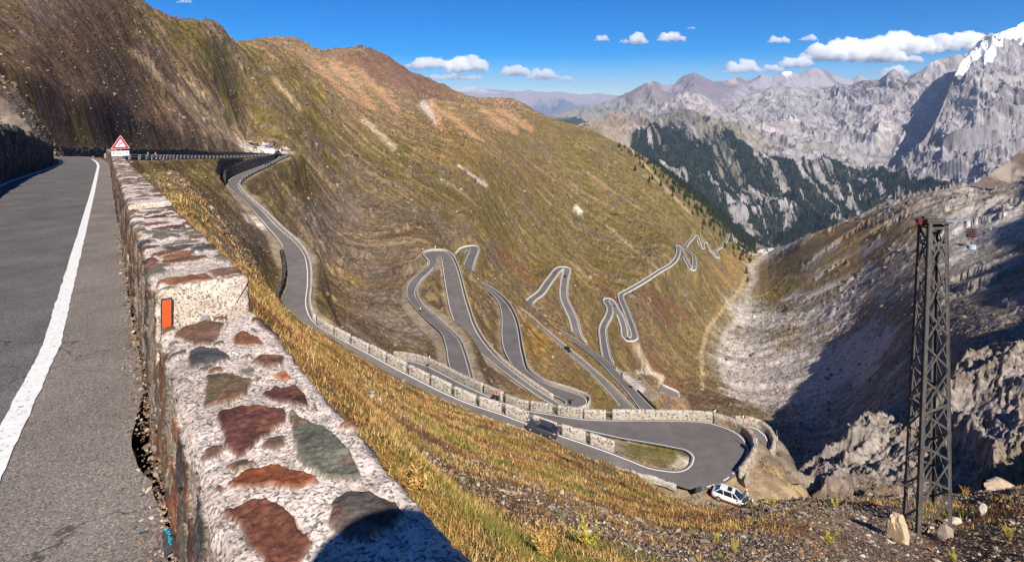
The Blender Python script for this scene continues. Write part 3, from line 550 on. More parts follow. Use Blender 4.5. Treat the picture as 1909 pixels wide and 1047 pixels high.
def near_asphalt(nm, c, k):
    m = bpy.data.materials.new(nm); m.use_nodes = True; nt = m.node_tree; b = nt.nodes['Principled BSDF']; L = nt.links.new; b.inputs['Roughness'].default_value = .95; b.inputs['Specular IOR Level'].default_value = .08; tc = nt.nodes.new('ShaderNodeTexCoord')
    v = nt.nodes.new('ShaderNodeTexVoronoi'); v.inputs['Scale'].default_value = 130; L(tc.outputs['Object'], v.inputs['Vector']); sp = nt.nodes.new('ShaderNodeSeparateColor'); L(v.outputs['Color'], sp.inputs[0])
    cr = nt.nodes.new('ShaderNodeValToRGB'); e = cr.color_ramp.elements; e[0].color = (.45, .45, .46, 1); e[1].color = (1.9, 1.75, 1.6, 1); x = e.new(.3); x.color = (.85, .85, .86, 1); x = e.new(.8); x.color = (1.15, 1.1, 1.05, 1); L(sp.outputs[0], cr.inputs[0])
    n = nt.nodes.new('ShaderNodeTexNoise'); n.inputs['Scale'].default_value = 1.1; n.inputs['Detail'].default_value = 8; n.inputs['Roughness'].default_value = .6; L(tc.outputs['Object'], n.inputs['Vector']); r = nt.nodes.new('ShaderNodeMapRange'); r.inputs[1].default_value = .3; r.inputs[2].default_value = .7; r.inputs[3].default_value = .78; r.inputs[4].default_value = 1.2; L(n.outputs[0], r.inputs[0])
    # cracks
    nz = nt.nodes.new('ShaderNodeTexNoise'); nz.inputs['Scale'].default_value = 1.6; nz.inputs['Detail'].default_value = 6; L(tc.outputs['Object'], nz.inputs['Vector']); ad = nt.nodes.new('ShaderNodeVectorMath'); ad.operation = 'MULTIPLY_ADD'; L(nz.outputs['Color'], ad.inputs[0]); ad.inputs[1].default_value = (1.3, 1.3, 1.3); L(tc.outputs['Object'], ad.inputs[2])
    ve = nt.nodes.new('ShaderNodeTexVoronoi'); ve.feature = 'DISTANCE_TO_EDGE'; ve.inputs['Scale'].default_value = .22; L(ad.outputs[0], ve.inputs['Vector']); rc = nt.nodes.new('ShaderNodeMapRange'); rc.inputs[1].default_value = .001; rc.inputs[2].default_value = .0035; rc.inputs[3].default_value = .45; rc.inputs[4].default_value = 1; L(ve.outputs['Distance'], rc.inputs[0])
    # oil spots
    no = nt.nodes.new('ShaderNodeTexNoise'); no.inputs['Scale'].default_value = 9; no.inputs['Detail'].default_value = 3; L(tc.outputs['Object'], no.inputs['Vector']); ro = nt.nodes.new('ShaderNodeMapRange'); ro.inputs[1].default_value = .70; ro.inputs[2].default_value = .74; ro.inputs[3].default_value = 1; ro.inputs[4].default_value = .4; L(no.outputs[0], ro.inputs[0])
    m1 = nt.nodes.new('ShaderNodeMath'); m1.operation = 'MULTIPLY'; L(r.outputs[0], m1.inputs[0]); L(rc.outputs[0], m1.inputs[1]); m2 = nt.nodes.new('ShaderNodeMath'); m2.operation = 'MULTIPLY'; L(m1.outputs[0], m2.inputs[0]); L(ro.outputs[0], m2.inputs[1])
    mu = nt.nodes.new('ShaderNodeVectorMath'); mu.operation = 'MULTIPLY'; mu.inputs[0].default_value = c; L(cr.outputs[0], mu.inputs[1]); ms = nt.nodes.new('ShaderNodeVectorMath'); ms.operation = 'SCALE'; L(mu.outputs[0], ms.inputs[0]); L(m2.outputs[0], ms.inputs['Scale']); L(ms.outputs[0], b.inputs['Base Color'])
    bp = nt.nodes.new('ShaderNodeBump'); bp.inputs['Distance'].default_value = .006; L(sp.outputs[1], bp.inputs['Height']); L(bp.outputs[0], b.inputs['Normal']); return m
M['asphalt_near'] = near_asphalt('near_asphalt', (.150, .140, .138), 1); M['shoulder'] = near_asphalt('old_asphalt', (.225, .20, .182), 1)
_e = par_off(.70); _e[:, :2] += nn * LO[:, None]
ribbon('road', NEAR_L, _e, M['asphalt_near'], 0.0, 9)
_a = resample(par_off(.70), .08); _sa = np.arange(len(_a)) * .08 - 9; _na = np.stack([np.interp(_sa + 9, np.arange(len(PAR)), nn[:, c]) for c in range(2)], -1); _a[:, :2] += _na * np.interp(_sa, [-9, 0, 1.3, 4], [1.3, .38, .15, 0])[:, None]; _b = resample(par_off(0.0), .08); _n = min(len(_a), len(_b)); _s = np.arange(_n) * .08 - 9
_in = (.03 + .05 * np.abs(fbm(_s * 1.7, _s * 0, 4, 55)) + .10 * np.exp(-((_s - 1.5) / .55) ** 2)); _d = _a[:_n] - _b[:_n]; _d /= np.linalg.norm(_d, axis=1)[:, None]; ribbon('road_shoulder', _a[:_n], _b[:_n] + _d * _in[:, None], M['shoulder'], -0.002, 8)
print('roads', time.time() - T0)

# ------------------------------------------------------------------ far mountains
def layer(name, curves, us, nseg, amp, wl, colf, seed, jag=6.0, cn=0.0, mtr='farrock', gul_=0.35):
    rows = []
    for c in curves:
        c = np.array(c, float); rows.append(np.stack([np.interp(us, c[:, 0], c[:, 1]), np.interp(us, c[:, 0], c[:, 2])], 0))
    vr, dr, tt = [], [], []
    K = len(curves) - 2                                                 # index of the crest curve
    for k in range(len(rows) - 1):
        n = nseg[k]
        for i in range(n + (k == len(rows) - 2)):
            t = i / n; vr.append(rows[k][0] * (1 - t) + rows[k + 1][0] * t); dr.append(rows[k][1] * (1 - t) + rows[k + 1][1] * t); tt.append(k + t)
    v = np.array(vr); d = np.array(dr); t = np.array(tt)[:, None] * np.ones_like(v)
    u = us[None, :] * np.ones_like(v)
    if cn: v = v + cn * fbm(u / 26, t * 1.3, 5, seed + 41, .62) * sstep(K - .02, K - .3, t); d = d * (1 + .02 * fbm(u / 40, t * 1.5, 4, seed + 43))
    x = (u - CU) / F * d; z = -(v - HV) / F * d; y = d
    wx = x + 0.5 * wl * fbm(x / wl / 1.5, y / wl / 1.5, 3, seed + 5); wy = y + 0.5 * wl * fbm(x / wl / 1.5 + 9, y / wl / 1.5, 3, seed + 6)
    r1 = ridge(wx / wl, wy / wl, 8, seed, 0.56)
    g1 = ridge(wx / wl * 2.6 + 0.6 * fbm(x / wl, y / wl, 2, seed + 7), wy / wl * 0.5, 5, seed + 9, 0.6)
    dist_c = np.abs(t - K); at = 0.12 + 0.88 * sstep(0.0, 0.45, dist_c)
    z = z + amp * at * ((r1 - 0.5) + gul_ * (g1 - 0.5)) + jag * (1 - sstep(0, .3, dist_c)) * (ridge(x / (jag * 14), y / (jag * 14), 5, seed + 3) - .4) * 3
    col = colf(u, v, x, y, z, r1, g1, t)
    z = z + amp * at * .10 * (ridge(x / wl * 9, y / wl * 9, 4, seed + 31, .65) - .4)
    o = np_mesh(name, np.stack([x, y, z], -1).reshape(-1, 3), grid_quads(*x.shape), M[mtr], np.clip(col, 0.005, 0.9).reshape(-1, 3)); tag(o, kind='structure'); return o
def mixc(a, b, m): return a * (1 - m[..., None]) + b * m[..., None]
def col_far(u, v, x, y, z, r, g, t):
    c = np.ones(u.shape + (3,)) * lin((150, 140, 140)); c = mixc(c, lin((215, 215, 220)), sstep(0.55, 0.75, r) * sstep(180, 168, v) * .5)
    return mixc(c, lin((104, 108, 118)), sstep(185, 200, v + 10 * (g - .5)))
layer('far_mountains', [[(600, 260, 17000), (1400, 260, 17000)],
    [(600, 175, 21000), (740, 172, 21000), (775, 166, 21000), (800, 168, 21500), (820, 164, 21000), (850, 167, 21000), (880, 162, 21000), (905, 166, 21000), (935, 168, 21000), (960, 170, 20500), (985, 168, 21000), (1010, 172, 21000), (1050, 171, 21000), (1085, 176, 21000), (1120, 173, 21000), (1150, 178, 21000), (1200, 182, 21000), (1400, 178, 21000)],
    [(600, 230, 25000), (1400, 230, 25000)]], np.arange(600, 1400, 2.2), [70, 20], 700, 2600, col_far, 201, 14)
def col_back(u, v, x, y, z, r, g, t):
    c = np.ones(u.shape + (3,)) * lin((150, 143, 146)); c = mixc(c, lin((112, 100, 106)), sstep(0.45, 0.6, r) * .8)
    c = mixc(c, lin((196, 182, 172)), sstep(.5, .62, g) * .7); c = mixc(c, lin((120, 118, 92)), sstep(160, 205, v) * (u < 1230) * .6)
    c = mixc(c, lin((50, 62, 48)), sstep(212, 222, v + 14 * (g - .5) - (u - 1080) * .02) * (u < 1300))
    sn = np.maximum(np.exp(-((u - 1468) / 9) ** 2 - ((v - 136) / 3.5) ** 2), 0); return mixc(c, np.array([.85, .86, .9]), (sn > .4) * 1.0)
layer('back_mountains', [[(960, 290, 6500), (1700, 300, 6500), (2300, 300, 6500)],
    [(960, 235, 7500), (1100, 215, 7600), (1250, 195, 8000), (1500, 190, 8500), (2300, 190, 8500)],
    [(960, 232, 8000), (1022, 214, 8200), (1060, 205, 8300), (1100, 200, 8500), (1135, 188, 8600), (1160, 178, 8600), (1190, 163, 8700), (1220, 151, 8800), (1238, 158, 9000), (1258, 157, 9000), (1275, 142, 9200), (1295, 136, 9200), (1312, 145, 9300), (1330, 152, 9300), (1352, 153, 9400), (1378, 143, 9500), (1395, 150, 9500), (1420, 138, 9500), (1440, 143, 9500), (1465, 132, 9500), (1490, 137, 9500), (1515, 126, 9500), (1530, 127, 9500), (1560, 141, 9600), (1590, 147, 9600), (1603, 140, 9600), (1620, 146, 9600), (1700, 160, 9600), (2300, 160, 9600)],
    [(960, 280, 10500), (2300, 280, 11500)]], np.arange(960, 1950, 1.5), [30, 110, 20], 420, 1500, col_back, 231, 10)
FP = []
def rock_base(u, x, y, z, r, g, warm=.5):
    c = np.ones(u.shape + (3,)) * lin((154, 148, 147)); n = fbm(x / 420, y / 420, 5, 301, .6)
    c = mixc(c, lin((106, 98, 98)), sstep(.0, .35, n + (r - .5)) * .8); c = mixc(c, lin((178, 168, 162)), sstep(.45, .62, g + .3 * n) * .7)
    return c
def forest_mask(tl, v, u, x, y, g, seed=5):
    n = fbm(x / 260, y / 700, 4, seed, .6); st = aniso(x / 55 + n, y / 900, 4, seed + 1, .6)
    return sstep(-2, 10, (v - tl) + 26 * n + 20 * st) * sstep(-0.60, -0.48, st + .5 * n - .3 * (g - .5)) * (1 - sstep(.27, .34, st) * .95) * (1 - sstep(.30, .36, aniso(x / 60 + n * 3, y / 1500, 3, seed + 5, .6)) * .9)
def col_front(u, v, x, y, z, r, g, t):
    c = rock_base(u, x, y, z, r, g)
    c = c * (.85 + .75 * fbm(x / 60, y / 60, 5, 303, .7)[..., None]); c = mixc(c, lin((150, 128, 98)), sstep(1260, 1130, u) * sstep(205, 235, v) * .6)
    tl = np.interp(u, [1100, 1150, 1200, 1260, 1300, 1340, 1380, 1420, 1470, 1520, 1560, 1620, 1700, 1800], [262, 272, 262, 245, 252, 258, 262, 268, 300, 290, 300, 330, 320, 330])
    mead = sstep(-40, -5, v - tl) * sstep(-.1, .25, fbm(x / 200, y / 300, 4, 77)); c = mixc(c, lin((112, 104, 72)), mead * .6)
    f = forest_mask(tl, v, u, x, y, g); FP.append((u, v, x, y, z, f)); return mixc(c, lin((36, 44, 32)), f * .97)
layer('rocky_massif', [[(900, 340, 3300), (1100, 335, 3200), (1250, 400, 2900), (1400, 490, 2600), (1600, 500, 2500), (1950, 480, 2400)],
    [(900, 300, 3700), (1100, 290, 3700), (1200, 310, 3700), (1300, 335, 3600), (1400, 365, 3400), (1500, 380, 3300), (1600, 390, 3200), (1950, 400, 3200)],
    [(900, 275, 4100), (1100, 256, 4200), (1200, 255, 4400), (1300, 255, 4500), (1380, 262, 4400), (1450, 285, 4200), (1540, 275, 4300), (1620, 300, 4300), (1700, 270, 4500), (1950, 270, 4500)],
    [(900, 270, 4400), (1095, 239, 4600), (1150, 222, 4900), (1220, 218, 5200), (1280, 190, 5300), (1340, 212, 5300), (1400, 200, 5600), (1480, 195, 5800), (1560, 200, 5800), (1640, 190, 5500), (1720, 180, 5400), (1950, 180, 5300)],
    [(900, 268, 4500), (1095, 237, 4700), (1118, 224, 5000), (1150, 216, 5200), (1185, 211, 5400), (1215, 200, 5600), (1245, 196, 5700), (1270, 184, 5700), (1290, 177, 5700), (1305, 176, 5700), (1320, 184, 5700), (1340, 196, 5700), (1362, 196, 5900), (1385, 178, 6100), (1410, 170, 6200), (1440, 162, 6300), (1470, 160, 6400), (1500, 164, 6400), (1540, 163, 6400), (1580, 161, 6300), (1610, 152, 6200), (1640, 150, 6100), (1655, 135, 6000), (1668, 127, 6000), (1680, 135, 6000), (1690, 143, 6000), (1715, 132, 5900), (1735, 118, 5900), (1765, 104, 5900), (1800, 100, 5900), (1950, 110, 5900)],
    [(900, 330, 6500), (1950, 250, 8000)]], np.arange(900, 1950, 1.15), [60, 110, 100, 90, 16][:5], 280, 760, col_front, 251, 8, cn=2.5)
def col_big(u, v, x, y, z, r, g, t):
    c = rock_base(u, x, y, z, r, g) * .80 * (1 + .7 * fbm(x / 60, y / 60, 5, 305, .7)[..., None])
    tl = np.interp(u, [1430, 1540, 1600, 1680, 1760, 1850, 1950], [330, 315, 318, 312, 318, 330, 330])
    f = forest_mask(tl, v, u, x, y, g, 9); FP.append((u, v, x, y, z, f)); c = mixc(c, lin((36, 43, 32)), f * .97)
    cr_ = np.interp(u, CB_[:, 0], CB_[:, 1]); n = fbm(x / 90, y / 90, 4, 99, .6)
    s1 = (v - cr_ < 15 + 7 * n + (u - 1850) * .12) & (u > 1846)
    lineA = 88 + (1842 - u) * 0.82; s2 = (np.abs(v - lineA + 4) < 10 + 5 * n) & (u > 1782) & (u < 1852)
    lineB = 70 + (1909 - u) * 0.62; s3 = (np.abs(v - lineB) < 8 + 5 * n) & (u > 1836)
    sn = (s1 | s2 | s3) & (t > 1.0)
    return mixc(c, np.array([.86, .88, .92]), sn * 1.0)
CB_ = np.array([(1430, 485, 2900), (1500, 440, 3000), (1560, 392, 3200), (1620, 342, 3500), (1680, 300, 3800), (1720, 262, 4100), (1745, 225, 4300), (1765, 180, 4600), (1782, 138, 4900), (1800, 106, 5100), (1820, 84, 5200), (1840, 66, 5300), (1855, 62, 5350), (1870, 56, 5400), (1890, 50, 5450), (1909, 40, 5500), (1960, 34, 5500), (2050, 60, 5500), (2400, 90, 5500)], float)
layer('glacier_peak', [[(1430, 500, 2400), (1700, 440, 2200), (2400, 420, 2000)],
    [(1430, 492, 2700), (1500, 452, 2800), (1600, 375, 3100), (1700, 345, 3100), (1800, 330, 3000), (1909, 310, 3000), (2400, 300, 2800)],
    [(1430, 488, 2800), (1500, 446, 2900), (1600, 362, 3300), (1700, 300, 3700), (1760, 255, 3800), (1850, 230, 3900), (1950, 220, 4000), (2400, 220, 4000)],
    [(1430, 486, 2850), (1500, 442, 2950), (1600, 359, 3400), (1700, 286, 3850), (1760, 205, 4400), (1800, 160, 4700), (1850, 130, 4900), (1950, 120, 5000), (2400, 150, 5000)],
    [tuple(k) for k in CB_], [(1430, 560, 5000), (2400, 300, 7500)]], np.arange(1430, 2380, 1.25), [50, 120, 120, 110, 14], 330, 620, col_big, 271, 6, cn=9.0)
def col_spur(u, v, x, y, z, r, g, t):
    c = np.ones(u.shape + (3,)) * lin((150, 136, 124)); return mixc(c, lin((112, 94, 82)), sstep(.4, .6, r + .2 * fbm(x / 60, y / 60, 4, 8)))
layer('rock_spur', [[(1760, 470, 1300), (2400, 470, 1100)], [(1760, 380, 1600), (1800, 352, 1650), (1825, 340, 1700), (1845, 326, 1750), (1862, 312, 1800), (1885, 298, 1850), (1909, 276, 1900), (2000, 240, 1900), (2400, 200, 1900)], [(1760, 480, 2200), (2400, 400, 2400)]], np.arange(1760, 2400, 1.5), [120, 14], 60, 220, col_spur, 291, 4)
# the ridge out of frame on the right whose shadow lies over the valley side
edge = [(1909, 385, 820), (1850, 430, 760), (1780, 490, 740), (1740, 540, 680), (1690, 590, 640), (1640, 660, 560), (1590, 705, 505), (1530, 735, 490), (1480, 765, 440), (1420, 790, 400)]
ts = [1150, 1000, 900, 850, 800, 720, 640, 580, 520, 460]
cr = [P(*e_) + SD * t_ for e_, t_ in zip(edge, ts)]
cr = [cr[0] + Vector((500, 500, 250))] + cr + [cr[-1] + Vector((-60, -140, -60)), cr[-1] + Vector((-140, -320, -160))]
crn = cr_curve(cr, 8.0); nC = len(crn); g = np.zeros((30, nC, 3))
wob = fbm(np.arange(nC) / 9.0, np.zeros(nC), 4, 5, .6) * 16
for i in range(30):
    t = (i - 12) / 12.0; g[i] = crn; g[i, :, 2] += wob
    g[i, :, 0] += t * 330 * 0.9; g[i, :, 1] += -t * 130; far_k = np.interp(np.arange(nC), [0, nC * .55, nC * .8, nC], [1, 1, .2, 0]); g[i, :, 2] += (-(abs(t) ** 1.15) * 400) if t < 0 else far_k * 300 * t - (1 - far_k) * 400 * t ** 1.15
n_ = fbm(g[..., 0] / 60, g[..., 1] / 60, 5, 17); g[..., 2] += n_ * 22 * (np.abs(np.arange(30) - 12) > 0)[:, None]
o = np_mesh('side_ridge', g.reshape(-1, 3), grid_quads(30, nC), M['farrock'], np.ones((30 * nC, 3)) * lin((150, 140, 130)) * .8); tag(o, kind='structure')
print('far', time.time() - T0)

# ------------------------------------------------------------------ clouds
def vol_mat(name, dens, colr, an=0.0):
    m = bpy.data.materials.new(name); m.use_nodes = True; nt = m.node_tree; nt.nodes.clear()
    o = nt.nodes.new('ShaderNodeOutputMaterial'); v = nt.nodes.new('ShaderNodeVolumePrincipled')
    v.inputs['Density'].default_value = dens; v.inputs['Color'].default_value = (*colr, 1); v.inputs['Anisotropy'].default_value = an
    nt.links.new(v.outputs[0], o.inputs['Volume']); return m
M['cloud'] = vol_mat('cloud', 0.006, (1, 1, 1), 0.0)
M['haze'] = vol_mat('haze', 3.3e-5, (0.55, 0.72, 1.0), 0.1)

# ------------------------------------------------------------------ walls
def wall_obj(name, path, side, T, H, below, mt, res=0.5, rough=0.04, parent=None, Hf=None, seed=1, cap_round=0.12, col=None, flat=False):
    """path = foot line (n,3); side +1 puts the thickness to the left of the path; H = height above, below = depth under"""
    p = np.array(path, float); n = len(p)
    t = np.gradient(p, axis=0); nr = np.stack([-t[:, 1], t[:, 0]], 1); nr /= np.linalg.norm(nr, axis=1)[:, None] + 1e-9; nr *= side
    Hs = np.full(n, H) if Hf is None else np.asarray(Hf, float)
    kz = max(2, int(round((H + below) / res))); kt = max(2, int(round(T / res)))
    prof = [(0.0, -below + (below + 1) * i / kz, 0) for i in range(kz)]     # (across, up with 1 = top)
    rows = []
    ups = np.linspace(0, 1, kz + 1)
    acc = []
    for w_ in ups: acc.append((0.0, w_))
    for w_ in np.linspace(0, 1, kt + 1)[1:]: acc.append((w_, 1.0))
    for w_ in ups[::-1][1:]: acc.append((1.0, w_))
    acc = np.array(acc); m = len(acc)
    g = np.zeros((n, m, 3))
    up = -below + acc[None, :, 1] * (Hs[:, None] + below)
    topd = (1 - acc[:, 1]) * (H + below); rr = cap_round
    inset = np.where(topd < rr, (rr - topd) / rr, 0) ** 2 * rr * 0.6
    across = acc[:, 0] * T; across = across + np.where(acc[:, 0] < 0.5, inset, -inset) * (np.minimum(acc[:, 0], 1 - acc[:, 0]) < 0.02)
    edge_top = (acc[:, 1] >= 1) & (acc[:, 0] > 0) & (acc[:, 0] < 1)
    up = up - (np.where((acc[:, 1] >= 1), (1 - np.sin(np.clip(np.minimum(acc[:, 0], 1 - acc[:, 0]) * T / rr, 0, 1) * math.pi / 2)) * rr * 0.6, 0))[None, :]
    g[..., 0] = p[:, 0, None] + nr[:, 0, None] * across; g[..., 1] = p[:, 1, None] + nr[:, 1, None] * across; g[..., 2] = p[:, 2, None] + up
    s_ = np.concatenate([[0], np.cumsum(np.linalg.norm(np.diff(p, axis=0), axis=1))])[:, None]
    q = np.cumsum(np.concatenate([[0], np.hypot(np.diff(acc[:, 0]) * T, np.diff(acc[:, 1]) * (H + below))]))[None, :]
    nz = fbm(s_ * 2.2 + q * 0, q * 2.2 + s_ * 0, 4, seed, .6) * rough
    if mt is M['darkwall']: nz = nz * 1.3 + (h2(np.floor(s_ * 2 + q * 0), np.floor(q * 2.6 + s_ * 0), seed) - .5) * rough
    dirx = np.where(acc[:, 1] < 1, np.where(acc[:, 0] < .5, -1, 1), 0)
    g[..., 0] += nr[:, 0, None] * dirx * nz; g[..., 1] += nr[:, 1, None] * dirx * nz; g[..., 2] += nz * 1.5 * (acc[:, 1] >= 0.98)
    c0 = g[0].mean(0, keepdims=True); c1 = g[-1].mean(0, keepdims=True)
    a0 = g[0] * .5 + c0 * .5; a1 = g[-1] * .5 + c1 * .5
    g = np.concatenate([np.repeat(c0, m, 0)[None], a0[None], g, a1[None], np.repeat(c1, m, 0)[None]], 0)
    return np_mesh(name, g.reshape(-1, 3), grid_quads(g.shape[0], m), mt, parent=parent, smooth=(mt is not M['darkwall']))
def off_path(A_, B_, o):                       # edge A pushed outward (away from B) by o
    d = A_ - B_; l = np.linalg.norm(d[:, :2], axis=1)[:, None] + 1e-9; q = A_.copy(); q[:, :2] += (d / l * o)[:, :2]; return q
def uv_of(q): return CU + q[0] / q[1] * F, HV - q[2] / q[1] * F
def cut(path, cond):
    k = [i for i, q in enumerate(path) if cond(*uv_of(q))]; return path[min(k):max(k) + 1]
def side_of(A_, B_):                           # which side of path A is away from B
    t = A_[-1] - A_[0] if len(A_) < 3 else A_[2] - A_[0]; d = A_[0] - B_[0]
    return 1 if (-t[1] * d[0] + t[0] * d[1]) > 0 else -1
AL, AR = ROADS['A']
# masonry things that hold the mountain and the roads
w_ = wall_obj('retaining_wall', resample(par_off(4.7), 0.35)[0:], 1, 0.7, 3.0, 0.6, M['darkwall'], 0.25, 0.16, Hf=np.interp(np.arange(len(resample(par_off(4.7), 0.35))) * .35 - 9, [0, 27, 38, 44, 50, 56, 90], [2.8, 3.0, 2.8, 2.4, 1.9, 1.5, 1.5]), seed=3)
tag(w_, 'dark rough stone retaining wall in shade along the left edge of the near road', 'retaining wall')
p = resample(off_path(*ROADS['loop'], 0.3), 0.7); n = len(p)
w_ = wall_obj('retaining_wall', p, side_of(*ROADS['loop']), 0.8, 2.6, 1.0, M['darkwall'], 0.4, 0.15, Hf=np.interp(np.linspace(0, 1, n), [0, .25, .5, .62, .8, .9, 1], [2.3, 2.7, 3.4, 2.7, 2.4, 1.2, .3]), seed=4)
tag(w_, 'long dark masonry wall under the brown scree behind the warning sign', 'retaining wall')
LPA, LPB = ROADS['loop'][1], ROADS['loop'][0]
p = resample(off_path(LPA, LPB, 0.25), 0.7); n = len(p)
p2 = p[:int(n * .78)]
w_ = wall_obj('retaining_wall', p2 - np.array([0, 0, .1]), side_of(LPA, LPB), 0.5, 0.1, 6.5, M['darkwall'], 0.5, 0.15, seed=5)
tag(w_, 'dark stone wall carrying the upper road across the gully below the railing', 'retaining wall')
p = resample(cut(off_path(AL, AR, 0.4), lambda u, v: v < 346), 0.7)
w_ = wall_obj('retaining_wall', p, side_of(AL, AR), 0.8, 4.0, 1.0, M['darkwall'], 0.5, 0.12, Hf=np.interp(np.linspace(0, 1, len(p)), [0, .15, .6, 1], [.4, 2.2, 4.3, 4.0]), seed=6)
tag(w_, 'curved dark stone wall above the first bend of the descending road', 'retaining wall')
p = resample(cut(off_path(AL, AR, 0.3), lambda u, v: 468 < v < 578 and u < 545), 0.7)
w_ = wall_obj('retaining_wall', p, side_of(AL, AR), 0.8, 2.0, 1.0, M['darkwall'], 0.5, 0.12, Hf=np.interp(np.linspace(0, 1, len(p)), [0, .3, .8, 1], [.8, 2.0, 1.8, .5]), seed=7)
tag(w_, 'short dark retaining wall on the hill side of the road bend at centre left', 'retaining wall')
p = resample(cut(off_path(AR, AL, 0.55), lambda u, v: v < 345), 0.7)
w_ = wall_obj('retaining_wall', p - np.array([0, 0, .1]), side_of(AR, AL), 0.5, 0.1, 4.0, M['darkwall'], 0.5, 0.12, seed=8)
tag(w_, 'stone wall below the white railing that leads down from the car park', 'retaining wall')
p = resample(cut(off_path(AR, AL, 0.15), lambda u, v: 345 < v < 601 and u < 592), 0.6)
w_ = wall_obj('parapet', p, side_of(AR, AL), 0.55, 0.75, 3.2, M['block'], 0.4, 0.05, seed=9)
tag(w_, 'continuous low cream parapet along the valley side of the straight below the car park', 'parapet')
def post_rail(name, path, label, spacing=4.0, ph=1.0, mt=None, group=None, base=None):
    o = empty(name, Vector(path[0]), label, 'railing', group=group); inv = Vector(path[0])
    q = resample(path, spacing); me = None
    for k in q:
        bm = bmesh.new() if me is None else None
        if me is None:
            bmesh.ops.create_cube(bm, size=1)
            for v in bm.verts: v.co = Vector((v.co.x * .34, v.co.y * .34, (v.co.z + .5) * ph))
            bmesh.ops.bevel(bm, geom=list(bm.edges), offset=.05, segments=1, affect='EDGES')
            po = bm_obj('post', bm, mt or mt or M['postmat'], o); me = po.data
        else:
            po = bpy.data.objects.new('post', me); link(po, o)
        po.location = Vector(k) - inv
    qq = resample(path, 1.5); rows = []
    for hz in (ph * .45, ph * .85):
        for dx, dz in ((-.05, 0), (.05, 0), (.05, .14), (-.05, .14), (-.05, 0)): rows.append(qq + np.array([dx, 0, hz + dz]) - np.array(inv))
    g = np.array(rows); 
    r1 = np_mesh('rail', g[:5].reshape(-1, 3), grid_quads(5, len(qq)), M['railmetal'], parent=o); r2 = np_mesh('rail', g[5:].reshape(-1, 3), grid_quads(5, len(qq)), M['railmetal'], parent=o)
    return o
M['postmat'] = mat('post_stone', (.34, .31, .27), noise=[(2, .3, 4)], rough=.9)
M['railmetal'] = mat('rail_metal', (0.30, 0.31, 0.29), rough=0.5, noise=[(2, .2, 3)])
M['raildark'] = mat('rail_dark', (0.06, 0.065, 0.06), rough=0.6)
post_rail('railing', resample(off_path(LPA, LPB, 0.35), 1.0)[2:], 'post and rail guard on the outer edge of the upper road behind the sign', 5.0, 0.95)
post_rail('railing', cut(off_path(AR, AL, 0.45), lambda u, v: v < 341), 'white post and rail guard between the car park and the first bend', 4.5, 1.1)

# rows of separate parapet blocks with dark rails across the gaps
ORD = ['first', 'second', 'third', 'fourth', 'fifth', 'sixth', 'seventh', 'eighth', 'ninth', 'tenth', 'eleventh', 'twelfth', 'thirteenth', 'fourteenth', 'fifteenth', 'sixteenth', 'seventeenth', 'eighteenth', 'nineteenth', 'twentieth']
def blocks(path, side, us, T, H, labf, group, Hs=None, below=1.2, vmin=0, vmax=2000):
    p = resample(path, 0.12); uu = np.array([uv_of(q)[0] for q in p]); prev = None; out = []
    for k, (u0, u1) in enumerate(us):
        i = np.where((uu >= u0) & (uu <= u1))[0]
        if len(i) < 3: continue
        seg = resample(p[i.min():i.max() + 1], 0.3); org = seg[0].copy()
        o = wall_obj('parapet_block', seg - org, side, T, H * (1 + .06 * math.sin(k * 2.3)), below, M['block'], 0.22, 0.035, seed=20 + k, cap_round=.14)
        o.location = org; tag(o, labf(k), 'parapet block', group); out.append(o)
        if k + 1 < len(us):
            j = np.where((uu >= u1) & (uu <= us[k + 1][0]))[0]
            if len(j) >= 2:
                t = p[j.max()] - p[j.min()]; nr = np.array([-t[1], t[0], 0]); nr /= np.linalg.norm(nr) + 1e-9; nr *= side * T * .5
                for hz in (H * .35, H * .72):
                    bm = bmesh.new(); a_ = Vector(p[j.min()] + nr - org - t * .2); b_ = Vector(p[j.max()] + nr - org + t * .2); a_.z += hz; b_.z += hz
                    add_bar(bm, a_, b_, .07, .10); bm_obj('rail', bm, M['raildark'] if hz < .6 else M['railmetal'], o)
    return out
def add_bar(bm, a, b, w_, h_, up=Vector((0, 0, 1))):
    a = Vector(a); b = Vector(b); d = (b - a); L_ = d.length; d.normalize(); x = d.cross(up)
    if x.length < 1e-4: x = d.cross(Vector((1, 0, 0)))
    x.normalize(); y = x.cross(d); vs = []
    for e_ in (a, b):
        for sx, sy in ((-1, -1), (1, -1), (1, 1), (-1, 1)): vs.append(bm.verts.new(e_ + x * sx * w_ / 2 + y * sy * h_ / 2))
    for f in ((0, 1, 2, 3), (7, 6, 5, 4), (0, 4, 5, 1), (1, 5, 6, 2), (2, 6, 7, 3), (3, 7, 4, 0)): bm.faces.new([vs[i] for i in f])
def add_box(bm, c, s_, rz=0.0, M_=None):
    r = bmesh.ops.create_cube(bm, size=1); T_ = Matrix.Translation(Vector(c)) @ Matrix.Rotation(rz, 4, 'Z') @ Matrix.Diagonal((*s_, 1))
    if M_: T_ = M_ @ T_
    bmesh.ops.transform(bm, matrix=T_, verts=r['verts']); return r['verts']
def add_cyl(bm, a, b, r0, r1=None, n=12):
    a = Vector(a); b = Vector(b); r1 = r0 if r1 is None else r1; d = (b - a); q = d.to_track_quat('Z', 'Y').to_matrix().to_4x4()
    r = bmesh.ops.create_cone(bm, cap_ends=True, segments=n, radius1=r0, radius2=r1, depth=d.length); bmesh.ops.transform(bm, matrix=Matrix.Translation((a + b) / 2) @ q, verts=r['verts']); return r['verts']
def ni(A_, u, v): return int(np.argmin([math.hypot(uv_of(q)[0] - u, uv_of(q)[1] - v) for q in A_]))
pathA = off_path(AR, AL, 0.2)[ni(AR, 587, 601):ni(AR, 1160, 850)]
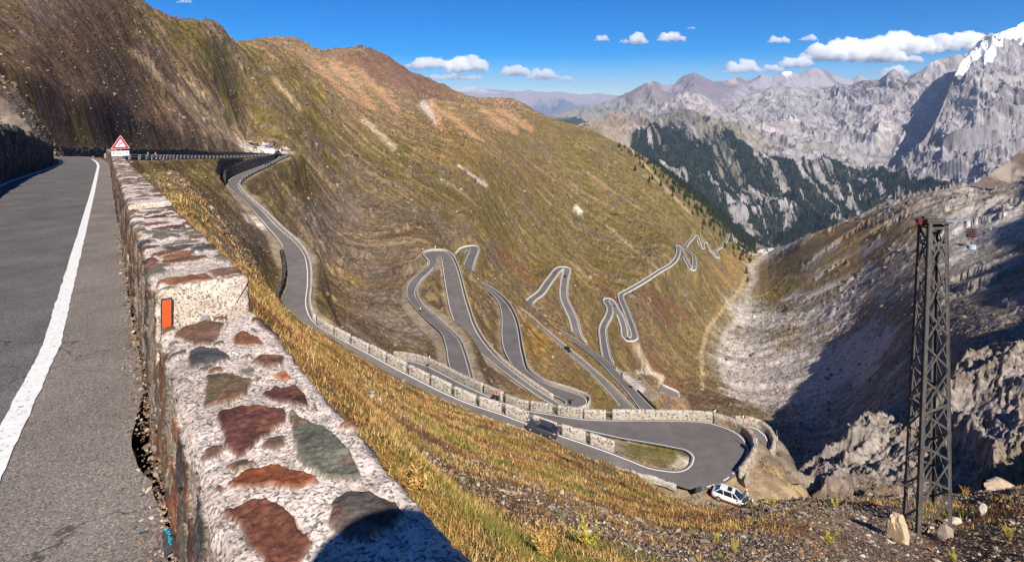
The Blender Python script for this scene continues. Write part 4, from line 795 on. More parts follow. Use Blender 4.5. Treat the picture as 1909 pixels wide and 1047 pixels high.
usA = [(590, 619), (622, 651), (654, 685), (688, 717), (721, 757), (761.5, 799), (802.5, 840), (845, 886), (892, 935), (941, 985), (992, 1038), (1046, 1093), (1100, 1152)]
blocks(pathA, side_of(AR, AL), usA, 0.62, 1.25, lambda k: (f'pitted cream parapet block beside the grass island, nearest the big hairpin' if k == 12 else f'cream parapet block on the descending road, {ORD[12 - k]} uphill of the grass island'), 'parapet blocks along the descending road')
b0, b1 = ni(AL, 1335, 790), len(AL); BL = AL[b0:b1]; BR_ = AR[b0:b1]
pB = off_path(BL, BR_, 0.25)
usB = [(1330, 1141), (1130, 1087.5), (1086, 1038), (1029, 988), (984, 941), (935, 901), (898, 733)]
sB = side_of(BL, BR_)
pBo = pB[::-1].copy()
def labB(k): return ['long curved end of the cream parapet at the near lip of the upper hairpin strip', 'cream parapet block behind the red helmeted motorcyclists'][k] if k < 2 else f'cream parapet block behind the upper hairpin strip, {ORD[k - 2]} right of the motorcyclists'
usBo = [(u1, u0) for u0, u1 in usB][::-1]
blocks(pBo, -sB, usBo, 0.62, 1.3, labB, 'parapet blocks behind the hairpin strip')
# hairpin parapet: from the right end of the strip round the outside of the bend
p = resample(off_path(AL, AR, 0.3)[ni(AL, 1370, 887):b0 + 1], 0.4)
w_ = wall_obj('hairpin_wall', p, side_of(AL, AR), 0.7, 1.35, 7.5, M['buttress'], 0.35, 0.10, seed=31)
tag(w_, 'tall cream and rust stone wall wrapping the outside of the big hairpin', 'stone wall')
LL_, LR_ = ROADS['lower_bend']
p = resample(off_path(LL_, LR_, 0.25), 0.4)
w_ = wall_obj('hairpin_wall', p, side_of(LL_, LR_), 0.7, 1.3, 8.0, M['buttress'], 0.35, 0.08, seed=32)
tag(w_, 'curved stone wall round the lower bend just outside the big hairpin', 'stone wall')
# low kerb wall on the hill side of the descending road
p = resample(off_path(AL, AR, 0.15)[ni(AL, 720, 695):ni(AL, 1285, 910)], 0.4)
w_ = wall_obj('kerb_wall', p, side_of(AL, AR), 0.45, 0.36, 0.30, M['kerb'], 0.15, 0.20, seed=33)
tag(w_, 'crumbling pale stone kerb between the dark car and the near slope', 'kerb')
# parapets of the farther switchbacks: one continuous wall each
CL, CR_ = ROADS['C']; EL, ER = ROADS['E']; FL, FR = ROADS['F']
def far_wall(A_, B_, cond, H, label, T=.5, o_=.3, step=1.2, mt='block', below=2.0):
    p = resample(cut(off_path(A_, B_, o_), cond), step)
    w_ = wall_obj('parapet', p, side_of(A_, B_), T, H, below, M[mt], 0.6, 0.04, seed=len(label)); tag(w_, label, 'parapet', 'parapets of the switchback roads below'); return w_
n = len(CL)
def idx(A_, u, v): return int(np.argmin([math.hypot(uv_of(q)[0] - u, uv_of(q)[1] - v) for q in A_]))
i0, i1 = 0, idx(CR_, 810, 500)
far_wall(CR_[:i1], CL[:i1], lambda u, v: True, .9, 'low pale parapet on the inner curve of the nearer of the two long loops')
i2 = idx(CL, 800, 492); i3 = idx(CL, 1035, 746)
far_wall(CL[i2:i3], CR_[i2:i3], lambda u, v: True, 1.0, 'long cream parapet round the hairpin top and down the right of the second loop')
i4 = idx(CL, 1050, 765) if False else idx(CR_, 1050, 765)
far_wall(CR_[i4:], CL[i4:], lambda u, v: True, 1.1, 'cream parapet round the closed bend and up the right side of the third loop')
far_wall(ER, EL, lambda u, v: v < 772, 1.0, 'thin pale parapet down the right edge of the long straight below the third loop', o_=.2)
far_wall(FR, FL, lambda u, v: v < 690, 1.0, 'pale parapet at the top of the lowest visible straight', o_=.2)
far_wall(FR, FL, lambda u, v: 727 < v < 775, 1.0, 'dark edged parapet below the gravel lay-by', o_=.2, mt='darkwall')
GLo, GRo = ROADS['G']; JL, JR = ROADS['J']; KL, KR = ROADS['K']
def verge(A_, B_, label, o_=.2, H=.8):
    far_wall(A_, B_, lambda u, v: True, H, label, .5, o_, 3.0, 'farwall', 1.5)
verge(GRo, GLo, 'pale low wall inside the pointed hairpin in the middle of the slope'); verge(GLo, GRo, 'pale low wall outside the pointed hairpin in the middle of the slope')
verge(JR, JL, 'pale low wall on the valley side of the distant double hairpin'); verge(JL, JR, 'pale low wall on the hill side of the distant double hairpin')
verge(KR, KL, 'pale thin wall beside the farthest switchbacks near the village', .2, 1.0)
hl, hr = ROADS['hairpin_top']; verge(hl, hr, 'pale low wall round the small hairpin behind the second loop')
hl, hr = ROADS['low_spur']; verge(hr, hl, 'curved pale wall round the small dark lay-by road above the hut')
print('walls', time.time() - T0)

# ------------------------------------------------------------------ the parapet beside the camera
def granite_mat():
    m = bpy.data.materials.new('granite_masonry'); m.use_nodes = True; nt = m.node_tree; b = nt.nodes['Principled BSDF']; L = nt.links.new
    b.inputs['Roughness'].default_value = 0.88; b.inputs['Specular IOR Level'].default_value = 0.2
    a = nt.nodes.new('ShaderNodeVertexColor'); a.layer_name = 'tint'; tc = nt.nodes.new('ShaderNodeTexCoord')
    v = nt.nodes.new('ShaderNodeTexVoronoi'); v.inputs['Scale'].default_value = 105; L(tc.outputs['Object'], v.inputs['Vector'])
    sc_ = nt.nodes.new('ShaderNodeSeparateColor'); L(v.outputs['Color'], sc_.inputs[0])
    cr = nt.nodes.new('ShaderNodeValToRGB'); e = cr.color_ramp.elements; e[0].position = 0.0; e[0].color = (.22, .23, .25, 1); e[1].position = .22; e[1].color = (.62, .60, .60, 1)
    x = e.new(.45); x.color = (1.05, .98, .94, 1); x = e.new(.8); x.color = (1.3, 1.22, 1.18, 1); L(sc_.outputs[0], cr.inputs[0])
    n0 = nt.nodes.new('ShaderNodeTexNoise'); n0.inputs['Scale'].default_value = 9; n0.inputs['Detail'].default_value = 6; L(tc.outputs['Object'], n0.inputs['Vector'])
    r0 = nt.nodes.new('ShaderNodeMapRange'); r0.inputs[1].default_value = .3; r0.inputs[2].default_value = .7; r0.inputs[3].default_value = .75; r0.inputs[4].default_value = 1.2; L(n0.outputs[0], r0.inputs[0])
    n1_ = nt.nodes.new('ShaderNodeTexNoise'); n1_.inputs['Scale'].default_value = 38; n1_.inputs['Detail'].default_value = 8; n1_.inputs['Roughness'].default_value = .75; L(tc.outputs['Object'], n1_.inputs['Vector'])
    c1 = nt.nodes.new('ShaderNodeValToRGB'); e = c1.color_ramp.elements; e[0].position = .32; e[0].color = (.42, .40, .42, 1); e[1].position = .70; e[1].color = (1.75, 1.55, 1.4, 1); x = e.new(.5); x.color = (1, .95, .92, 1); L(n1_.outputs[0], c1.inputs[0])
    mx = nt.nodes.new('ShaderNodeMix'); mx.data_type = 'RGBA'; L(a.outputs[1], mx.inputs['Factor']); L(cr.outputs[0], mx.inputs['A']); L(c1.outputs[0], mx.inputs['B'])
    mu = nt.nodes.new('ShaderNodeVectorMath'); mu.operation = 'MULTIPLY'; L(a.outputs[0], mu.inputs[0]); L(mx.outputs['Result'], mu.inputs[1])
    ms = nt.nodes.new('ShaderNodeVectorMath'); ms.operation = 'SCALE'; L(mu.outputs[0], ms.inputs[0]); L(r0.outputs[0], ms.inputs['Scale']); L(ms.outputs[0], b.inputs['Base Color'])
    bp = nt.nodes.new('ShaderNodeBump'); bp.inputs['Distance'].default_value = .005; n2_ = nt.nodes.new('ShaderNodeTexNoise'); n2_.inputs['Scale'].default_value = 60; n2_.inputs['Detail'].default_value = 6
    L(tc.outputs['Object'], n2_.inputs['Vector']); L(n2_.outputs[0], bp.inputs['Height']); L(bp.outputs[0], b.inputs['Normal']); return m
M['granite'] = granite_mat()
def par_at(s):                                 # foot of the parapet at distance s along the road
    k = np.asarray(s, float) + 9; i = np.arange(len(PAR))
    p = np.stack([np.interp(k, i, PAR[:, c]) for c in range(3)], -1); nv = np.stack([np.interp(k, i, nn[:, c]) for c in range(2)], -1); return p, nv
STC = [lin(c) for c in ((100, 76, 62), (82, 62, 58), (98, 98, 90), (74, 72, 72), (124, 86, 64), (108, 90, 76), (116, 110, 100), (88, 70, 62))]
def worley(a, b, cell, seed, el=(1.0, 1.0)):
    """distance to the border of irregular cells, cell id"""
    x, y = a / cell / el[0], b / cell / el[1]; x = x + .22 * fbm(x * 1.5, y * 1.5, 3, seed + 3); y = y + .22 * fbm(x * 1.5 + 5, y * 1.5, 3, seed + 4)
    ix, iy = np.floor(x), np.floor(y); f1 = np.full(x.shape, 9.); f2 = np.full(x.shape, 9.); idv = np.zeros(x.shape)
    for dx in (-1, 0, 1):
        for dy in (-1, 0, 1):
            gx, gy = ix + dx, iy + dy; px = gx + .15 + .7 * h2(gx, gy, seed); py = gy + .15 + .7 * h2(gx, gy, seed + 1)
            d = np.hypot(x - px, y - py); cid = h2(gx, gy, seed + 2); nw = d < f1
            f2 = np.where(nw, f1, np.minimum(f2, d)); idv = np.where(nw, cid, idv); f1 = np.where(nw, d, f1)
    return (f2 - f1), f1, idv
def near_wall(s0, s1, T, H, res, label, seed, polys=None, cell=.24, frac=.62):
    ns = int((s1 - s0) / res) + 1; ss = np.linspace(s0, s1, ns); foot, nv = par_at(ss)
    below = .5; r = .045
    q1 = np.arange(-below, H - r, res); arc = np.linspace(0, math.pi / 2, 5)
    pr = [(0, z_, 'l') for z_ in q1] + [(r - r * math.cos(a_), H - r + r * math.sin(a_), 't') for a_ in arc] + [(x_, H, 't') for x_ in np.arange(r + res, T - r, res)] + \
         [(T - r + r * math.sin(a_), H - r + r * math.cos(a_), 't') for a_ in arc] + [(T, z_, 'r') for z_ in q1[::-1]]
    pw = np.array([(a_, b_) for a_, b_, _ in pr]); m = len(pw); q = np.concatenate([[0], np.cumsum(np.linalg.norm(np.diff(pw, axis=0), axis=1))])
    # outward direction in the profile plane
    tg = np.gradient(pw, axis=0); no = np.stack([-tg[:, 1], tg[:, 0]], 1); no /= np.linalg.norm(no, axis=1)[:, None] + 1e-9
    # cap rows: shrink the profile towards the middle at both ends, keeping a round edge
    cap = [(0.0, .0, 0), (.35, 0, 0), (.7, 0, 0), (.92, .0, 0), (.985, .012, 0)]
    SSg = np.repeat(ss[:, None], m, 1); Qg = np.repeat(q[None], ns, 0)
    isl = np.arange(m) < len(q1); ist = ~isl & (np.arange(m) < m - len(q1))
    ab = np.repeat(pw[None, :, 0], ns, 0); upv = np.repeat(pw[None, :, 1], ns, 0)
    e1, f1, cid = worley(SSg, Qg, cell, seed, (1.0, 1.25))
    keep = ((cid * 7.31) % 1) < frac
    stone = sstep(.10, .17, e1 + .03 * fbm(SSg * 30, Qg * 30, 3, seed)) * keep
    # side stones are slabs set on edge
    e2, f2_, cid2 = worley(SSg, upv, .30, seed + 9, (.62, 1.3)); keep2 = ((cid2 * 5.17) % 1) < .55; st2 = sstep(.14, .20, e2 + .03 * fbm(SSg * 30, Qg * 30, 3, seed)) * keep2
    stone = np.where(ist[None], stone, st2); cid = np.where(ist[None], cid, cid2)
    ci = np.array(STC)[(np.floor(cid * 977) % len(STC)).astype(int)]
    if polys is not None:
        nz = .036 * fbm(SSg * 8, ab * 8, 3, seed + 5, .5); stone = np.where(ist[None], 0, stone)
        pd_ = np.full(SSg.shape, -9.)
        for poly_, c_ in polys:
            ins = np.zeros(SSg.shape, bool); n = len(poly_); dd = np.full(SSg.shape, 9.)
            for i in range(n):
                (a0, b0), (a1, b1) = poly_[i], poly_[(i + 1) % n]
                with np.errstate(divide='ignore', invalid='ignore'):
                    cn = ((b0 > ab) != (b1 > ab)) & (SSg < (a1 - a0) * (ab - b0) / (b1 - b0 + 1e-12) + a0)
                ins ^= cn; dx, dy = a1 - a0, b1 - b0; t = np.clip(((SSg - a0) * dx + (ab - b0) * dy) / (dx * dx + dy * dy), 0, 1); dd = np.minimum(dd, np.hypot(SSg - a0 - t * dx, ab - b0 - t * dy))
            pd_ = np.maximum(pd_, np.where(ins, dd, -dd)); mk = sstep(-.005, .007, np.where(ins, dd, -dd) + nz * .5) * ist[None]; ci = np.where((mk > stone)[..., None], lin(c_), ci); stone = np.maximum(stone, mk)
    if polys is not None:
        e4, f4, cid4 = worley(SSg, Qg, .075, seed + 33, (1.0, 1.3)); sm = sstep(.22, .40, e4) * (((cid4 * 3.91) % 1) < .30) * (pd_ < -.022) * ist[None] * (fbm(SSg * 3, Qg * 3, 2, seed + 34) > -.15)
        ci = np.where((sm > stone)[..., None], np.array(STC)[(np.floor(cid4 * 771) % len(STC)).astype(int)], ci); stone = np.maximum(stone, sm)
    mort = np.where(ist[None, :, None], lin((206, 194, 182)), lin((170, 158, 142)))
    st_noise = fbm(SSg * 7, Qg * 7, 4, seed + 7, .6); rust = fbm(SSg * 9 + 3, Qg * 9, 4, seed + 8, .6)
    sc_ = ci * (1 + .5 * st_noise[..., None]); sc_ = sc_ * (1 - .5 * sstep(.1, .4, rust)[..., None]) + lin((132, 90, 64)) * .5 * sstep(.1, .4, rust)[..., None]
    col_ = mort * (.92 + .3 * fbm(SSg * 5, Qg * 5, 4, seed + 10)[..., None]); col_ = col_ * (1 - stone[..., None]) + sc_ * stone[..., None]
    # mortar lumps and the proud stones
    tilt = fbm(SSg * 4.5, Qg * 4.5, 3, seed + 11)
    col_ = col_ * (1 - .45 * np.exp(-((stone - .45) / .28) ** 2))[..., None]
    dsp = .018 * fbm(SSg * 9, Qg * 9, 5, seed + 12, .68) + stone * (.016 + .016 * tilt) - .012 * np.exp(-((stone - .5) / .25) ** 2)
    dsp = dsp + .002 * fbm(SSg * 60, Qg * 60, 2, seed + 13)
    A_ = ab + no[None, :, 0] * dsp; B_ = upv + no[None, :, 1] * dsp
    A_ = A_ + np.where(ist[None], .0, .015) * 0 + (.02 * fbm(SSg * 1.3, Qg * .1, 3, seed + 14))
    def to3(sv_, A1, B1):
        p_, n_ = par_at(sv_); g_ = np.zeros(A1.shape + (3,)); g_[..., 0] = p_[..., 0] - n_[..., 0] * A1; g_[..., 1] = p_[..., 1] - n_[..., 1] * A1; g_[..., 2] = p_[..., 2] + B1; return g_
    g = to3(SSg, A_, B_); rowsA, rowsC = [], []
    for end, sgn in ((0, -1), (-1, 1)):
        ca, cb = T / 2, H * .45; rr_ = []; cc_ = []
        for k in range(26):
            f_ = k / 25.0; a1 = ca + (A_[end] - ca) * f_; b1 = cb + (B_[end] - cb) * f_
            bulge = .03 * (1 - f_ ** 8) + .012 * fbm(a1 * 9, b1 * 9, 4, seed + 20, .6) + .004 * fbm(a1 * 50, b1 * 50, 2, seed + 21)
            rr_.append(to3(np.full(m, ss[end]) + sgn * bulge, a1, b1)); cc_.append(np.ones((m, 3)) * lin((196, 182, 166)) * (1 + .25 * fbm(a1 * 8, b1 * 8, 4, seed + 22)[:, None]))
        rr_, cc_ = np.array(rr_[:-1]), np.array(cc_[:-1])
        rowsA.append(rr_ if end == 0 else rr_[::-1]); rowsC.append(cc_ if end == 0 else cc_[::-1])
    G = np.concatenate([rowsA[0], g, rowsA[1]], 0); C_ = np.concatenate([rowsC[0], col_, rowsC[1]], 0); Al = np.concatenate([np.zeros(rowsA[0].shape[:2]), stone, np.zeros(rowsA[1].shape[:2])], 0)
    o = np_mesh('stone_parapet', G.reshape(-1, 3), grid_quads(*G.shape[:2])[:, ::-1], M['granite'], np.clip(C_, 0.01, .95).reshape(-1, 3))
    at = o.data.color_attributes['tint']; buf = np.zeros(len(o.data.vertices) * 4, np.float32); at.data.foreach_get('color', buf); buf[3::4] = np.clip(Al.ravel(), 0, 1); at.data.foreach_set('color', buf)
    tag(o, label, 'parapet'); return o
def to_sa(u, v, H):                            # a pixel on the top plane of the parapet -> (distance along, across)
    s_ = 0.5
    for _ in range(12):
        p, nv = par_at(s_); z_ = p[2] + H; d_ = -z_ * F / (v - HV); w3 = np.array([(u - CU) / F * d_, d_]); t_ = np.array([-nv[1], nv[0]]); t_ = np.array([nv[1], -nv[0]]) if False else t_
        k_ = (w3 - p[:2]) @ np.array([nv[1], -nv[0]]); s_ += k_
    return s_, -((w3 - par_at(s_)[0][:2]) @ par_at(s_)[1])
ST = [((104, 84, 72), [(258, 175), (300, 140), (375, 122), (445, 135), (425, 180), (400, 215), (340, 220), (285, 205)]), ((74, 76, 76), [(315, 245), (360, 228), (430, 235), (475, 270), (430, 285), (370, 300), (308, 308)]),
 ((122, 82, 62), [(482, 180), (515, 157), (560, 170), (603, 205), (560, 218), (490, 212)]), ((76, 62, 58), [(555, 115), (610, 112), (680, 135), (692, 160), (650, 185), (600, 160)]), ((96, 76, 64), [(655, 198), (720, 200), (800, 235), (770, 258), (700, 245)]),
 ((100, 74, 62), [(556, 280), (590, 262), (680, 262), (670, 290), (610, 303)]), ((98, 72, 56), [(718, 280), (790, 280), (880, 315), (800, 318), (740, 300)]), ((96, 84, 66), [(380, 335), (480, 327), (560, 350), (540, 410), (460, 445), (375, 458), (385, 390)]),
 ((84, 54, 52), [(600, 395), (650, 372), (730, 380), (775, 405), (785, 458), (700, 435), (640, 425)]), ((168, 108, 78), [(645, 335), (690, 318), (715, 340), (690, 358)]), ((92, 60, 54), [(420, 485), (560, 452), (695, 470), (690, 510), (600, 580), (510, 645), (460, 600), (435, 540)]),
 ((98, 100, 88), [(712, 468), (740, 478), (900, 590), (985, 700), (990, 730), (880, 742), (780, 690), (740, 640), (735, 590), (705, 540)]), ((134, 80, 52), [(468, 745), (560, 695), (640, 673), (740, 700), (828, 740), (720, 785), (600, 765), (500, 760)]),
 ((112, 72, 56), [(438, 850), (540, 815), (620, 805), (700, 850), (785, 970), (740, 1047), (660, 1090), (560, 990), (490, 900)]), ((84, 78, 74), [(850, 825), (920, 775), (1010, 785), (1110, 830), (1140, 870), (1000, 985), (930, 960), (860, 900)])]
H1_, H2_, H3_ = .68, .90, .97
polys = [([to_sa(200 + x_ / 2.066, 540 + y_ / 2.066, H1_) for x_, y_ in pl], c_) for c_, pl in ST]
print('stones s range', [tuple(round(k, 2) for k in p_[0][0]) for p_ in polys])
near_wall(-1.9, 1.42, .57, H1_, .0062, 'nearest parapet block, its pale granite top set with brown and green stones', 401, polys)
w2 = near_wall(1.62, 7.15, .55, H2_, .016, 'parapet block whose end face carries the orange reflector', 421)
near_wall(7.3, 16.5, .55, H3_, .03, 'long parapet block farther along the near road, beyond the reflector block', 441)
near_wall(16.6, 30, .55, H3_, .05, 'parapet stretch just before the warning sign on the near road', 461)
near_wall(30.1, 54, .55, H3_, .08, 'far curving end of the near road parapet, left of the warning sign', 481)
print('near walls', time.time() - T0)
# reflector and pipe stub on the end face
p_, n_ = par_at(1.62); ax_s = np.array([n_[1], -n_[0]])
def on_end(a_, h_, o_): q = np.array([p_[0] - n_[0] * a_ - ax_s[0] * o_, p_[1] - n_[1] * a_ - ax_s[1] * o_, p_[2] + h_]); return Vector(q)
M['orange'] = mat('orange_reflector', (0.85, 0.10, 0.02), noise=[(90, .18, 2)], rough=.35, spec=.5, bump=.001, bscale=260)
M['steel'] = mat('galvanised_steel', (0.34, 0.35, 0.36), noise=[(6, .2, 4)], rough=.5, metal=.5)
M['dark'] = mat('dark_plastic', (0.05, 0.05, 0.055), rough=.6, noise=[(8, .2, 3)])
R_ = Matrix(((-n_[0], -ax_s[0], 0), (-n_[1], -ax_s[1], 0), (0, 0, 1))).to_4x4()
bm = bmesh.new(); add_box(bm, (0, 0, 0), (.068, .012, .27)); bmesh.ops.transform(bm, matrix=Matrix.Translation(on_end(.055, .715, .05)) @ R_, verts=bm.verts)
bmesh.ops.bevel(bm, geom=list(bm.edges), offset=.004, segments=2, affect='EDGES'); fr = bm_obj('reflector_frame', bm, M['dark'], w2)
bm = bmesh.new(); add_box(bm, (0, .008, 0), (.050, .008, .248)); bmesh.ops.transform(bm, matrix=Matrix.Translation(on_end(.055, .715, .05)) @ R_, verts=bm.verts); rf_ = bm_obj('reflector', bm, M['orange'], fr); rf_['label'] = 'orange rectangular reflector in a dark frame'
bm = bmesh.new(); add_cyl(bm, on_end(.30, .66, -.05), on_end(.27, .64, .17), .028, n=20); bm_obj('pipe_stub', bm, M['steel'], w2, True)
# small wrapper lying on the verge at the foot of the parapet
def lay(name, parts, loc, rz, label, cat):
    o = empty(name, loc, label, cat, rz)
    return o
q_ = Vector((( 318 - CU) / F * 2.62, 2.62, -2.06 - .06 * .2 + .02)); wr = empty('gel_wrapper', q_, 'crumpled black sports gel wrapper with cyan lettering at the foot of the nearest parapet', 'wrapper', R(125))
xs = np.linspace(-.085, .085, 26); ys = np.linspace(-.03, .03, 12); gx, gy = np.meshgrid(xs, ys, indexing='ij'); gz = .012 * fbm(gx * 30 + 3, gy * 30, 3, 501) + .012 + .008 * (1 - (gy / .03) ** 2)
M['wrapper'] = mat('wrapper_foil', (0.06, 0.06, 0.062), rough=.35, spec=.5); M['cyan'] = mat('cyan_print', (0.01, 0.45, 0.62), rough=.4)
np_mesh('foil', np.stack([gx, gy, gz], -1).reshape(-1, 3), grid_quads(26, 12), M['wrapper'], parent=wr)
bm = bmesh.new()
for k in range(6): add_box(bm, (-.05 + k * .018, .002 + .004 * (k % 2), .031), (.008, .007 + .004 * (k % 3), .002), .2 * (k % 2))
bm_obj('lettering', bm, M['cyan'], wr); bm = bmesh.new(); bmesh.ops.create_icosphere(bm, subdivisions=2, radius=.009); bmesh.ops.scale(bm, vec=(1.2, .8, .5), verts=bm.verts); bmesh.ops.translate(bm, vec=(.085, .012, .02), verts=bm.verts); bm_obj('cap', bm, M['cyan'], wr)
# road markings of the near road
i_ = resample(par_off(.62), .12); j_ = resample(par_off(.77), .12); n = min(len(i_), len(j_))
def mark(o0, o1, nm='road_marking'):
    n = 900; k_ = np.linspace(-9, 60, n); p0, nv0 = par_at(k_); t_ = np.linspace(0, 1, 6)[None, :]
    of = np.interp(k_, [-9, 0, 1.3, 4], [1.3, .38, .15, 0])[:, None] * (o0 < 2) + o0 + (o1 - o0) * t_ + .012 * fbm(k_[:, None] * 8 + 0 * t_, t_ * 2 + 0 * k_[:, None], 3, 9) * (np.abs(t_ - .5) > .4)
    g = np.stack([p0[:, None, 0] + nv0[:, None, 0] * of, p0[:, None, 1] + nv0[:, None, 1] * of, p0[:, None, 2] + 0 * of + .006], -1); return g
g = mark(.62, .76)
def worn_paint():
    m = mat('worn_paint', (0.74, 0.73, 0.70), noise=[(14, .10, 6)], rough=.8); nt = m.node_tree; L = nt.links.new; b = nt.nodes['Principled BSDF']; tc = nt.nodes.new('ShaderNodeTexCoord')
    n0 = nt.nodes.new('ShaderNodeTexNoise'); n0.inputs['Scale'].default_value = 26; n0.inputs['Detail'].default_value = 8; n0.inputs['Roughness'].default_value = .7; L(tc.outputs['Object'], n0.inputs['Vector'])
    r0 = nt.nodes.new('ShaderNodeMapRange'); r0.inputs[1].default_value = .36; r0.inputs[2].default_value = .42; L(n0.outputs[0], r0.inputs[0])
    mx = nt.nodes.new('ShaderNodeMix'); mx.data_type = 'RGBA'; mx.inputs['A'].default_value = (.16, .145, .13, 1); src = b.inputs['Base Color'].links[0].from_socket; L(r0.outputs[0], mx.inputs['Factor']); L(src, mx.inputs['B']); L(mx.outputs['Result'], b.inputs['Base Color']); return m
M['worn'] = worn_paint()
o = np_mesh('road_marking', g.reshape(-1, 3), grid_quads(*g.shape[:2]), M['worn']); tag(o, kind='structure')
g = mark(4.12, 4.24); _w = np.interp(np.linspace(-9, 60, 900), [34, 54], [0, -1.25])[:, None]; _p, _n = par_at(np.linspace(-9, 60, 900)); g[..., 0] += _n[:, None, 0] * _w; g[..., 1] += _n[:, None, 1] * _w; o = np_mesh('road_marking', g.reshape(-1, 3), grid_quads(*g.shape[:2]), M['worn']); tag(o, kind='structure')

# ------------------------------------------------------------------ ground scatter: grass, scree (stuff) 
def in_road(x, y):
    u = CU + x / y * F; return bil(best, U, LD, u, np.log(y))
def scatter_pts(n, u0, u1, d0, d1, seed, clear=.5, dens=None):
    r = np.random.default_rng(seed); u = r.uniform(u0, u1, n); d = np.exp(r.uniform(math.log(d0), math.log(d1), n)); x = (u - CU) / F * d
    ok = in_road(x, d) > clear
    # keep off the near road and its parapet
    pd = np.full(n, 9e9)
    for k in range(0, len(PAR), 1): 
        dd = (x - PAR[k, 0]) * nn[k, 0] + (d - PAR[k, 1]) * nn[k, 1]; al = np.hypot(x - PAR[k, 0], d - PAR[k, 1]); m_ = al < 1.2; pd = np.where(m_, np.minimum(pd, dd), pd)
    ok &= ~((pd < 9e8) & (pd > -.75))
    ok &= ~((x < PAR[np.clip(((d - PAR[0, 1]) / .811).astype(int), 0, len(PAR) - 1), 0] + .8) & (d < 22))
    x, d = x[ok], d[ok]; return x, d, groundv(x, d), r
def sample_attr(A_, x, y): return bil(A_, U, LD, CU + x / y * F, np.log(y))
M['leaf'] = mat('dry_grass', attr=True, rough=.9, spec=.1)
M['stonebit'] = mat('scree_stone', attr=True, rough=.95, spec=.08, noise=[(4, .2, 4)], bump=.02, bscale=6)
zgrey = sstep(.45, .75, selr)
ZG = np.clip(fbm(X / 14, S / 14, 3, 611) * 1.6 + .20 * sstep(1280, 1400, UU) + .20 * sstep(1400, 1500, UU) - .34 * sstep(1400, 1100, UU) - .27 - .15 * sstep(940, 900, vis) * (UU < 1300), -1, 1)
def blades(name, x, y, z, r, hgt, wid, nb, cols, spread, cw=None):
    n = len(x); N = n * nb; bx = np.repeat(x, nb) + r.normal(0, 1, N) * np.repeat(spread, nb); by = np.repeat(y, nb) + r.normal(0, 1, N) * np.repeat(spread, nb); bz = groundv(bx, by) - .02
    h = np.repeat(hgt, nb) * r.uniform(.5, 1.25, N); w_ = np.repeat(wid, nb) * r.uniform(.7, 1.3, N); az = r.uniform(0, 2 * math.pi, N); le = r.uniform(.1, .75, N) * h; la = r.uniform(0, 2 * math.pi, N)
    dx, dy = np.cos(az) * w_ / 2, np.sin(az) * w_ / 2; V = np.zeros((N, 5, 3)); o = np.stack([bx, by, bz], -1)
    V[:, 0] = o + np.stack([-dx, -dy, 0 * dx], -1); V[:, 1] = o + np.stack([dx, dy, 0 * dx], -1)
    mid = o + np.stack([np.cos(la) * le * .35, np.sin(la) * le * .35, h * .55], -1); V[:, 2] = mid + np.stack([dx * .8, dy * .8, 0 * dx], -1); V[:, 3] = mid - np.stack([dx * .8, dy * .8, 0 * dx], -1)
    V[:, 4] = o + np.stack([np.cos(la) * le, np.sin(la) * le, h], -1)
    b = np.arange(N)[:, None] * 5; T_ = np.concatenate([b + np.array([[0, 1, 2]]), b + np.array([[0, 2, 3]]), b + np.array([[3, 2, 4]])], 1).reshape(-1, 3)
    ci = cols[r.integers(0, len(cols), n)] if cw is None else cw; c = np.repeat(ci, nb, 0) * r.uniform(.7, 1.3, (N, 1)); c = np.repeat(c, 5, 0)
    o = np_mesh(name, V.reshape(-1, 3), T_, M['leaf'], np.clip(c, .01, .9), smooth=False); return o
GC = np.array([lin(c) for c in ((186, 148, 88), (168, 128, 72), (140, 118, 64), (200, 172, 116), (122, 88, 58), (112, 112, 54), (158, 112, 68), (98, 72, 52))])
x, y, z, r = scatter_pts(46000, 300, 1960, 2.2, 75, 701)
g_ = sample_attr(ZG, x, y); keep = r.uniform(0, 1, len(x)) > np.clip(.25 + g_ * 1.6, 0.04, .93); x, y, z = x[keep], y[keep], z[keep]
hg = np.clip(.03 + .0058 * y, .035, .30) * r.uniform(.5, 1.4, len(x)); wd = np.clip(.0022 + .0011 * y, .004, .075)
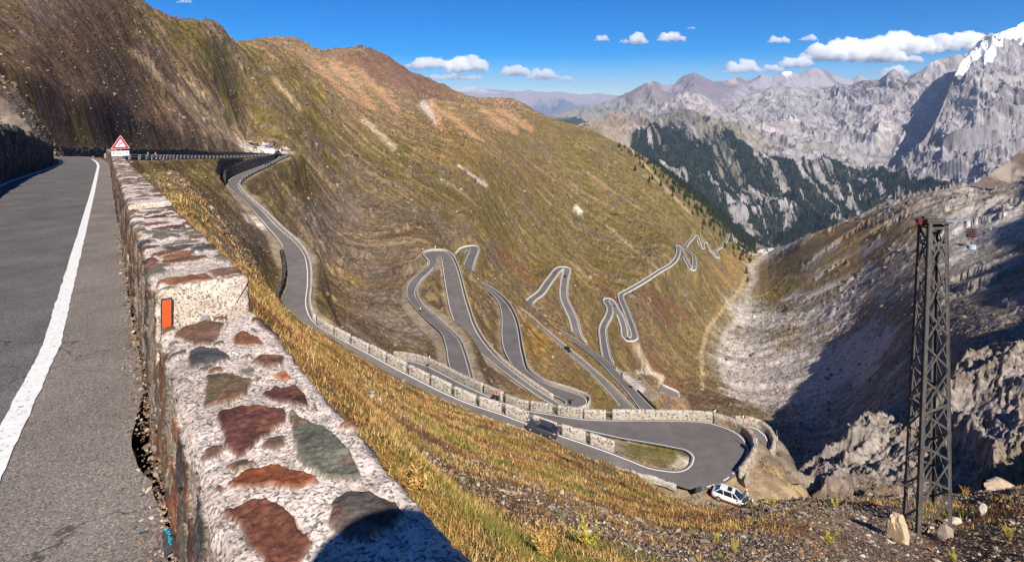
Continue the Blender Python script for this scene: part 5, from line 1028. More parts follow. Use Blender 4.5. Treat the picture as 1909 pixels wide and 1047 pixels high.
# patches of one colour
pn = fbm(x / 2.2, y / 1.5, 3, 75); pi = np.clip(((pn + .5) * 8 + r.normal(0, 1.4, len(x))).astype(int), 0, 7)
tag(blades('grass', x, y, z, r, hg, wd, 9, GC, np.clip(.03 + .006 * y, .03, .28), GC[[5, 2, 0, 3, 1, 6, 4, 7]][pi]), kind='stuff', label='golden and olive dry grass on the slope right of the parapet', cat='grass')
def stones(name, x, y, z, r, size, cols, label, flat=.6):
    bm = bmesh.new(); bmesh.ops.create_icosphere(bm, subdivisions=1, radius=1); bv_ = np.array([v.co[:] for v in bm.verts]); bf = np.array([[v.index for v in f.verts] for f in bm.faces]); bm.free()
    n = len(x); k = len(bv_); V = bv_[None] * (1 + r.uniform(-.38, .38, (n, k, 1))) * np.stack([r.uniform(.6, 1.4, n), r.uniform(.6, 1.4, n), r.uniform(flat * .6, flat * 1.4, n)], -1)[:, None]
    a_ = r.uniform(0, 6.28, n); ca, sa = np.cos(a_)[:, None], np.sin(a_)[:, None]; vx = V[..., 0] * ca - V[..., 1] * sa; vy = V[..., 0] * sa + V[..., 1] * ca
    ti = r.uniform(-.5, .5, n)[:, None]; vz = V[..., 2] * np.cos(ti) + vx * np.sin(ti); V = np.stack([vx, vy, vz], -1) * size[:, None, None] + np.stack([x, y, z + size * .15], -1)[:, None]
    T_ = (np.arange(n)[:, None, None] * k + bf[None]).reshape(-1, 3); c = np.repeat(cols[r.integers(0, len(cols), n)] * r.uniform(.7, 1.25, (n, 1)), k, 0)
    return tag(np_mesh(name, V.reshape(-1, 3), T_, M['stonebit'], np.clip(c, .01, .9), smooth=False), kind='stuff', label=label, cat='stones')
SCc = np.array([lin(c) for c in ((138, 122, 106), (118, 104, 92), (100, 90, 82), (156, 140, 122), (126, 98, 78), (92, 84, 78), (142, 108, 80), (180, 168, 150))])
x, y, z, r = scatter_pts(60000, 640, 1960, 5, 75, 702)
g_ = sample_attr(ZG, x, y); keep = r.uniform(0, 1, len(x)) < np.clip(.15 + g_ * 1.5, .04, .97); x, y, z = x[keep], y[keep], z[keep]
sz = y * r.lognormal(math.log(1.6), .55, len(x)) / F; sz = np.clip(sz, .01, .22)
stones('scree', x, y, z, r, sz, SCc, 'grey and rust scree stones strewn over the near slope')
r = np.random.default_rng(77); n = 2600; ss_ = 14 * r.uniform(0, 1, n) ** 1.6 - .5; pf = np.stack([np.interp(ss_ + 9, np.arange(len(PAR)), PAR[:, c]) for c in range(3)], -1); nf = np.stack([np.interp(ss_ + 9, np.arange(len(PAR)), nn[:, c]) for c in range(2)], -1); of = np.abs(r.normal(0, .06, n))
stones('grit', pf[:, 0] + nf[:, 0] * of, pf[:, 1] + nf[:, 1] * of, pf[:, 2] + .0, r, r.lognormal(math.log(.006), .5, n), SCc, 'loose grit and crumbs of mortar along the foot of the near parapet')
# farther slopes: boulders and dark tussocks that break up the grass
def cond_far(x, y, vmin=0):
    z = groundv(x, y); v = HV - z / y * F; u = CU + x / y * F; return z, u, v
x, y, z, r = scatter_pts(60000, -20, 1940, 70, 900, 703, .9); g_ = sample_attr(selr, x, y); rr = sample_attr(rm, x, y); rt = sample_attr(right, x, y)
keep = r.uniform(0, 1, len(x)) < np.clip(.10 + .5 * g_ + rr + .05 * rt, 0, 1); x, y, z = x[keep], y[keep], z[keep]
cg = np.stack([sample_attr(col[..., k], x, y) for k in range(3)], -1)
sz = y * r.lognormal(math.log(1.1), .5, len(x)) / F
bm_cols = np.array([lin(c) for c in ((132, 114, 96), (108, 92, 78), (96, 84, 72), (150, 134, 116), (120, 96, 76))])
stones('boulders', x, y, z, r, sz, bm_cols, 'small dark and pale boulders scattered over the long grassy slope', .8)
x, y, z, r = scatter_pts(9000, -60, 480, 26, 80, 713, .9); keep = (x < np.interp(y, PAR[::-1, 1] if False else np.sort(PAR[:60, 1]), np.sort(PAR[:60, 0])[::-1]) - 6) | (y > 60); x, y, z = x[keep], y[keep], z[keep]
stones('boulders', x, y, z, r, y * r.lognormal(math.log(1.6), .5, len(x)) / F, bm_cols, 'broken rock and small boulders on the bank above the dark retaining wall', .8)
x, y, z, r = scatter_pts(60000, -20, 1500, 70, 1100, 704, 1.2); g_ = sample_attr(selr, x, y); rt = sample_attr(right, x, y); keep = (rt < .3) & (r.uniform(0, 1, len(x)) > g_ * .6); x, y, z = x[keep], y[keep], z[keep]
cg = np.stack([sample_attr(col[..., k], x, y) for k in range(3)], -1) * r.uniform(.55, 1.25, (len(x), 1)) * np.where(r.uniform(0, 1, (len(x), 1)) < .3, np.array([[.82, .88, .65]]), np.array([[1.1, 1.0, .85]]))
hg = y * r.uniform(1.2, 3.0, len(x)) / F
tag(blades('tussocks', x, y, z, r, hg, hg * .8, 3, GC, hg * .5, cg), kind='stuff', label='low dry tussocks covering the long grassy slope', cat='tussocks')
print('scatter', time.time() - T0)

# ------------------------------------------------------------------ weeds, single boulders
def ground_uv(u, d): x = (u - CU) / F * d; return Vector((x, d, ground(x, d)))
def find_d(u, v, d0, d1, first=True):          # depth at which the ground is seen in the photograph's direction (u, v)
    ds = np.exp(np.linspace(math.log(d0), math.log(d1), 400)); zz = groundv((u - CU) / F * ds, ds); vv = HV - zz / ds * F
    k = np.where(np.diff(np.sign(vv - v)) != 0)[0]
    return ds[k[0] if first else k[-1]] if len(k) else ds[np.argmin(np.abs(vv - v))]
def boulder(u, v, d0, d1, size, label, c, seed, stretch=(1, 1, 1), sink=.2, cat='boulder', name='boulder'):
    d = find_d(u, v, d0, d1); p = ground_uv(u, d); bm = bmesh.new(); bmesh.ops.create_icosphere(bm, subdivisions=4, radius=1)
    co = np.array([q.co[:] for q in bm.verts]); f = 1 + .35 * fbm(co[:, 0] * 1.3 + seed, co[:, 1] * 1.3 + co[:, 2] * .9, 3, seed) + .22 * ridge(co[:, 0] * 2.2 + seed, co[:, 2] * 2.2 + co[:, 1], 4, seed + 1)
    for k in range(7):
        n_ = np.array([math.sin(seed + k * 2.1), math.cos(seed * 1.7 + k), math.sin(k * 1.3 + .5)]); n_ /= np.linalg.norm(n_); q = co @ n_; f = np.where(q * f > .72, .72 / np.maximum(q, .3), f)
    co = co * f[:, None]
    for q, c_ in zip(bm.verts, co): q.co = Vector(c_ * np.array(stretch) * size)
    o = bm_obj(name, bm, mat('boulder_rock', tuple(lin(c)), noise=[(3 / size, .3, 6), (14 / size, .25, 4)], bump=.04 * size, bscale=5 / size, rough=.95, spec=.1), smooth=False)
    o.location = p + Vector((0, 0, size * stretch[2] * (1 - sink * 2) * .6)); tag(o, label, cat); return o
boulder(1672, 1005, 10, 30, .42, 'tall pale boulder leaning at the left foot of the lattice pylon', (196, 172, 142), 3, (.8, .8, 1.7), .1)
boulder(1762, 1003, 10, 30, .26, 'rough grey boulder between the right legs of the lattice pylon', (150, 136, 122), 5, (1, .8, 1.3), .1)
boulder(1832, 960, 10, 26, .16, 'upright pale block of stone standing right of the pylon', (206, 194, 178), 8, (.7, .7, 1.9), 0)
boulder(1868, 908, 20, 34, .5, 'broad pale boulder on the crest at the right edge', (176, 156, 132), 9, (1.8, 1, .8), .2)
boulder(1777, 975, 14, 28, .24, 'flat pale stone just right of the pylon', (190, 176, 158), 12, (1.5, 1, .6), .2)
boulder(1390, 905, 50, 90, .55, 'small stone stump beside the end of the hairpin wall', (150, 140, 128), 15, (.8, .8, 1.6), 0)
boulder(1512, 905, 50, 130, 1.6, 'pale rock at the tip of the sandy shoulder below the hairpin', (150, 138, 120), 17, (1.2, 1, .9), .2)
boulder(1480, 890, 50, 110, 1.3, 'small grey outcrop on the sandy shoulder right of the white car', (140, 124, 108), 19, (1.3, 1, .7), .2)
def weed(u, v, d0, d1, h, label, seed, cols):
    d = find_d(u, v, d0, d1); p = ground_uv(u, d); o = empty('weed', p, label, 'plant'); r = np.random.default_rng(seed); V, T_, C_ = [], [], []; Vs, Ts = [], []
    for k in range(9):
        az = r.uniform(0, 6.28); le = r.uniform(.1, .45) * h; hh = h * r.uniform(.6, 1); base = np.array([r.normal(0, .05 * h), r.normal(0, .05 * h), -.02]); tip = base + np.array([math.cos(az) * le, math.sin(az) * le, hh]); pr = None
        for i in range(9):
            t = i / 8; c = base * (1 - t) + tip * t + np.array([0, 0, .1 * h * t * (1 - t)]); w_ = .012 * h * (1.2 - t)
            Vs += [c + [w_, 0, 0], c - [w_, 0, 0]]
            if i: b = len(Vs) - 4; Ts += [[b, b + 1, b + 3], [b, b + 3, b + 2]]
            if i > 1:
                for _ in range(3):
                    a2 = r.uniform(0, 6.28); L_ = h * r.uniform(.10, .2) * (1.2 - t * .7); d_ = np.array([math.cos(a2), math.sin(a2), r.uniform(.1, .9)]); sd = np.array([-d_[1], d_[0], 0]) * L_ * .2; b = len(V)
                    V += [c, c + d_ * L_ * .5 + sd, c + d_ * L_, c + d_ * L_ * .5 - sd]; T_ += [[b, b + 1, b + 2], [b, b + 2, b + 3]]; C_ += [cols[r.integers(len(cols))]] * 4
    np_mesh('stems', np.array(Vs), Ts, M['leaf'], np.ones((len(Vs), 3)) * lin((150, 120, 60)), parent=o, smooth=False); np_mesh('leaves', np.array(V), T_, M['leaf'], np.array(C_), parent=o, smooth=False); return o
YG = [lin(c) for c in ((176, 168, 66), (150, 150, 60), (200, 176, 84))]; DG = [lin(c) for c in ((196, 150, 84), (176, 124, 70), (206, 176, 110))]
weed(1095, 1022, 3, 12, .42, 'leafy yellow green weed in the grass, largest at the bottom centre', 1, YG); weed(1018, 1046, 3, 9, .34, 'dry tan weed at the bottom edge left of the leafy green weed', 2, DG)
weed(775, 920, 3, 10, .22, 'small tan weed in the grass near the parapet edge', 3, DG); weed(1545, 1015, 7, 16, .5, 'bright yellow green weed on the scree left of the pylon', 4, YG)
weed(1557, 945, 12, 26, .55, 'thin yellow weed on the crest left of the pylon', 5, YG); weed(1800, 915, 12, 28, .5, 'thin dry weed on the crest right of the pylon', 6, DG)
weed(1780, 1030, 8, 16, .4, 'green weed at the foot of the pylon on the right', 7, YG); weed(1880, 1000, 8, 18, .45, 'low green weed at the right edge of the picture', 8, YG)
weed(1440, 945, 12, 30, .6, 'dark leafy weed on the crest just right of the white car', 9, YG); weed(1335, 1010, 5, 14, .3, 'small yellow weed at lower centre right', 10, YG); weed(1370, 1030, 5, 14, .28, 'small yellow weed beside the bottom edge, right of centre', 11, YG)

# ------------------------------------------------------------------ lattice pylon
M['girder'] = mat('weathered_steel', (0.12, 0.108, 0.098), noise=[(1.5, .35, 5), (9, .25, 4)], rough=.65, metal=.35, bump=.002, bscale=30)
M['redglass'] = mat('red_insulator', (0.16, 0.025, 0.02), rough=.35, spec=.5); M['paleglass'] = mat('pale_insulator', (.5, .55, .6), rough=.3, spec=.5)
PB = [Vector((14.38, 20.0, -15.75)), Vector((15.97, 20.45, -15.35)), Vector((16.35, 21.9, -15.3)), Vector((14.85, 21.4, -15.75))]
tc_ = Vector((15.66, 20.95, -4.45)); PT = [tc_ + Vector((dx, dy, 0)) for dx, dy in ((-.44, -.40), (.32, -.30), (.44, .40), (-.32, .30))]
py = empty('lattice_pylon', Vector((15.4, 20.95, -15.5)), 'tall rusty steel lattice pylon of a lift line on the right, with a short arm', 'pylon'); ip = Matrix.Translation(-Vector((15.4, 20.95, -15.5)))
def pp(k, t): return PB[k].lerp(PT[k], t)
def part(nm, f, mt, par=py, sm=False):
    bm = bmesh.new(); f(bm); bmesh.ops.transform(bm, matrix=ip, verts=bm.verts); return bm_obj(nm, bm, mt, par, sm)
for k in range(4):
    def leg(bm, k=k):
        c_ = (PB[0] + PB[2]) / 2; out = (PB[k] - c_); out.z = 0; ax_ = Vector((1 if out.x > 0 else -1, 0, 0)); ay = Vector((0, 1 if out.y > 0 else -1, 0))
        add_bar(bm, pp(k, -.02) - ax_ * .06, pp(k, 1) - ax_ * .05, .14, .016, Vector((0, 1, 0))); add_bar(bm, pp(k, -.02) - ay * .05, pp(k, 1) - ay * .04, .016, .13, Vector((0, 1, 0)))
    part('leg', leg, M['girder'])
NP = 9; ts_ = [0.0] + [1 - (1 - .02) * ((NP - i) / NP) ** .86 for i in range(1, NP)] + [.985]
for a_, b_ in ((0, 1), (1, 2), (2, 3), (3, 0)):
    for i in range(NP):
        def br(bm, i=i, a_=a_, b_=b_):
            add_bar(bm, pp(a_, ts_[i]), pp(b_, ts_[i + 1]), .075, .02, (PB[b_] - PB[a_]).cross(Vector((0, 0, 1))))
            add_bar(bm, pp(b_, ts_[i]), pp(a_, ts_[i + 1]), .075, .02, (PB[b_] - PB[a_]).cross(Vector((0, 0, 1))))
        part('brace', br, M['girder'])
def belt(bm):
    for a_, b_ in ((0, 1), (1, 2), (2, 3), (3, 0)): add_bar(bm, pp(a_, BT), pp(b_, BT), .09, .012, (PB[b_] - PB[a_]).cross(Vector((0, 0, 1))))
for BT in (.40, .93, .985): part('belt', belt, M['girder'])
T_ = tc_
def head(bm):
    add_box(bm, T_ + Vector((0, 0, .02)), (.9, .8, .04)); add_box(bm, T_ + Vector((-.05, -.2, .10)), (.75, .12, .10), .1); add_box(bm, T_ + Vector((-.02, .15, .12)), (.65, .12, .12), .3); add_box(bm, T_ + Vector((.05, 0, -.25)), (.62, .08, .4), .2)
part('head_platform', head, M['girder'])
A1 = T_ + Vector((.30, 0, .04)); A2 = T_ + Vector((1.22, -.25, .14))
def arm(bm):
    add_bar(bm, A1 + Vector((0, .12, 0)), A2, .05, .07); add_bar(bm, A1 + Vector((0, -.22, 0)), A2, .05, .07); add_bar(bm, T_ + Vector((.34, -.1, -.55)), A2 + Vector((-.25, 0, 0)), .05, .06); add_bar(bm, A1, A1 + Vector((.5, .1, .22)), .04, .04)
part('arm', arm, M['steel'])
def pul(bm): add_cyl(bm, T_ + Vector((-.50, -.10, .02)), T_ + Vector((-.50, .0, .02)), .12, n=20); add_cyl(bm, T_ + Vector((-.50, .06, .04)), T_ + Vector((-.50, .10, .04)), .10, n=20)
part('pulley', pul, M['redglass'], sm=False)
def ins(bm):
    for dx in (-.09, .09):
        for k in range(4): add_cyl(bm, A2 + Vector((dx, 0, -.36 - k * .085)), A2 + Vector((dx, 0, -.40 - k * .085)), .10, .085, 14)
part('insulator', ins, M['redglass'])
part('hanger', lambda bm: (add_cyl(bm, A2, A2 + Vector((0, 0, -1.0)), .018), add_bar(bm, A2 + Vector((-.1, 0, -.30)), A2 + Vector((.1, 0, -.30)), .03, .03), add_bar(bm, A2 + Vector((-.1, 0, -.72)), A2 + Vector((.1, 0, -.72)), .03, .03)), M['girder'])
part('weight', lambda bm: add_cyl(bm, A2 + Vector((0, 0, -.94)), A2 + Vector((0, 0, -1.08)), .14, n=16), M['paleglass'])
def cable(a, b, sag, r_, label):
    o = bpy.data.curves.new('cable', 'CURVE'); o.dimensions = '3D'; o.bevel_depth = r_; sp = o.splines.new('POLY'); sp.points.add(30)
    for i in range(31): t = i / 30; q = Vector(a).lerp(Vector(b), t); q.z -= sag * 4 * t * (1 - t); sp.points[i].co = (*q, 1)
    o.materials.append(M['girder']); t_ = bpy.data.objects.new('tmp', o); SC.collection.objects.link(t_); me = bpy.data.meshes.new_from_object(t_.evaluated_get(bpy.context.evaluated_depsgraph_get())); bpy.data.objects.remove(t_); c = link(bpy.data.objects.new('cable', me)); tag(c, label, 'cable')
cable(T_ + Vector((-.5, 0, -.1)), P(1545, 560, 60), 1.0, .007, 'thin cable running down left from the pulley of the pylon')
cable(A2 + Vector((0, 0, .05)), P(2000, 345, 40), .3, .009, 'thin cable running up right from the arm of the pylon')
boulder_ = None
# a second, far pylon on the grassy knoll
fd = find_d(1637, 399, 1000, 1600); fp = ground_uv(1637, fd); bm = bmesh.new()
for a_, b_ in ((-1, -1), (1, -1), (1, 1), (-1, 1)): add_bar(bm, fp + Vector((a_ * 1.6, b_ * 1.6, -2)), fp + Vector((a_ * .5, b_ * .5, 18)), .35, .35)
for k in range(6): add_bar(bm, fp + Vector((-1.4 + k * .15, -1.4, k * 3)), fp + Vector((1.4 - k * .15, -1.4, k * 3 + 3)), .25, .25)
add_bar(bm, fp + Vector((-2.5, 0, 18)), fp + Vector((2.5, 0, 18)), .5, .5); tag(bm_obj('lattice_pylon', bm, M['girder']), 'tiny distant pylon on the green knoll far behind the near pylon', 'pylon')

# ------------------------------------------------------------------ signs
M['signwhite'] = mat('sign_white', (.75, .75, .76), noise=[(6, .06, 3)], rough=.45, spec=.4); M['signred'] = mat('sign_red', (.62, .015, .02), rough=.4, spec=.4, noise=[(8, .08, 3)]); M['signblack'] = mat('sign_black', (.02, .02, .022), rough=.5); M['signblue'] = mat('sign_blue', (.02, .12, .55), rough=.45)
M['signdark'] = mat('sign_dark', (.03, .05, .05), rough=.5)
def sign_frame(loc, target=Vector((0, 0, 0)), flip=False):
    d = Vector(target) - Vector(loc); return math.atan2(d.x, -d.y) * -1 if False else math.atan2(d.y, d.x) + math.pi / 2
def prism(bm, pts, y0, y1, M_=None):           # polygon in local x,z extruded along y
    a_ = [bm.verts.new((p[0], y0, p[1])) for p in pts]; b_ = [bm.verts.new((p[0], y1, p[1])) for p in pts]; n = len(pts)
    bm.faces.new(a_); bm.faces.new(b_[::-1])
    for i in range(n): bm.faces.new((a_[i], b_[i], b_[(i + 1) % n], a_[(i + 1) % n]))
def tri(r_, cz, rc=.06):
    out = []
    for k in range(3):
        a_ = math.pi / 2 + k * 2 * math.pi / 3; cx_, cz_ = (r_ - 2 * rc) * math.cos(a_), (r_ - 2 * rc) * math.sin(a_) + cz
        for j in range(5): b_ = a_ - math.pi / 3 + j * math.pi / 6; out.append((cx_ + rc * math.cos(b_), cz_ + rc * math.sin(b_)))
    return out
sd = 30.5; sp_ = P(225, 272, sd)
base_z = P(226, 318, sd).z - .6
sg = empty('warning_sign', Vector((sp_.x, sp_.y, base_z)), 'red triangle bends warning sign with a 3 Km plate behind the near parapet', 'road sign', sign_frame(sp_)); 
zc = sp_.z - base_z; mpx = sd / F
def sp(nm, f, mt, par=None): bm = bmesh.new(); f(bm); return bm_obj(nm, bm, mt, par or sg)
sp('pole', lambda bm: add_cyl(bm, (0, .06, 0), (0, .06, zc + .2), .035), M['steel'])
c0 = zc + (272 - 269) * mpx
tb = sp('triangle_border', lambda bm: prism(bm, tri(.50, c0, .04), -.01, .02), M['signwhite']); sp('red_triangle', lambda bm: prism(bm, tri(.47, c0, .04), -.014, .0), M['signred'], tb)
sp('white_field', lambda bm: prism(bm, tri(.29, c0, .02), -.018, .0), M['signwhite'], tb)
def bend(bm):
    pts = [(-.065, -.11), (-.065, .0), (-.03, .03), (.03, .03), (.065, .06), (.065, .13)]
    for (x0, z0), (x1, z1) in zip(pts[:-1], pts[1:]): add_bar(bm, (x0, -.021, c0 + z0), (x1, -.021, c0 + z1), .036, .004, Vector((0, 1, 0)))
sp('bend_symbol', bend, M['signblack'], tb)
pz = zc - (286 - 272) * mpx
pl_ = sp('plate', lambda bm: add_box(bm, (0, 0, pz), (.78, .02, .27)), M['signwhite'])
def text(body, size, loc, par, mt, rz=0.0, ext=.002):
    c = bpy.data.curves.new('lettering', 'FONT'); c.body = body; c.size = size; c.extrude = ext; c.align_x = 'CENTER'; c.align_y = 'CENTER'; c.materials.append(mt)
    me_ob = bpy.data.objects.new('tmp', c); SC.collection.objects.link(me_ob); me = bpy.data.meshes.new_from_object(me_ob.evaluated_get(bpy.context.evaluated_depsgraph_get())); bpy.data.objects.remove(me_ob)
    me.materials.clear(); me.materials.append(mt); o = link(bpy.data.objects.new('lettering', me), par); o.location = loc; o.rotation_euler = (R(90), 0, rz); return o
text('3 Km', .17, (0, -.014, pz), pl_, M['signblack'])
def arrows(bm):
    for sx in (AX,): add_bar(bm, (sx, -.013, pz - .08), (sx, -.013, pz + .05), .02, .004, Vector((0, 1, 0))); prism(bm, [(sx - .04, pz + .03), (sx + .04, pz + .03), (sx, pz + .10)], -.016, -.011)
for AX in (-.29, .29): sp('arrow', arrows, M['signblack'], pl_)
def chevron(u, v, d, size, label, ang=None, pole=1.6, left=True, grey=False):
    p = P(u, v, d); o = empty('chevron_sign', p - Vector((0, 0, pole)), label, 'chevron sign', sign_frame(p) if ang is None else ang)
    h = size / 2
    bm = bmesh.new(); add_box(bm, (0, 0, pole), (size, .05, size)); bo = bm_obj('panel', bm, M['steel'] if grey else M['signblack'], o)
    bm = bmesh.new(); s_ = -1 if left else 1
    prism(bm, [(s_ * h * .75, pole), (s_ * h * .05, pole + h * .8), (-s_ * h * .65, pole + h * .8), (s_ * h * .05, pole), (-s_ * h * .65, pole - h * .8), (s_ * h * .05, pole - h * .8)], -.05, -.026); bm_obj('chevron', bm, M['signwhite'], bo)
    bm = bmesh.new(); add_cyl(bm, (0, .04, -1.0), (0, .04, pole + h + (.9 if grey else 0)), .05); bm_obj('pole', bm, M['steel'], o); return o
chevron(1334, 766.5, 86, .75, 'white chevron sign on the parapet, left of the two above the big hairpin'); chevron(1386.5, 776, 86, .62, 'white chevron sign, right of the two above the big hairpin')
chevron(1411, 822, 74.5, .8, 'grey backed chevron sign on the wall at the outside of the big hairpin', R(50), 1.0, True, True); chevron(1449, 818, 84, .8, 'grey backed chevron sign on the outer wall of the lower bend', R(50), 1.0, True, True)
chevron(710, 655.5, 92, .85, 'black and white chevron sign at the left end of the hairpin strip', pole=1.2); chevron(801.5, 665.5, 106, .6, 'small white chevron sign behind the curved parapet of the strip', pole=1.2)
chevron(1095, 732, 158, .8, 'small white chevron sign by the closed bend of the third loop'); chevron(812, 460, 270, 1.3, 'tiny sign on the outer wall of the second loop hairpin'); chevron(789, 464, 268, 1.1, 'tiny sign at the left end of the second loop hairpin')
chevron(568, 455, 148, .8, 'small white sign on a thin post beside the upper straight', pole=1.8); chevron(523, 280, 300, 1.8, 'pale post sign on the far side of the car park hairpin', pole=1.5)
def board(u, v, d, w_, h_, pole, label, mt, ang=None, extra=None):
    p = P(u, v, d); o = empty('sign_board', p - Vector((0, 0, pole)), label, 'sign', sign_frame(p) if ang is None else ang); bm = bmesh.new(); add_box(bm, (0, 0, pole), (w_, .08, h_)); b_ = bm_obj('panel', bm, mt, o)
    bm = bmesh.new()
    for sx in (-.38, .38): add_cyl(bm, (sx * w_, .08, -.8), (sx * w_, .08, pole + h_ * .4), .05)
    bm_obj('poles', bm, M['steel'], o)
    if extra: extra(b_, pole)
    return o
def ex1(b_, pole): bm = bmesh.new(); add_box(bm, (0, -.05, pole - .75), (1.5, .04, .28)); bm_obj('white_strip', bm, M['signwhite'], b_); bm = bmesh.new(); add_box(bm, (.1, -.05, pole + .2), (.35, .04, .3), .3); bm_obj('emblem', bm, M['signwhite'], b_)
board(1193.5, 707, 262, 1.6, 1.9, 2.4, 'dark information board with a white strip beside the gravel lay-by', M['signdark'], extra=ex1)
board(1303, 912, 67, .85, .62, .95, 'back of a dark sign board beside the dashed line at the hairpin', M['signdark'], R(25))
board(502, 283.5, 283, 5.0, 3.2, 1.8, 'large white board on two poles at the car park hairpin', M['signwhite'])
board(497.5, 273, 300, 1.4, 1.4, 3.2, 'small blue sign above the red car at the car park', M['signblue'])

# ------------------------------------------------------------------ vehicles
M['glass'] = mat('car_glass', (.015, .02, .025), rough=.08, spec=.8); M['tyre'] = mat('tyre', (.02, .02, .02), rough=.9); M['rim'] = mat('rim', (.4, .4, .42), rough=.35, metal=.6); M['tail'] = mat('tail_light', (.5, .01, .01), rough=.3); M['head'] = mat('head_light', (.7, .72, .75), rough=.15); M['trim'] = mat('lower_trim', (.20, .04, .035), rough=.6)
def paint_mat(nm, c, rough=.28): return mat(nm, c, rough=rough, spec=.6, noise=[(2, .05, 3)])
def car(loc, rz, label, paint, L_=4.3, W_=1.68, H_=1.38, hatch=True, group=None, trim=None, hood_open=False, tilt=0.0, cat='car', sunroof=False, simple=False):
    o = empty('car', loc, label, cat, rz, group); o.rotation_euler = (0, tilt, rz); a_ = L_ / 2; w_ = W_ / 2
    st = [(-a_, .80, .42, .70), (-a_ + .10, .92, .30, .86), (-a_ + .5, .98, .24, .90), (-.9, 1, .22, .88), (0, 1, .22, .86), (.75, 1, .22, .84), (1.1, .99, .22, .82), (a_ - .5, .95, .24, .72), (a_ - .12, .86, .28, .62), (a_, .70, .38, .54)]
    rings = []
    for x_, f, zb, zt in st:
        W2 = w_ * f; rings.append([(x_, -W2 * .9, zb), (x_, -W2, zb + .12), (x_, -W2, zb + (zt - zb) * .55), (x_, -W2 * .93, zt - .03), (x_, -W2 * .6, zt + .02), (x_, 0, zt + .04), (x_, W2 * .6, zt + .02), (x_, W2 * .93, zt - .03), (x_, W2, zb + (zt - zb) * .55), (x_, W2, zb + .12), (x_, W2 * .9, zb)])
    bm = bmesh.new(); vr = [[bm.verts.new(p) for p in r_] for r_ in rings]
    for i in range(len(vr) - 1):
        for j in range(10):
            if hood_open and i >= 6 and i < 8 and 3 <= j <= 6: continue
            bm.faces.new((vr[i][j], vr[i + 1][j], vr[i + 1][j + 1], vr[i][j + 1]))
        bm.faces.new((vr[i][0], vr[i][10], vr[i + 1][10], vr[i + 1][0]))
    bm.faces.new(vr[0][::-1]); bm.faces.new(vr[-1]); body = bm_obj('body', bm, paint, o, True)
    zb = .84; rs = (-a_ + (.22 if hatch else .75), .92); rt = (-a_ + (.95 if hatch else 1.25), .25)
    low = [(rs[0], -w_ * .80, zb + .04), (rs[1], -w_ * .84, zb), (rs[1], w_ * .84, zb), (rs[0], w_ * .80, zb + .04)]; top = [(rt[0], -w_ * .66, H_ - .03), (rt[1], -w_ * .68, H_ - .02), (rt[1], w_ * .68, H_ - .02), (rt[0], w_ * .66, H_ - .03)]
    bm = bmesh.new(); lv = [bm.verts.new(p) for p in low]; tv = [bm.verts.new(p) for p in top]
    for j in range(4): bm.faces.new((lv[j], lv[(j + 1) % 4], tv[(j + 1) % 4], tv[j]))
    bm.faces.new(tv); bm_obj('windows', bm, M['glass'], o)
    bm = bmesh.new(); xs_ = np.linspace(rt[0] - .05, rt[1] + .05, 6); g_ = []
    for x_ in xs_: g_.append([bm.verts.new((x_, y_, H_ - .02 + .045 * (1 - (y_ / (w_ * .7)) ** 2) * (1 - ((x_ - (rt[0] + rt[1]) / 2) / (rt[1] - rt[0])) ** 2 * 1.6))) for y_ in np.linspace(-w_ * .70, w_ * .70, 6)])
    for i in range(5):
        for j in range(5): bm.faces.new((g_[i][j], g_[i + 1][j], g_[i + 1][j + 1], g_[i][j + 1]))
    roof = bm_obj('roof', bm, paint, o, True)
    if sunroof: bm = bmesh.new(); add_box(bm, ((rt[0] + rt[1]) / 2 + .25, 0, H_ + .035), (.5, .8, .02)); bm_obj('sunroof', bm, M['glass'], roof)
    if not simple:
        bm = bmesh.new()
        for sy in (-1, 1):
            for (p0, p1) in (((rs[1], .84), (rt[1], .68)), ((rs[0], .80), (rt[0], .66))): add_bar(bm, (p0[0], sy * w_ * p0[1], zb + .01), (p1[0], sy * w_ * p1[1], H_ - .01), .07, .06)
            for xm in (.12, -.85): add_bar(bm, (xm, sy * (w_ * .835), zb), (xm - .12, sy * (w_ * .685), H_ - .02), .06, .05)
        bm_obj('pillars', bm, paint, o)
        for nm, x_, mt in (('headlight', a_ - .10, M['head']), ('taillight', -a_ + .03, M['tail'])):
            for sy in (-1, 1): bm = bmesh.new(); add_box(bm, (x_, sy * w_ * .62, .62 if x_ > 0 else .74), (.12, .34, .14)); bm_obj(nm, bm, mt, o)
        bm = bmesh.new(); add_box(bm, (-a_ - .0, 0, .66), (.05, .46, .12)); bm_obj('number_plate', bm, M['signwhite'], o)
        bm = bmesh.new()
        for sy in (-1, 1): add_box(bm, (.0, sy * w_ * .985, .34), (L_ * .86, .05, .16))
        add_box(bm, (-a_ + .02, 0, .42), (.1, W_ * .85, .2)); add_box(bm, (a_ - .04, 0, .42), (.1, W_ * .72, .18)); bm_obj('bumper_strip', bm, trim or M['dark'], o)
        bm = bmesh.new()
        for sy in (-1, 1): add_box(bm, (.78, sy * (w_ + .06), .93), (.12, .16, .1))
        bm_obj('mirrors', bm, paint, o)
    for x_ in (-a_ + .82, a_ - .82):
        for sy in (-1, 1):
            bm = bmesh.new(); add_cyl(bm, (x_, sy * (w_ - .18), .31), (x_, sy * (w_ + .015), .31), .31, n=20); wh = bm_obj('wheel', bm, M['tyre'], o)
            if not simple: bm = bmesh.new(); add_cyl(bm, (x_, sy * (w_ + .0), .31), (x_, sy * (w_ + .025), .31), .19, n=14); bm_obj('rim', bm, M['rim'], wh)
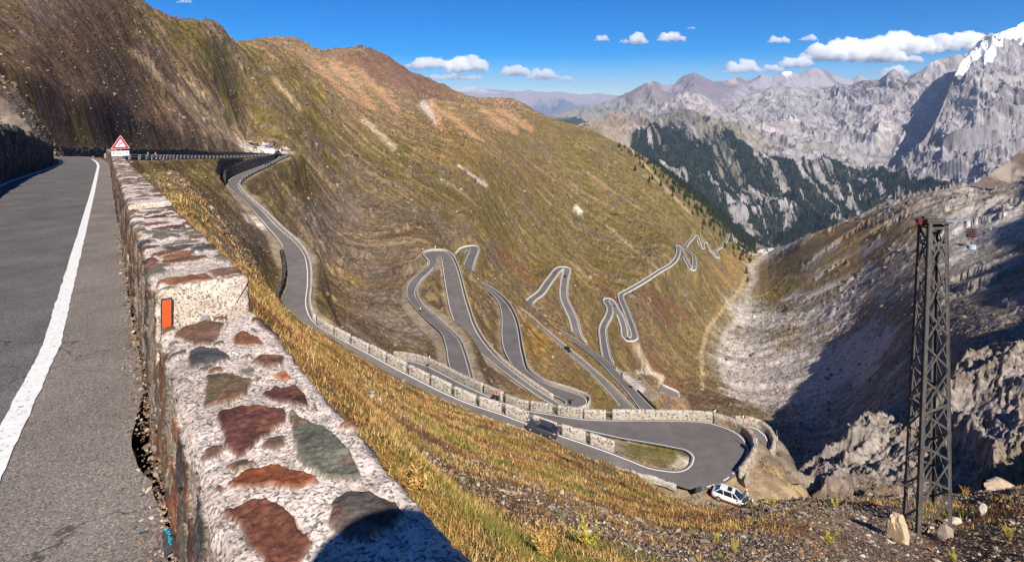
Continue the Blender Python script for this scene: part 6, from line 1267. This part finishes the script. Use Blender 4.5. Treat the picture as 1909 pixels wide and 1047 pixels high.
    if hood_open:
        bm = bmesh.new(); add_bar(bm, (.98, 0, .86), (1.55, 0, 1.62), W_ * .84, .03, Vector((0, 1, 0)).cross(Vector((1, 0, 1)))); bmesh.ops.bevel(bm, geom=list(bm.edges), offset=.01, segments=1, affect='EDGES'); bm_obj('bonnet', bm, paint, o)
        bm = bmesh.new()
        for k in range(9): add_box(bm, (1.2 + .13 * (k % 4), -.4 + .11 * k, .66 + .03 * (k % 3)), (.22, .16, .14), k)
        bm_obj('engine', bm, M['dark'], o)
    return o
def near_idx(A_, u, v): return int(np.argmin([math.hypot(uv_of(q)[0] - u, uv_of(q)[1] - v) for q in A_]))
def on_road(nm, u, v, f, fwd=1):               # a point on a road at pixel (u, v) on its surface
    A_, B_ = ROADS[nm]; c = A_ * (1 - f) + B_ * f; i = near_idx(c, u, v); j0, j1 = max(i - 2, 0), min(i + 2, len(c) - 1); t = (c[j1] - c[j0]) * fwd; p = Vector(c[i]); dist = np.median(A_[:, 1]); p.z += .02 + .0002 * dist + .01
    return p, math.atan2(t[1], t[0]), -math.atan2(t[2], math.hypot(t[0], t[1]))
p_, a_, t_ = on_road('A', 1013, 811, .55, -1)
dark_car = car(p_, a_, 'dark grey hatchback driving uphill on the descending road, driver at the open window', paint_mat('charcoal_paint', (.045, .045, .055)), 4.4, 1.7, 1.38, True, tilt=t_)
p_, a_, t_ = on_road('A', 498, 301, .6, 1); car(p_, a_, 'small dark blue car driving down from the car park', paint_mat('navy_paint', (.02, .03, .07)), 4.2, 1.75, 1.6, True, tilt=t_, simple=True)
p_, a_, t_ = on_road('loop', 514, 288, .6, 1); car(p_ + Vector((1.5, 0, 0)), R(-40), 'black van like car turning at the car park hairpin', paint_mat('black_paint', (.015, .015, .018)), 4.6, 1.85, 1.8, True, simple=True)
wp = Pz(1366, 930, -47.0); gz_ = ground(wp.x, wp.y); wp.z = gz_ + .02
car(wp, math.atan2(-2.0, 3.3), 'white hatchback with its bonnet raised, parked on the sandy lay-by', paint_mat('white_paint_gloss', (.72, .71, .70)), 4.5, 1.72, 1.36, True, trim=M['trim'], hood_open=True, sunroof=True)
def parked(u, v, dz, rz, label, c, L_=4.2, H_=1.5, W_=1.75):
    d = find_d(u, v, 285, 360, True) if dz is None else dz; p = ground_uv(u, d); car(p + Vector((0, 0, .05)), rz, label, paint_mat('car_paint', c), L_, W_, H_, True, simple=True)
parked(463, 276.5, None, R(8), 'bright red van at the left of the car park', (.55, .01, .015), 5.6, 1.9); parked(476, 280, None, R(-70), 'small dark car parked in front of the red van', (.03, .035, .045)); parked(469, 270.5, None, R(-12), 'black car parked at the back edge of the car park', (.02, .02, .022), 4.6); parked(479, 272.5, None, R(-14), 'grey car at the back of the car park, right of the black car', (.10, .10, .11)); parked(508, 278, None, R(20), 'small red and dark car behind the white board', (.35, .02, .03))
for nm, u, v, f, label, c in (('hairpin_top', 872, 511, .4, 'tiny dark car on the inner leg of the small hairpin', (.02, .02, .02)), ('G', 1053, 515, .5, 'tiny black car near the top of the pointed hairpin', (.02, .02, .02)), ('G', 1038, 511, .5, 'tiny red car climbing to the pointed hairpin', (.35, .02, .02)), ('J', 1169, 631, .5, 'tiny black car in the bottom bend of the double hairpin', (.02, .02, .02)), ('J', 1265, 472, .5, 'tiny dark car near the distant pointed bend', (.03, .03, .03)), ('J', 1273, 474, .5, 'tiny dark car below the distant pointed bend', (.03, .03, .03)), ('J', 1292, 497, .5, 'tiny white car in the far lower bend', (.6, .6, .6)), ('J', 1146, 571, .5, 'tiny grey car on the left leg of the double hairpin', (.1, .1, .11)), ('E', 1060, 652, .5, 'small black car on the long straight', (.02, .02, .02))):
    p_, a_, t_ = on_road(nm, u, v, f); car(p_, a_, label, paint_mat('car_paint', c), 4.3, 1.75, 1.5, True, tilt=t_, simple=True)
# ------------------------------------------------------------------ people
def skin_mesh(nm, joints, bones, mt, par, sub=2):
    bm = bmesh.new(); sk = bm.verts.layers.skin.verify(); vs = {}
    for i, (k, (p, r_)) in enumerate(joints.items()):
        v = bm.verts.new(p); v[sk].radius = (r_, r_); v[sk].use_root = (i == 0); vs[k] = v
    for a_, b_ in bones: bm.edges.new((vs[a_], vs[b_]))
    me = bpy.data.meshes.new(nm); bm.to_mesh(me); bm.free(); me.materials.append(mt); o = link(bpy.data.objects.new(nm, me), par)
    m_ = o.modifiers.new('skin', 'SKIN'); m_.use_smooth_shade = True; m2 = o.modifiers.new('sub', 'SUBSURF'); m2.levels = sub; m2.render_levels = sub; return o
M['skin'] = mat('skin', (.50, .28, .20), rough=.6)
def person(loc, rz, label, shirt, trous, pose='stand', hat=None, scale=1.0, hair=(.05, .03, .02)):
    o = empty('person', loc, label, 'person', rz); o.scale = (scale,) * 3; S_ = mat('shirt', shirt, rough=.9, noise=[(12, .1, 3)]); T_ = mat('trousers', trous, rough=.9, noise=[(12, .1, 3)])
    if pose == 'stand': hip, kn, an, toe = (0, .95), [(.03, .50), (.02, .50)], [(-.02, .09), (-.02, .09)], .16; lean = 0.06; el, ha = (.08, 1.13), (.30, 1.02)
    else: hip, kn, an, toe = (0, .80), [(.38, .72), (.38, .72)], [(.30, .28), (.30, .28)], .14; lean = .22; el, ha = (.38, 1.05), (.62, 1.0)
    sh = (hip[0] + lean, hip[1] + .48); nk = (sh[0] + .02, sh[1] + .09); hd = (nk[0] + .03, nk[1] + .13)
    J = {'pel': ((hip[0], 0, hip[1]), .14), 'ch': ((hip[0] + lean * .7, 0, hip[1] + .33), .155), 'nb': ((sh[0], 0, sh[1] + .03), .085), 'nk': ((nk[0], 0, nk[1]), .052), 'h1': ((hd[0], 0, hd[1] - .03), .085), 'h2': ((hd[0] + .005, 0, hd[1] + .06), .095), 'h3': ((hd[0], 0, hd[1] + .14), .055), 'no': ((hd[0] + .10, 0, hd[1] + .03), .018)}
    B = [('pel', 'ch'), ('ch', 'nb'), ('nb', 'nk'), ('nk', 'h1'), ('h1', 'h2'), ('h2', 'h3'), ('h2', 'no')]
    for s_, n_ in ((-1, 'r'), (1, 'l')):
        k_, a_ = kn[s_ > 0], an[s_ > 0]
        J.update({'s' + n_: ((sh[0], s_ * .18, sh[1]), .062), 'e' + n_: ((sh[0] + el[0] - .03, s_ * .24, el[1]), .045), 'w' + n_: ((ha[0], s_ * .20, ha[1]), .03), 'p' + n_: ((ha[0] + .06, s_ * .19, ha[1] - .01), .036), 't' + n_: ((ha[0] + .06, s_ * .14, ha[1] + .01), .012),
                  'j' + n_: ((hip[0], s_ * .10, hip[1] - .06), .095), 'k' + n_: ((k_[0], s_ * .11, k_[1]), .062), 'a' + n_: ((a_[0], s_ * .11, a_[1]), .042), 'o' + n_: ((a_[0] + toe, s_ * .12, a_[1] - .05), .036)})
        B += [('nb', 's' + n_), ('s' + n_, 'e' + n_), ('e' + n_, 'w' + n_), ('w' + n_, 'p' + n_), ('p' + n_, 't' + n_), ('pel', 'j' + n_), ('j' + n_, 'k' + n_), ('k' + n_, 'a' + n_), ('a' + n_, 'o' + n_)]
        for q in range(4):
            J['f%d%s' % (q, n_)] = ((ha[0] + .13 + (.01, .02, .015, -.005)[q], s_ * (.17 + .018 * q), ha[1] - .025), .0095); B.append(('p' + n_, 'f%d%s' % (q, n_)))
    skin_mesh('body', J, B, M['skin'], o)
    JS = {k: (J[k][0], J[k][1] + .018) for k in ('pel', 'ch', 'nb', 'sr', 'sl')}; JS['er'] = (J['er'][0], .06); JS['el'] = (J['el'][0], .06)
    skin_mesh('shirt', JS, [('pel', 'ch'), ('ch', 'nb'), ('nb', 'sr'), ('nb', 'sl'), ('sr', 'er'), ('sl', 'el')], S_, o)
    JT = {k: (J[k][0], J[k][1] + .02) for k in ('pel', 'jr', 'jl', 'kr', 'kl', 'ar', 'al')}
    skin_mesh('trousers', JT, [('pel', 'jr'), ('pel', 'jl'), ('jr', 'kr'), ('jl', 'kl'), ('kr', 'ar'), ('kl', 'al')], T_, o)
    bm = bmesh.new(); bmesh.ops.create_uvsphere(bm, u_segments=16, v_segments=10, radius=.125 if hat else .112)
    for v in bm.verts:
        if v.co.z < -.01: v.co.z *= .45 if v.co.x < 0 else .1
    bmesh.ops.translate(bm, vec=(hd[0] - .008, 0, hd[1] + .07), verts=bm.verts)
    if hat == 'brim': add_cyl(bm, (hd[0], 0, hd[1] + .075), (hd[0], 0, hd[1] + .095), .22, .20, 20)
    bm_obj('hat' if hat == 'brim' else ('helmet' if hat else 'hair'), bm, mat('headgear', (.72, .42, .06) if hat == 'brim' else (hat if hat else hair), rough=.5), o, True); return o
pp_ = Pz(1393, 934, -47.0); pp_.z = ground(pp_.x, pp_.y)
person(pp_, R(200), 'person in pale blue shirt, dark trousers and straw hat beside the open bonnet', (.55, .66, .80), (.03, .04, .10), 'stand', 'brim')
# driver of the dark car: arm and head at the window
drv = person(dark_car.matrix_basis @ Vector((-.15, .38, -.32)), dark_car.rotation_euler.z, 'person driving the dark hatchback with an arm at the window', (.45, .20, .12), (.05, .05, .05), 'ride', None, .86)
def motorbike(loc, rz, label, c, big=True, tilt=0):
    o = empty('motorcycle' if big else 'bicycle', loc, label, 'motorcycle' if big else 'bicycle', rz); o.rotation_euler = (0, tilt, rz); R0 = .31 if big else .33; wbs = .72 if big else .5
    for x_ in (-wbs, wbs):
        bm = bmesh.new(); n = 20; m_ = 8; vv = []
        for i in range(n): 
            a_ = 2 * math.pi * i / n; vv.append([bm.verts.new((x_ + (R0 + (.06 if big else .015) * math.cos(b_)) * math.cos(a_), (.06 if big else .015) * math.sin(b_), R0 + .03 + (R0 + (.06 if big else .015) * math.cos(b_)) * math.sin(a_) - 0)) for b_ in np.linspace(0, 2 * math.pi, m_, endpoint=False)])
        for i in range(n):
            for j in range(m_): bm.faces.new((vv[i][j], vv[(i + 1) % n][j], vv[(i + 1) % n][(j + 1) % m_], vv[i][(j + 1) % m_]))
        bm_obj('wheel', bm, M['tyre'], o)
    bm = bmesh.new(); q = .09 if big else .02
    for a_, b_ in (((wbs, .36), (.42, .95)), ((-wbs, .36), (-.1, .5)), ((-.1, .5), (.42, .85)), ((-.1, .5), (-.2, .85)), ((-.2, .82), (.42, .88))): add_bar(bm, (a_[0], 0, a_[1]), (b_[0], 0, b_[1]), q, q)
    add_bar(bm, (.40, -.32, 1.02), (.40, .32, 1.02), .03, .03); bm_obj('frame', bm, M['dark'], o)
    if big:
        bm = bmesh.new(); bmesh.ops.create_uvsphere(bm, u_segments=14, v_segments=8, radius=.3); bmesh.ops.scale(bm, vec=(1.2, .55, .55), verts=bm.verts); bmesh.ops.translate(bm, vec=(.18, 0, .82), verts=bm.verts); add_box(bm, (.52, 0, .95), (.22, .34, .3)); bm_obj('fairing', bm, paint_mat('bike_paint', c), o, True)
        bm = bmesh.new(); add_box(bm, (-.35, 0, .80), (.75, .28, .12)); add_box(bm, (-.72, 0, .95), (.3, .5, .3)); bm_obj('seat', bm, M['dark'], o); bm = bmesh.new(); add_box(bm, (.1, 0, .45), (.4, .35, .35)); bm_obj('engine', bm, M['steel'], o)
    else: bm = bmesh.new(); add_box(bm, (-.22, 0, .88), (.24, .12, .05)); bm_obj('saddle', bm, M['dark'], o)
    return o
BRD = {'Bs': (BL, BR_)}; ROADS['strip'] = (BL, BR_)
p_, a_, t_ = on_road('strip', 921, 753, .30, 1); motorbike(p_, a_, 'dark touring motorcycle with two riders on the hairpin strip', (.25, .02, .03), tilt=t_)
rot = Matrix.Rotation(a_, 3, 'Z')
person(p_ + rot @ Vector((-.15, 0, .0)), a_, 'front motorcycle rider in black with a red helmet', (.02, .02, .02), (.02, .02, .02), 'ride', (.75, .06, .03)); person(p_ + rot @ Vector((-.62, 0, .08)), a_, 'rear motorcycle passenger in black with a red helmet', (.02, .02, .02), (.02, .02, .02), 'ride', (.75, .07, .04))
p_, a_, t_ = on_road('C', 785, 583, .15, 1); motorbike(p_, a_, 'bicycle on the first loop at its left edge', (.1, .1, .1), False, t_); person(p_, a_, 'cyclist in bright yellow on the first loop', (.60, .75, .08), (.02, .02, .02), 'ride', (.5, .6, .1), .95)
p_, a_, t_ = on_road('loop', 290, 297, .6, 1); motorbike(p_, a_, 'bicycle on the upper road behind the warning sign', (.1, .1, .1), False, t_); person(p_, a_, 'cyclist in red on the upper road right of the warning sign', (.7, .03, .03), (.02, .02, .02), 'ride', (.7, .05, .05), .97)
p_, a_, t_ = on_road('loop', 277, 297, .6, 1); motorbike(p_, a_, 'bicycle just left of the red cyclist', (.1, .1, .1), False, t_); person(p_, a_, 'cyclist in dark clothes left of the red cyclist', (.05, .07, .06), (.02, .02, .02), 'ride', (.1, .15, .12), .97)
p_, a_, t_ = on_road('C', 1088, 754, .30, 1); motorbike(p_, a_, 'dark motorcycle in the closed bend of the third loop', (.05, .05, .05), True, t_); person(p_ + Vector((0, 0, .05)), a_, 'rider in black in the closed bend of the third loop', (.02, .02, .02), (.02, .02, .02), 'ride', (.02, .02, .02))
d_ = find_d(1193, 665, 300, 620, False); person(ground_uv(1193, d_), 0, 'tiny dark figure on the pale gravel track', (.05, .05, .06), (.03, .03, .03), 'stand')
# the photographer, on an unseen step added so their shadow reaches the parapet
bm = bmesh.new(); add_box(bm, (0, 0, 0), (.9, .7, .5)); bmesh.ops.bevel(bm, geom=list(bm.edges), offset=.08, segments=2, affect='EDGES'); st_ = bm_obj('added_step', bm, M['buttress']); st_.location = (.22, -.50, -1.73); tag(st_, 'squared step added out of view to lift the shadow of the photographer', 'stone')
person(Vector((.20, -.36, -1.50)), R(100), 'photographer standing on the added step, whose shadow falls on the parapet', (.05, .06, .08), (.04, .04, .05), 'stand', 'brim', 1.04)

# ------------------------------------------------------------------ hut, village, trees
M['plaster'] = mat('pale_plaster', (.62, .58, .52), noise=[(.2, .1, 4)], rough=.9); M['slate'] = mat('blue_slate', (.08, .09, .16), rough=.7, noise=[(.5, .15, 3)]); M['tin'] = mat('grey_roof', (.36, .37, .40), rough=.6, noise=[(.4, .15, 3)]); M['hutstone'] = mat('hut_concrete', (.52, .44, .33), noise=[(.8, .2, 5)], rough=.95, bump=.03, bscale=4)
def house(u, d, w_, dp, h, roofh, rz, label, wall, roof, z0=None, floors=2, flat=False):
    p = ground_uv(u, d); p.z -= 1.0; o = empty('house', p, label, 'house', rz); h += 1
    bm = bmesh.new(); add_box(bm, (0, 0, h / 2), (w_, dp, h)); wl = bm_obj('wall', bm, wall, o)
    bm = bmesh.new()
    if flat: add_box(bm, (0, 0, h + .15), (w_ + .6, dp + .6, .3))
    else: prism(bm, [(-dp / 2 - .6, h - .1), (0, h + roofh), (dp / 2 + .6, h - .1), (dp / 2 + .6, h + .2), (0, h + roofh + .35), (-dp / 2 - .6, h + .2)], -w_ / 2 - .6, w_ / 2 + .6); bmesh.ops.rotate(bm, verts=bm.verts, matrix=Matrix.Rotation(R(90), 3, 'Z'), cent=(0, 0, 0))
    bm_obj('roof', bm, roof, o)
    if not flat: bm = bmesh.new(); prism(bm, [(-dp / 2, h - .05), (0, h + roofh), (dp / 2, h - .05)], -w_ / 2, w_ / 2); bmesh.ops.rotate(bm, verts=bm.verts, matrix=Matrix.Rotation(R(90), 3, 'Z'), cent=(0, 0, 0)); bm_obj('gable', bm, wall, wl)
    for f_ in range(floors):
        nw = max(2, int(w_ / 4))
        for k in range(nw): bm = bmesh.new(); add_box(bm, (-w_ / 2 + (k + .5) * w_ / nw, -dp / 2 - .02, 2.4 + f_ * 3.0), (1.1, .14, 1.4)); bm_obj('window', bm, M['glass'], o)
    return o
d_ = 1665
house(1420, 1700, 19, 11, 12, 4, R(8), 'large pale hotel with a dark blue roof at the head of the valley', M['plaster'], M['slate'], floors=4); house(1428, 1668, 13, 10, 7, 4, R(70), 'white house with grey roof just right of the blue roofed hotel', M['plaster'], M['tin']); house(1436, 1720, 22, 9, 5, 3, R(20), 'long low building with pale grey roof at the right of the village', M['plaster'], M['tin'], floors=1); house(1422, 1640, 9, 7, 4, 3, R(40), 'small low white annex in front of the hotel', M['plaster'], M['tin'], floors=1); house(1414, 1668, 7, 6, 4, 2.5, R(10), 'tiny white shed left of the hotel', M['plaster'], M['tin'], floors=1)
hd_ = find_d(1264, 752, 290, 380, True); hp = P(1264, 749, 318); o = empty('stone_hut', hp, 'flat roofed pale concrete hut with a dark round opening below the lay-by', 'hut', R(-30))
bm = bmesh.new(); add_box(bm, (0, 0, -.6), (6.4, 5.2, 5.6)); bm_obj('wall', bm, M['hutstone'], o); bm = bmesh.new(); add_box(bm, (0, 0, 2.35), (7.0, 5.8, .4)); bm_obj('roof', bm, M['gravel'], o); bm = bmesh.new(); add_cyl(bm, (1.6, -2.7, .3), (1.6, -2.55, .3), 1.0, n=18); add_box(bm, (1.6, -2.64, -.4), (2.0, .12, 1.4)); bm_obj('opening', bm, M['signblack'], o)
# conifers: sparse on the far shoulder of the long slope, dense along its lower crest
M['needle'] = mat('conifer', attr=True, rough=.95, spec=.05); M['bark'] = mat('bark', (.06, .045, .035), rough=.95)
def conifer_mesh(seed):
    r = np.random.default_rng(seed); V, T_, C_ = [], [], []
    for i in range(150):
        t = r.uniform(.08, 1) ** .8; rad = (1 - t) * .24 * r.uniform(.6, 1.25) + .015; a_ = r.uniform(0, 6.28); c = np.array([math.cos(a_) * rad * .5, math.sin(a_) * rad * .5, t]); tip = np.array([math.cos(a_) * rad * 1.5, math.sin(a_) * rad * 1.5, t - .07]); sd = np.array([-math.sin(a_), math.cos(a_), 0]) * .05; b = len(V)
        V += [c + [0, 0, .03], c + sd + [0, 0, -.02], tip, c - sd + [0, 0, -.02]]; T_ += [[b, b + 1, b + 2], [b, b + 2, b + 3], [b + 1, b + 3, b + 2]]; cc = lin((46, 56, 34)) * r.uniform(.5, 1.6); C_ += [cc] * 4
    for k in range(6): a0 = k * math.pi / 3; b = len(V); V += [np.array([math.cos(a0) * .02, math.sin(a0) * .02, -.1]), np.array([math.cos(a0 + 1.05) * .02, math.sin(a0 + 1.05) * .02, -.1]), np.array([0, 0, .9])]; T_ += [[b, b + 1, b + 2]]; C_ += [lin((80, 66, 52))] * 3
    return np.array(V), T_, np.array(C_)
protos = []
for k in range(4):
    V, T_, C_ = conifer_mesh(50 + k); o = np_mesh('conifer_tree', V, T_, M['needle'], C_, smooth=False); protos.append(o)
r = random.Random(5); used = 0; tree_pts = []
cu_, cv_ = [1100, 1170, 1250, 1300, 1350, 1400, 1425], [240, 275, 326, 361, 404, 446, 462]
for k in range(9000):
    u = r.triangular(1120, 1428, 1400); vc = np.interp(u, cu_, cv_); band = (8 + (u - 1120) * .15) ; off = abs(r.gauss(0, 1)) * band * .6 + 1.5
    if u > 1402 or (u < 1250 and r.random() < .5): continue
    v = vc + off; d = find_d(u, v, 700, 2100, True) if used < 300 else None
    if d is None: break
    x_ = (u - CU) / F * d
    if float(in_road(np.array([x_]), np.array([d]))[0]) < 4: continue
    tree_pts.append((x_, d)); used += 1
for k, (x_, d) in enumerate(tree_pts[:300]):
    o = protos[k] if k < 4 else protos[k % 4].copy()
    if k >= 4: SC.collection.objects.link(o)
    h = r.uniform(9, 19); o.location = (x_, d, ground(x_, d) - .3); o.scale = (h * r.uniform(.9, 1.2), h * r.uniform(.9, 1.2), h); o.rotation_euler = (0, 0, r.uniform(0, 6.28)); tag(o, 'dark conifer standing near the lower crest of the long grassy slope', 'conifer', 'conifers along the lower crest of the long slope')
# the close wood on the crest and the forest on the massif's foot: one mass each
def forest(name, pts, hs, label):
    Vs, Ts, Cs = [], [], []; n0 = 0; N = len(pts); r = np.random.default_rng(9); k = 6
    a_ = np.linspace(0, 2 * math.pi, k, endpoint=False); V = np.zeros((N, k + 1, 3)); rad = hs * r.uniform(.18, .28, N)
    V[:, :k, 0] = pts[:, 0, None] + np.cos(a_)[None] * rad[:, None] * r.uniform(.6, 1.3, (N, k)); V[:, :k, 1] = pts[:, 1, None] + np.sin(a_)[None] * rad[:, None] * r.uniform(.6, 1.3, (N, k)); V[:, :k, 2] = pts[:, 2, None] + .08 * hs[:, None]
    V[:, k] = pts + np.stack([0 * hs, 0 * hs, hs], -1); b = (np.arange(N) * (k + 1))[:, None, None]; f = np.array([[i, (i + 1) % k, k] for i in range(k)])[None]
    c = np.repeat(lin((34, 44, 36))[None] * r.uniform(.55, 1.5, (N, 1)), k + 1, 0); return tag(np_mesh(name, V.reshape(-1, 3), (b + f).reshape(-1, 3), M['needle'], c, smooth=False), kind='stuff', label=label, cat='forest')
rr = np.random.default_rng(33); n = 5200; u = rr.triangular(1200, 1432, 1436, n); vc = np.interp(u, cu_, cv_)
dd_ = rr.uniform(1500, 1960, n); x_ = (u - CU) / F * dd_; zz = groundv(x_, dd_); vv = HV - zz / dd_ * F; ok = (u < 1409) & (vv < vc + 2 + (u - 1200) * .075 * rr.uniform(0, 1.5, n)) & (in_road(x_, dd_) > 5)
forest('forest', np.stack([x_, dd_, zz], -1)[ok], rr.uniform(8, 18, ok.sum()), 'close dark conifer wood along the crest above the village')
def wood(k, n, label):
    u, v, x, y, z, f = FP[k]; q = np.where((f.ravel() > .75) & (u.ravel() < 1930) & (v.ravel() < 480))[0]; r = np.random.default_rng(k); q = r.choice(q, n); pts = np.stack([x.ravel()[q] + r.uniform(-6, 6, n), y.ravel()[q] + r.uniform(-10, 10, n), z.ravel()[q] - 3], -1); forest('forest', pts, r.uniform(14, 30, n), label)
wood(0, 34000, 'dark conifer forest on the steep foot of the pale rocky massif'); wood(1, 16000, 'dark conifer forest at the foot of the snowy peak')
# ------------------------------------------------------------------ clouds
def cloud(u, v, w_, h_, d, seed, label):
    r = random.Random(seed); bm = bmesh.new(); Wm = w_ * d / F; Hm = h_ * d / F; c = P(u, v, d); n = max(5, int(w_ / 5))
    for k in range(n):
        t = (k + r.uniform(-.3, .3)) / max(1, n - 1) - .5; env = math.sqrt(max(.08, 1 - (2 * t) ** 2)); hh = Hm * env * r.uniform(.55, 1.0)
        for q in range(3):
            rad = hh * r.uniform(.28, .5); m_ = Matrix.Translation(Vector((t * Wm, r.uniform(-.3, .3) * Hm, -Hm * .5 + rad * .7 + (hh - rad * 1.5) * r.random()))) @ Matrix.Diagonal((1.25, 1.1, 1, 1)); bmesh.ops.create_icosphere(bm, subdivisions=2, radius=rad, matrix=m_)
    o = bm_obj('cloud', bm, M['cloud']); o.location = c
    m_ = o.modifiers.new('r', 'REMESH'); m_.mode = 'VOXEL'; m_.voxel_size = Hm / 26
    tx = bpy.data.textures.new('cl', 'CLOUDS'); tx.noise_scale = Hm * .30; tx.noise_depth = 5; m2 = o.modifiers.new('d', 'DISPLACE'); m2.texture = tx; m2.strength = Hm * .36; m2.mid_level = .5; m2.texture_coords = 'LOCAL'
    t3 = bpy.data.textures.new('cl2', 'CLOUDS'); t3.noise_scale = Hm * .11; t3.noise_depth = 4; m3 = o.modifiers.new('d2', 'DISPLACE'); m3.texture = t3; m3.strength = Hm * .16; m3.mid_level = .5; m3.texture_coords = 'LOCAL'
    me_ = bpy.data.meshes.new_from_object(o.evaluated_get(bpy.context.evaluated_depsgraph_get())); o.modifiers.clear(); o.data = me_; me_.polygons.foreach_set('use_smooth', np.full(len(me_.polygons), True))
    tag(o, label, 'cloud', 'small fair weather clouds over the mountains'); o['kind'] = 'structure'; return o
CL_ = [(870, 117, 78, 34, 'a'), (800, 116, 100, 22, 'b'), (845, 142, 120, 14, 'c'), (960, 129, 52, 26, 'd'), (1015, 137, 60, 22, 'e'), (1056, 147, 30, 12, 'f'), (772, 128, 40, 8, 'g'), (1123, 70, 22, 14, 'h'), (1192, 70, 30, 22, 'i'), (1253, 66, 48, 22, 'j'), (1165, 77, 26, 8, 'k'), (1292, 51, 22, 7, 'l'), (1454, 71, 40, 18, 'm'), (1510, 70, 34, 12, 'n'),
       (1385, 122, 64, 28, 'o'), (1440, 126, 40, 16, 'p'), (1484, 112, 56, 28, 'q'), (1590, 90, 190, 46, 'r'), (1665, 72, 80, 44, 's'), (1720, 84, 60, 34, 't'), (1790, 76, 130, 36, 'u'), (1670, 105, 50, 20, 'v'), (1700, 109, 40, 16, 'w'), (1668, 131, 56, 22, 'x'), (345, 2, 30, 8, 'y'), (1140, 149, 16, 6, 'z')]
for i, (u, v, w_, h_, k) in enumerate(CL_): cloud(u, v, w_, h_, 27500, 100 + i, 'white fair weather cloud low over the mountains')
print('objects', time.time() - T0)

HAZE_TOP = 860.0
bm = bmesh.new(); bmesh.ops.create_cube(bm, size=1)
for v in bm.verts: v.co = Vector((v.co.x * 44000, v.co.y * 29000 + 11500, (v.co.z + .5) * (HAZE_TOP + 1500) - 1500))
o = bm_obj('haze', bm, M['haze']); tag(o, kind='stuff', label='pale blue air that veils the far mountains', cat='haze')
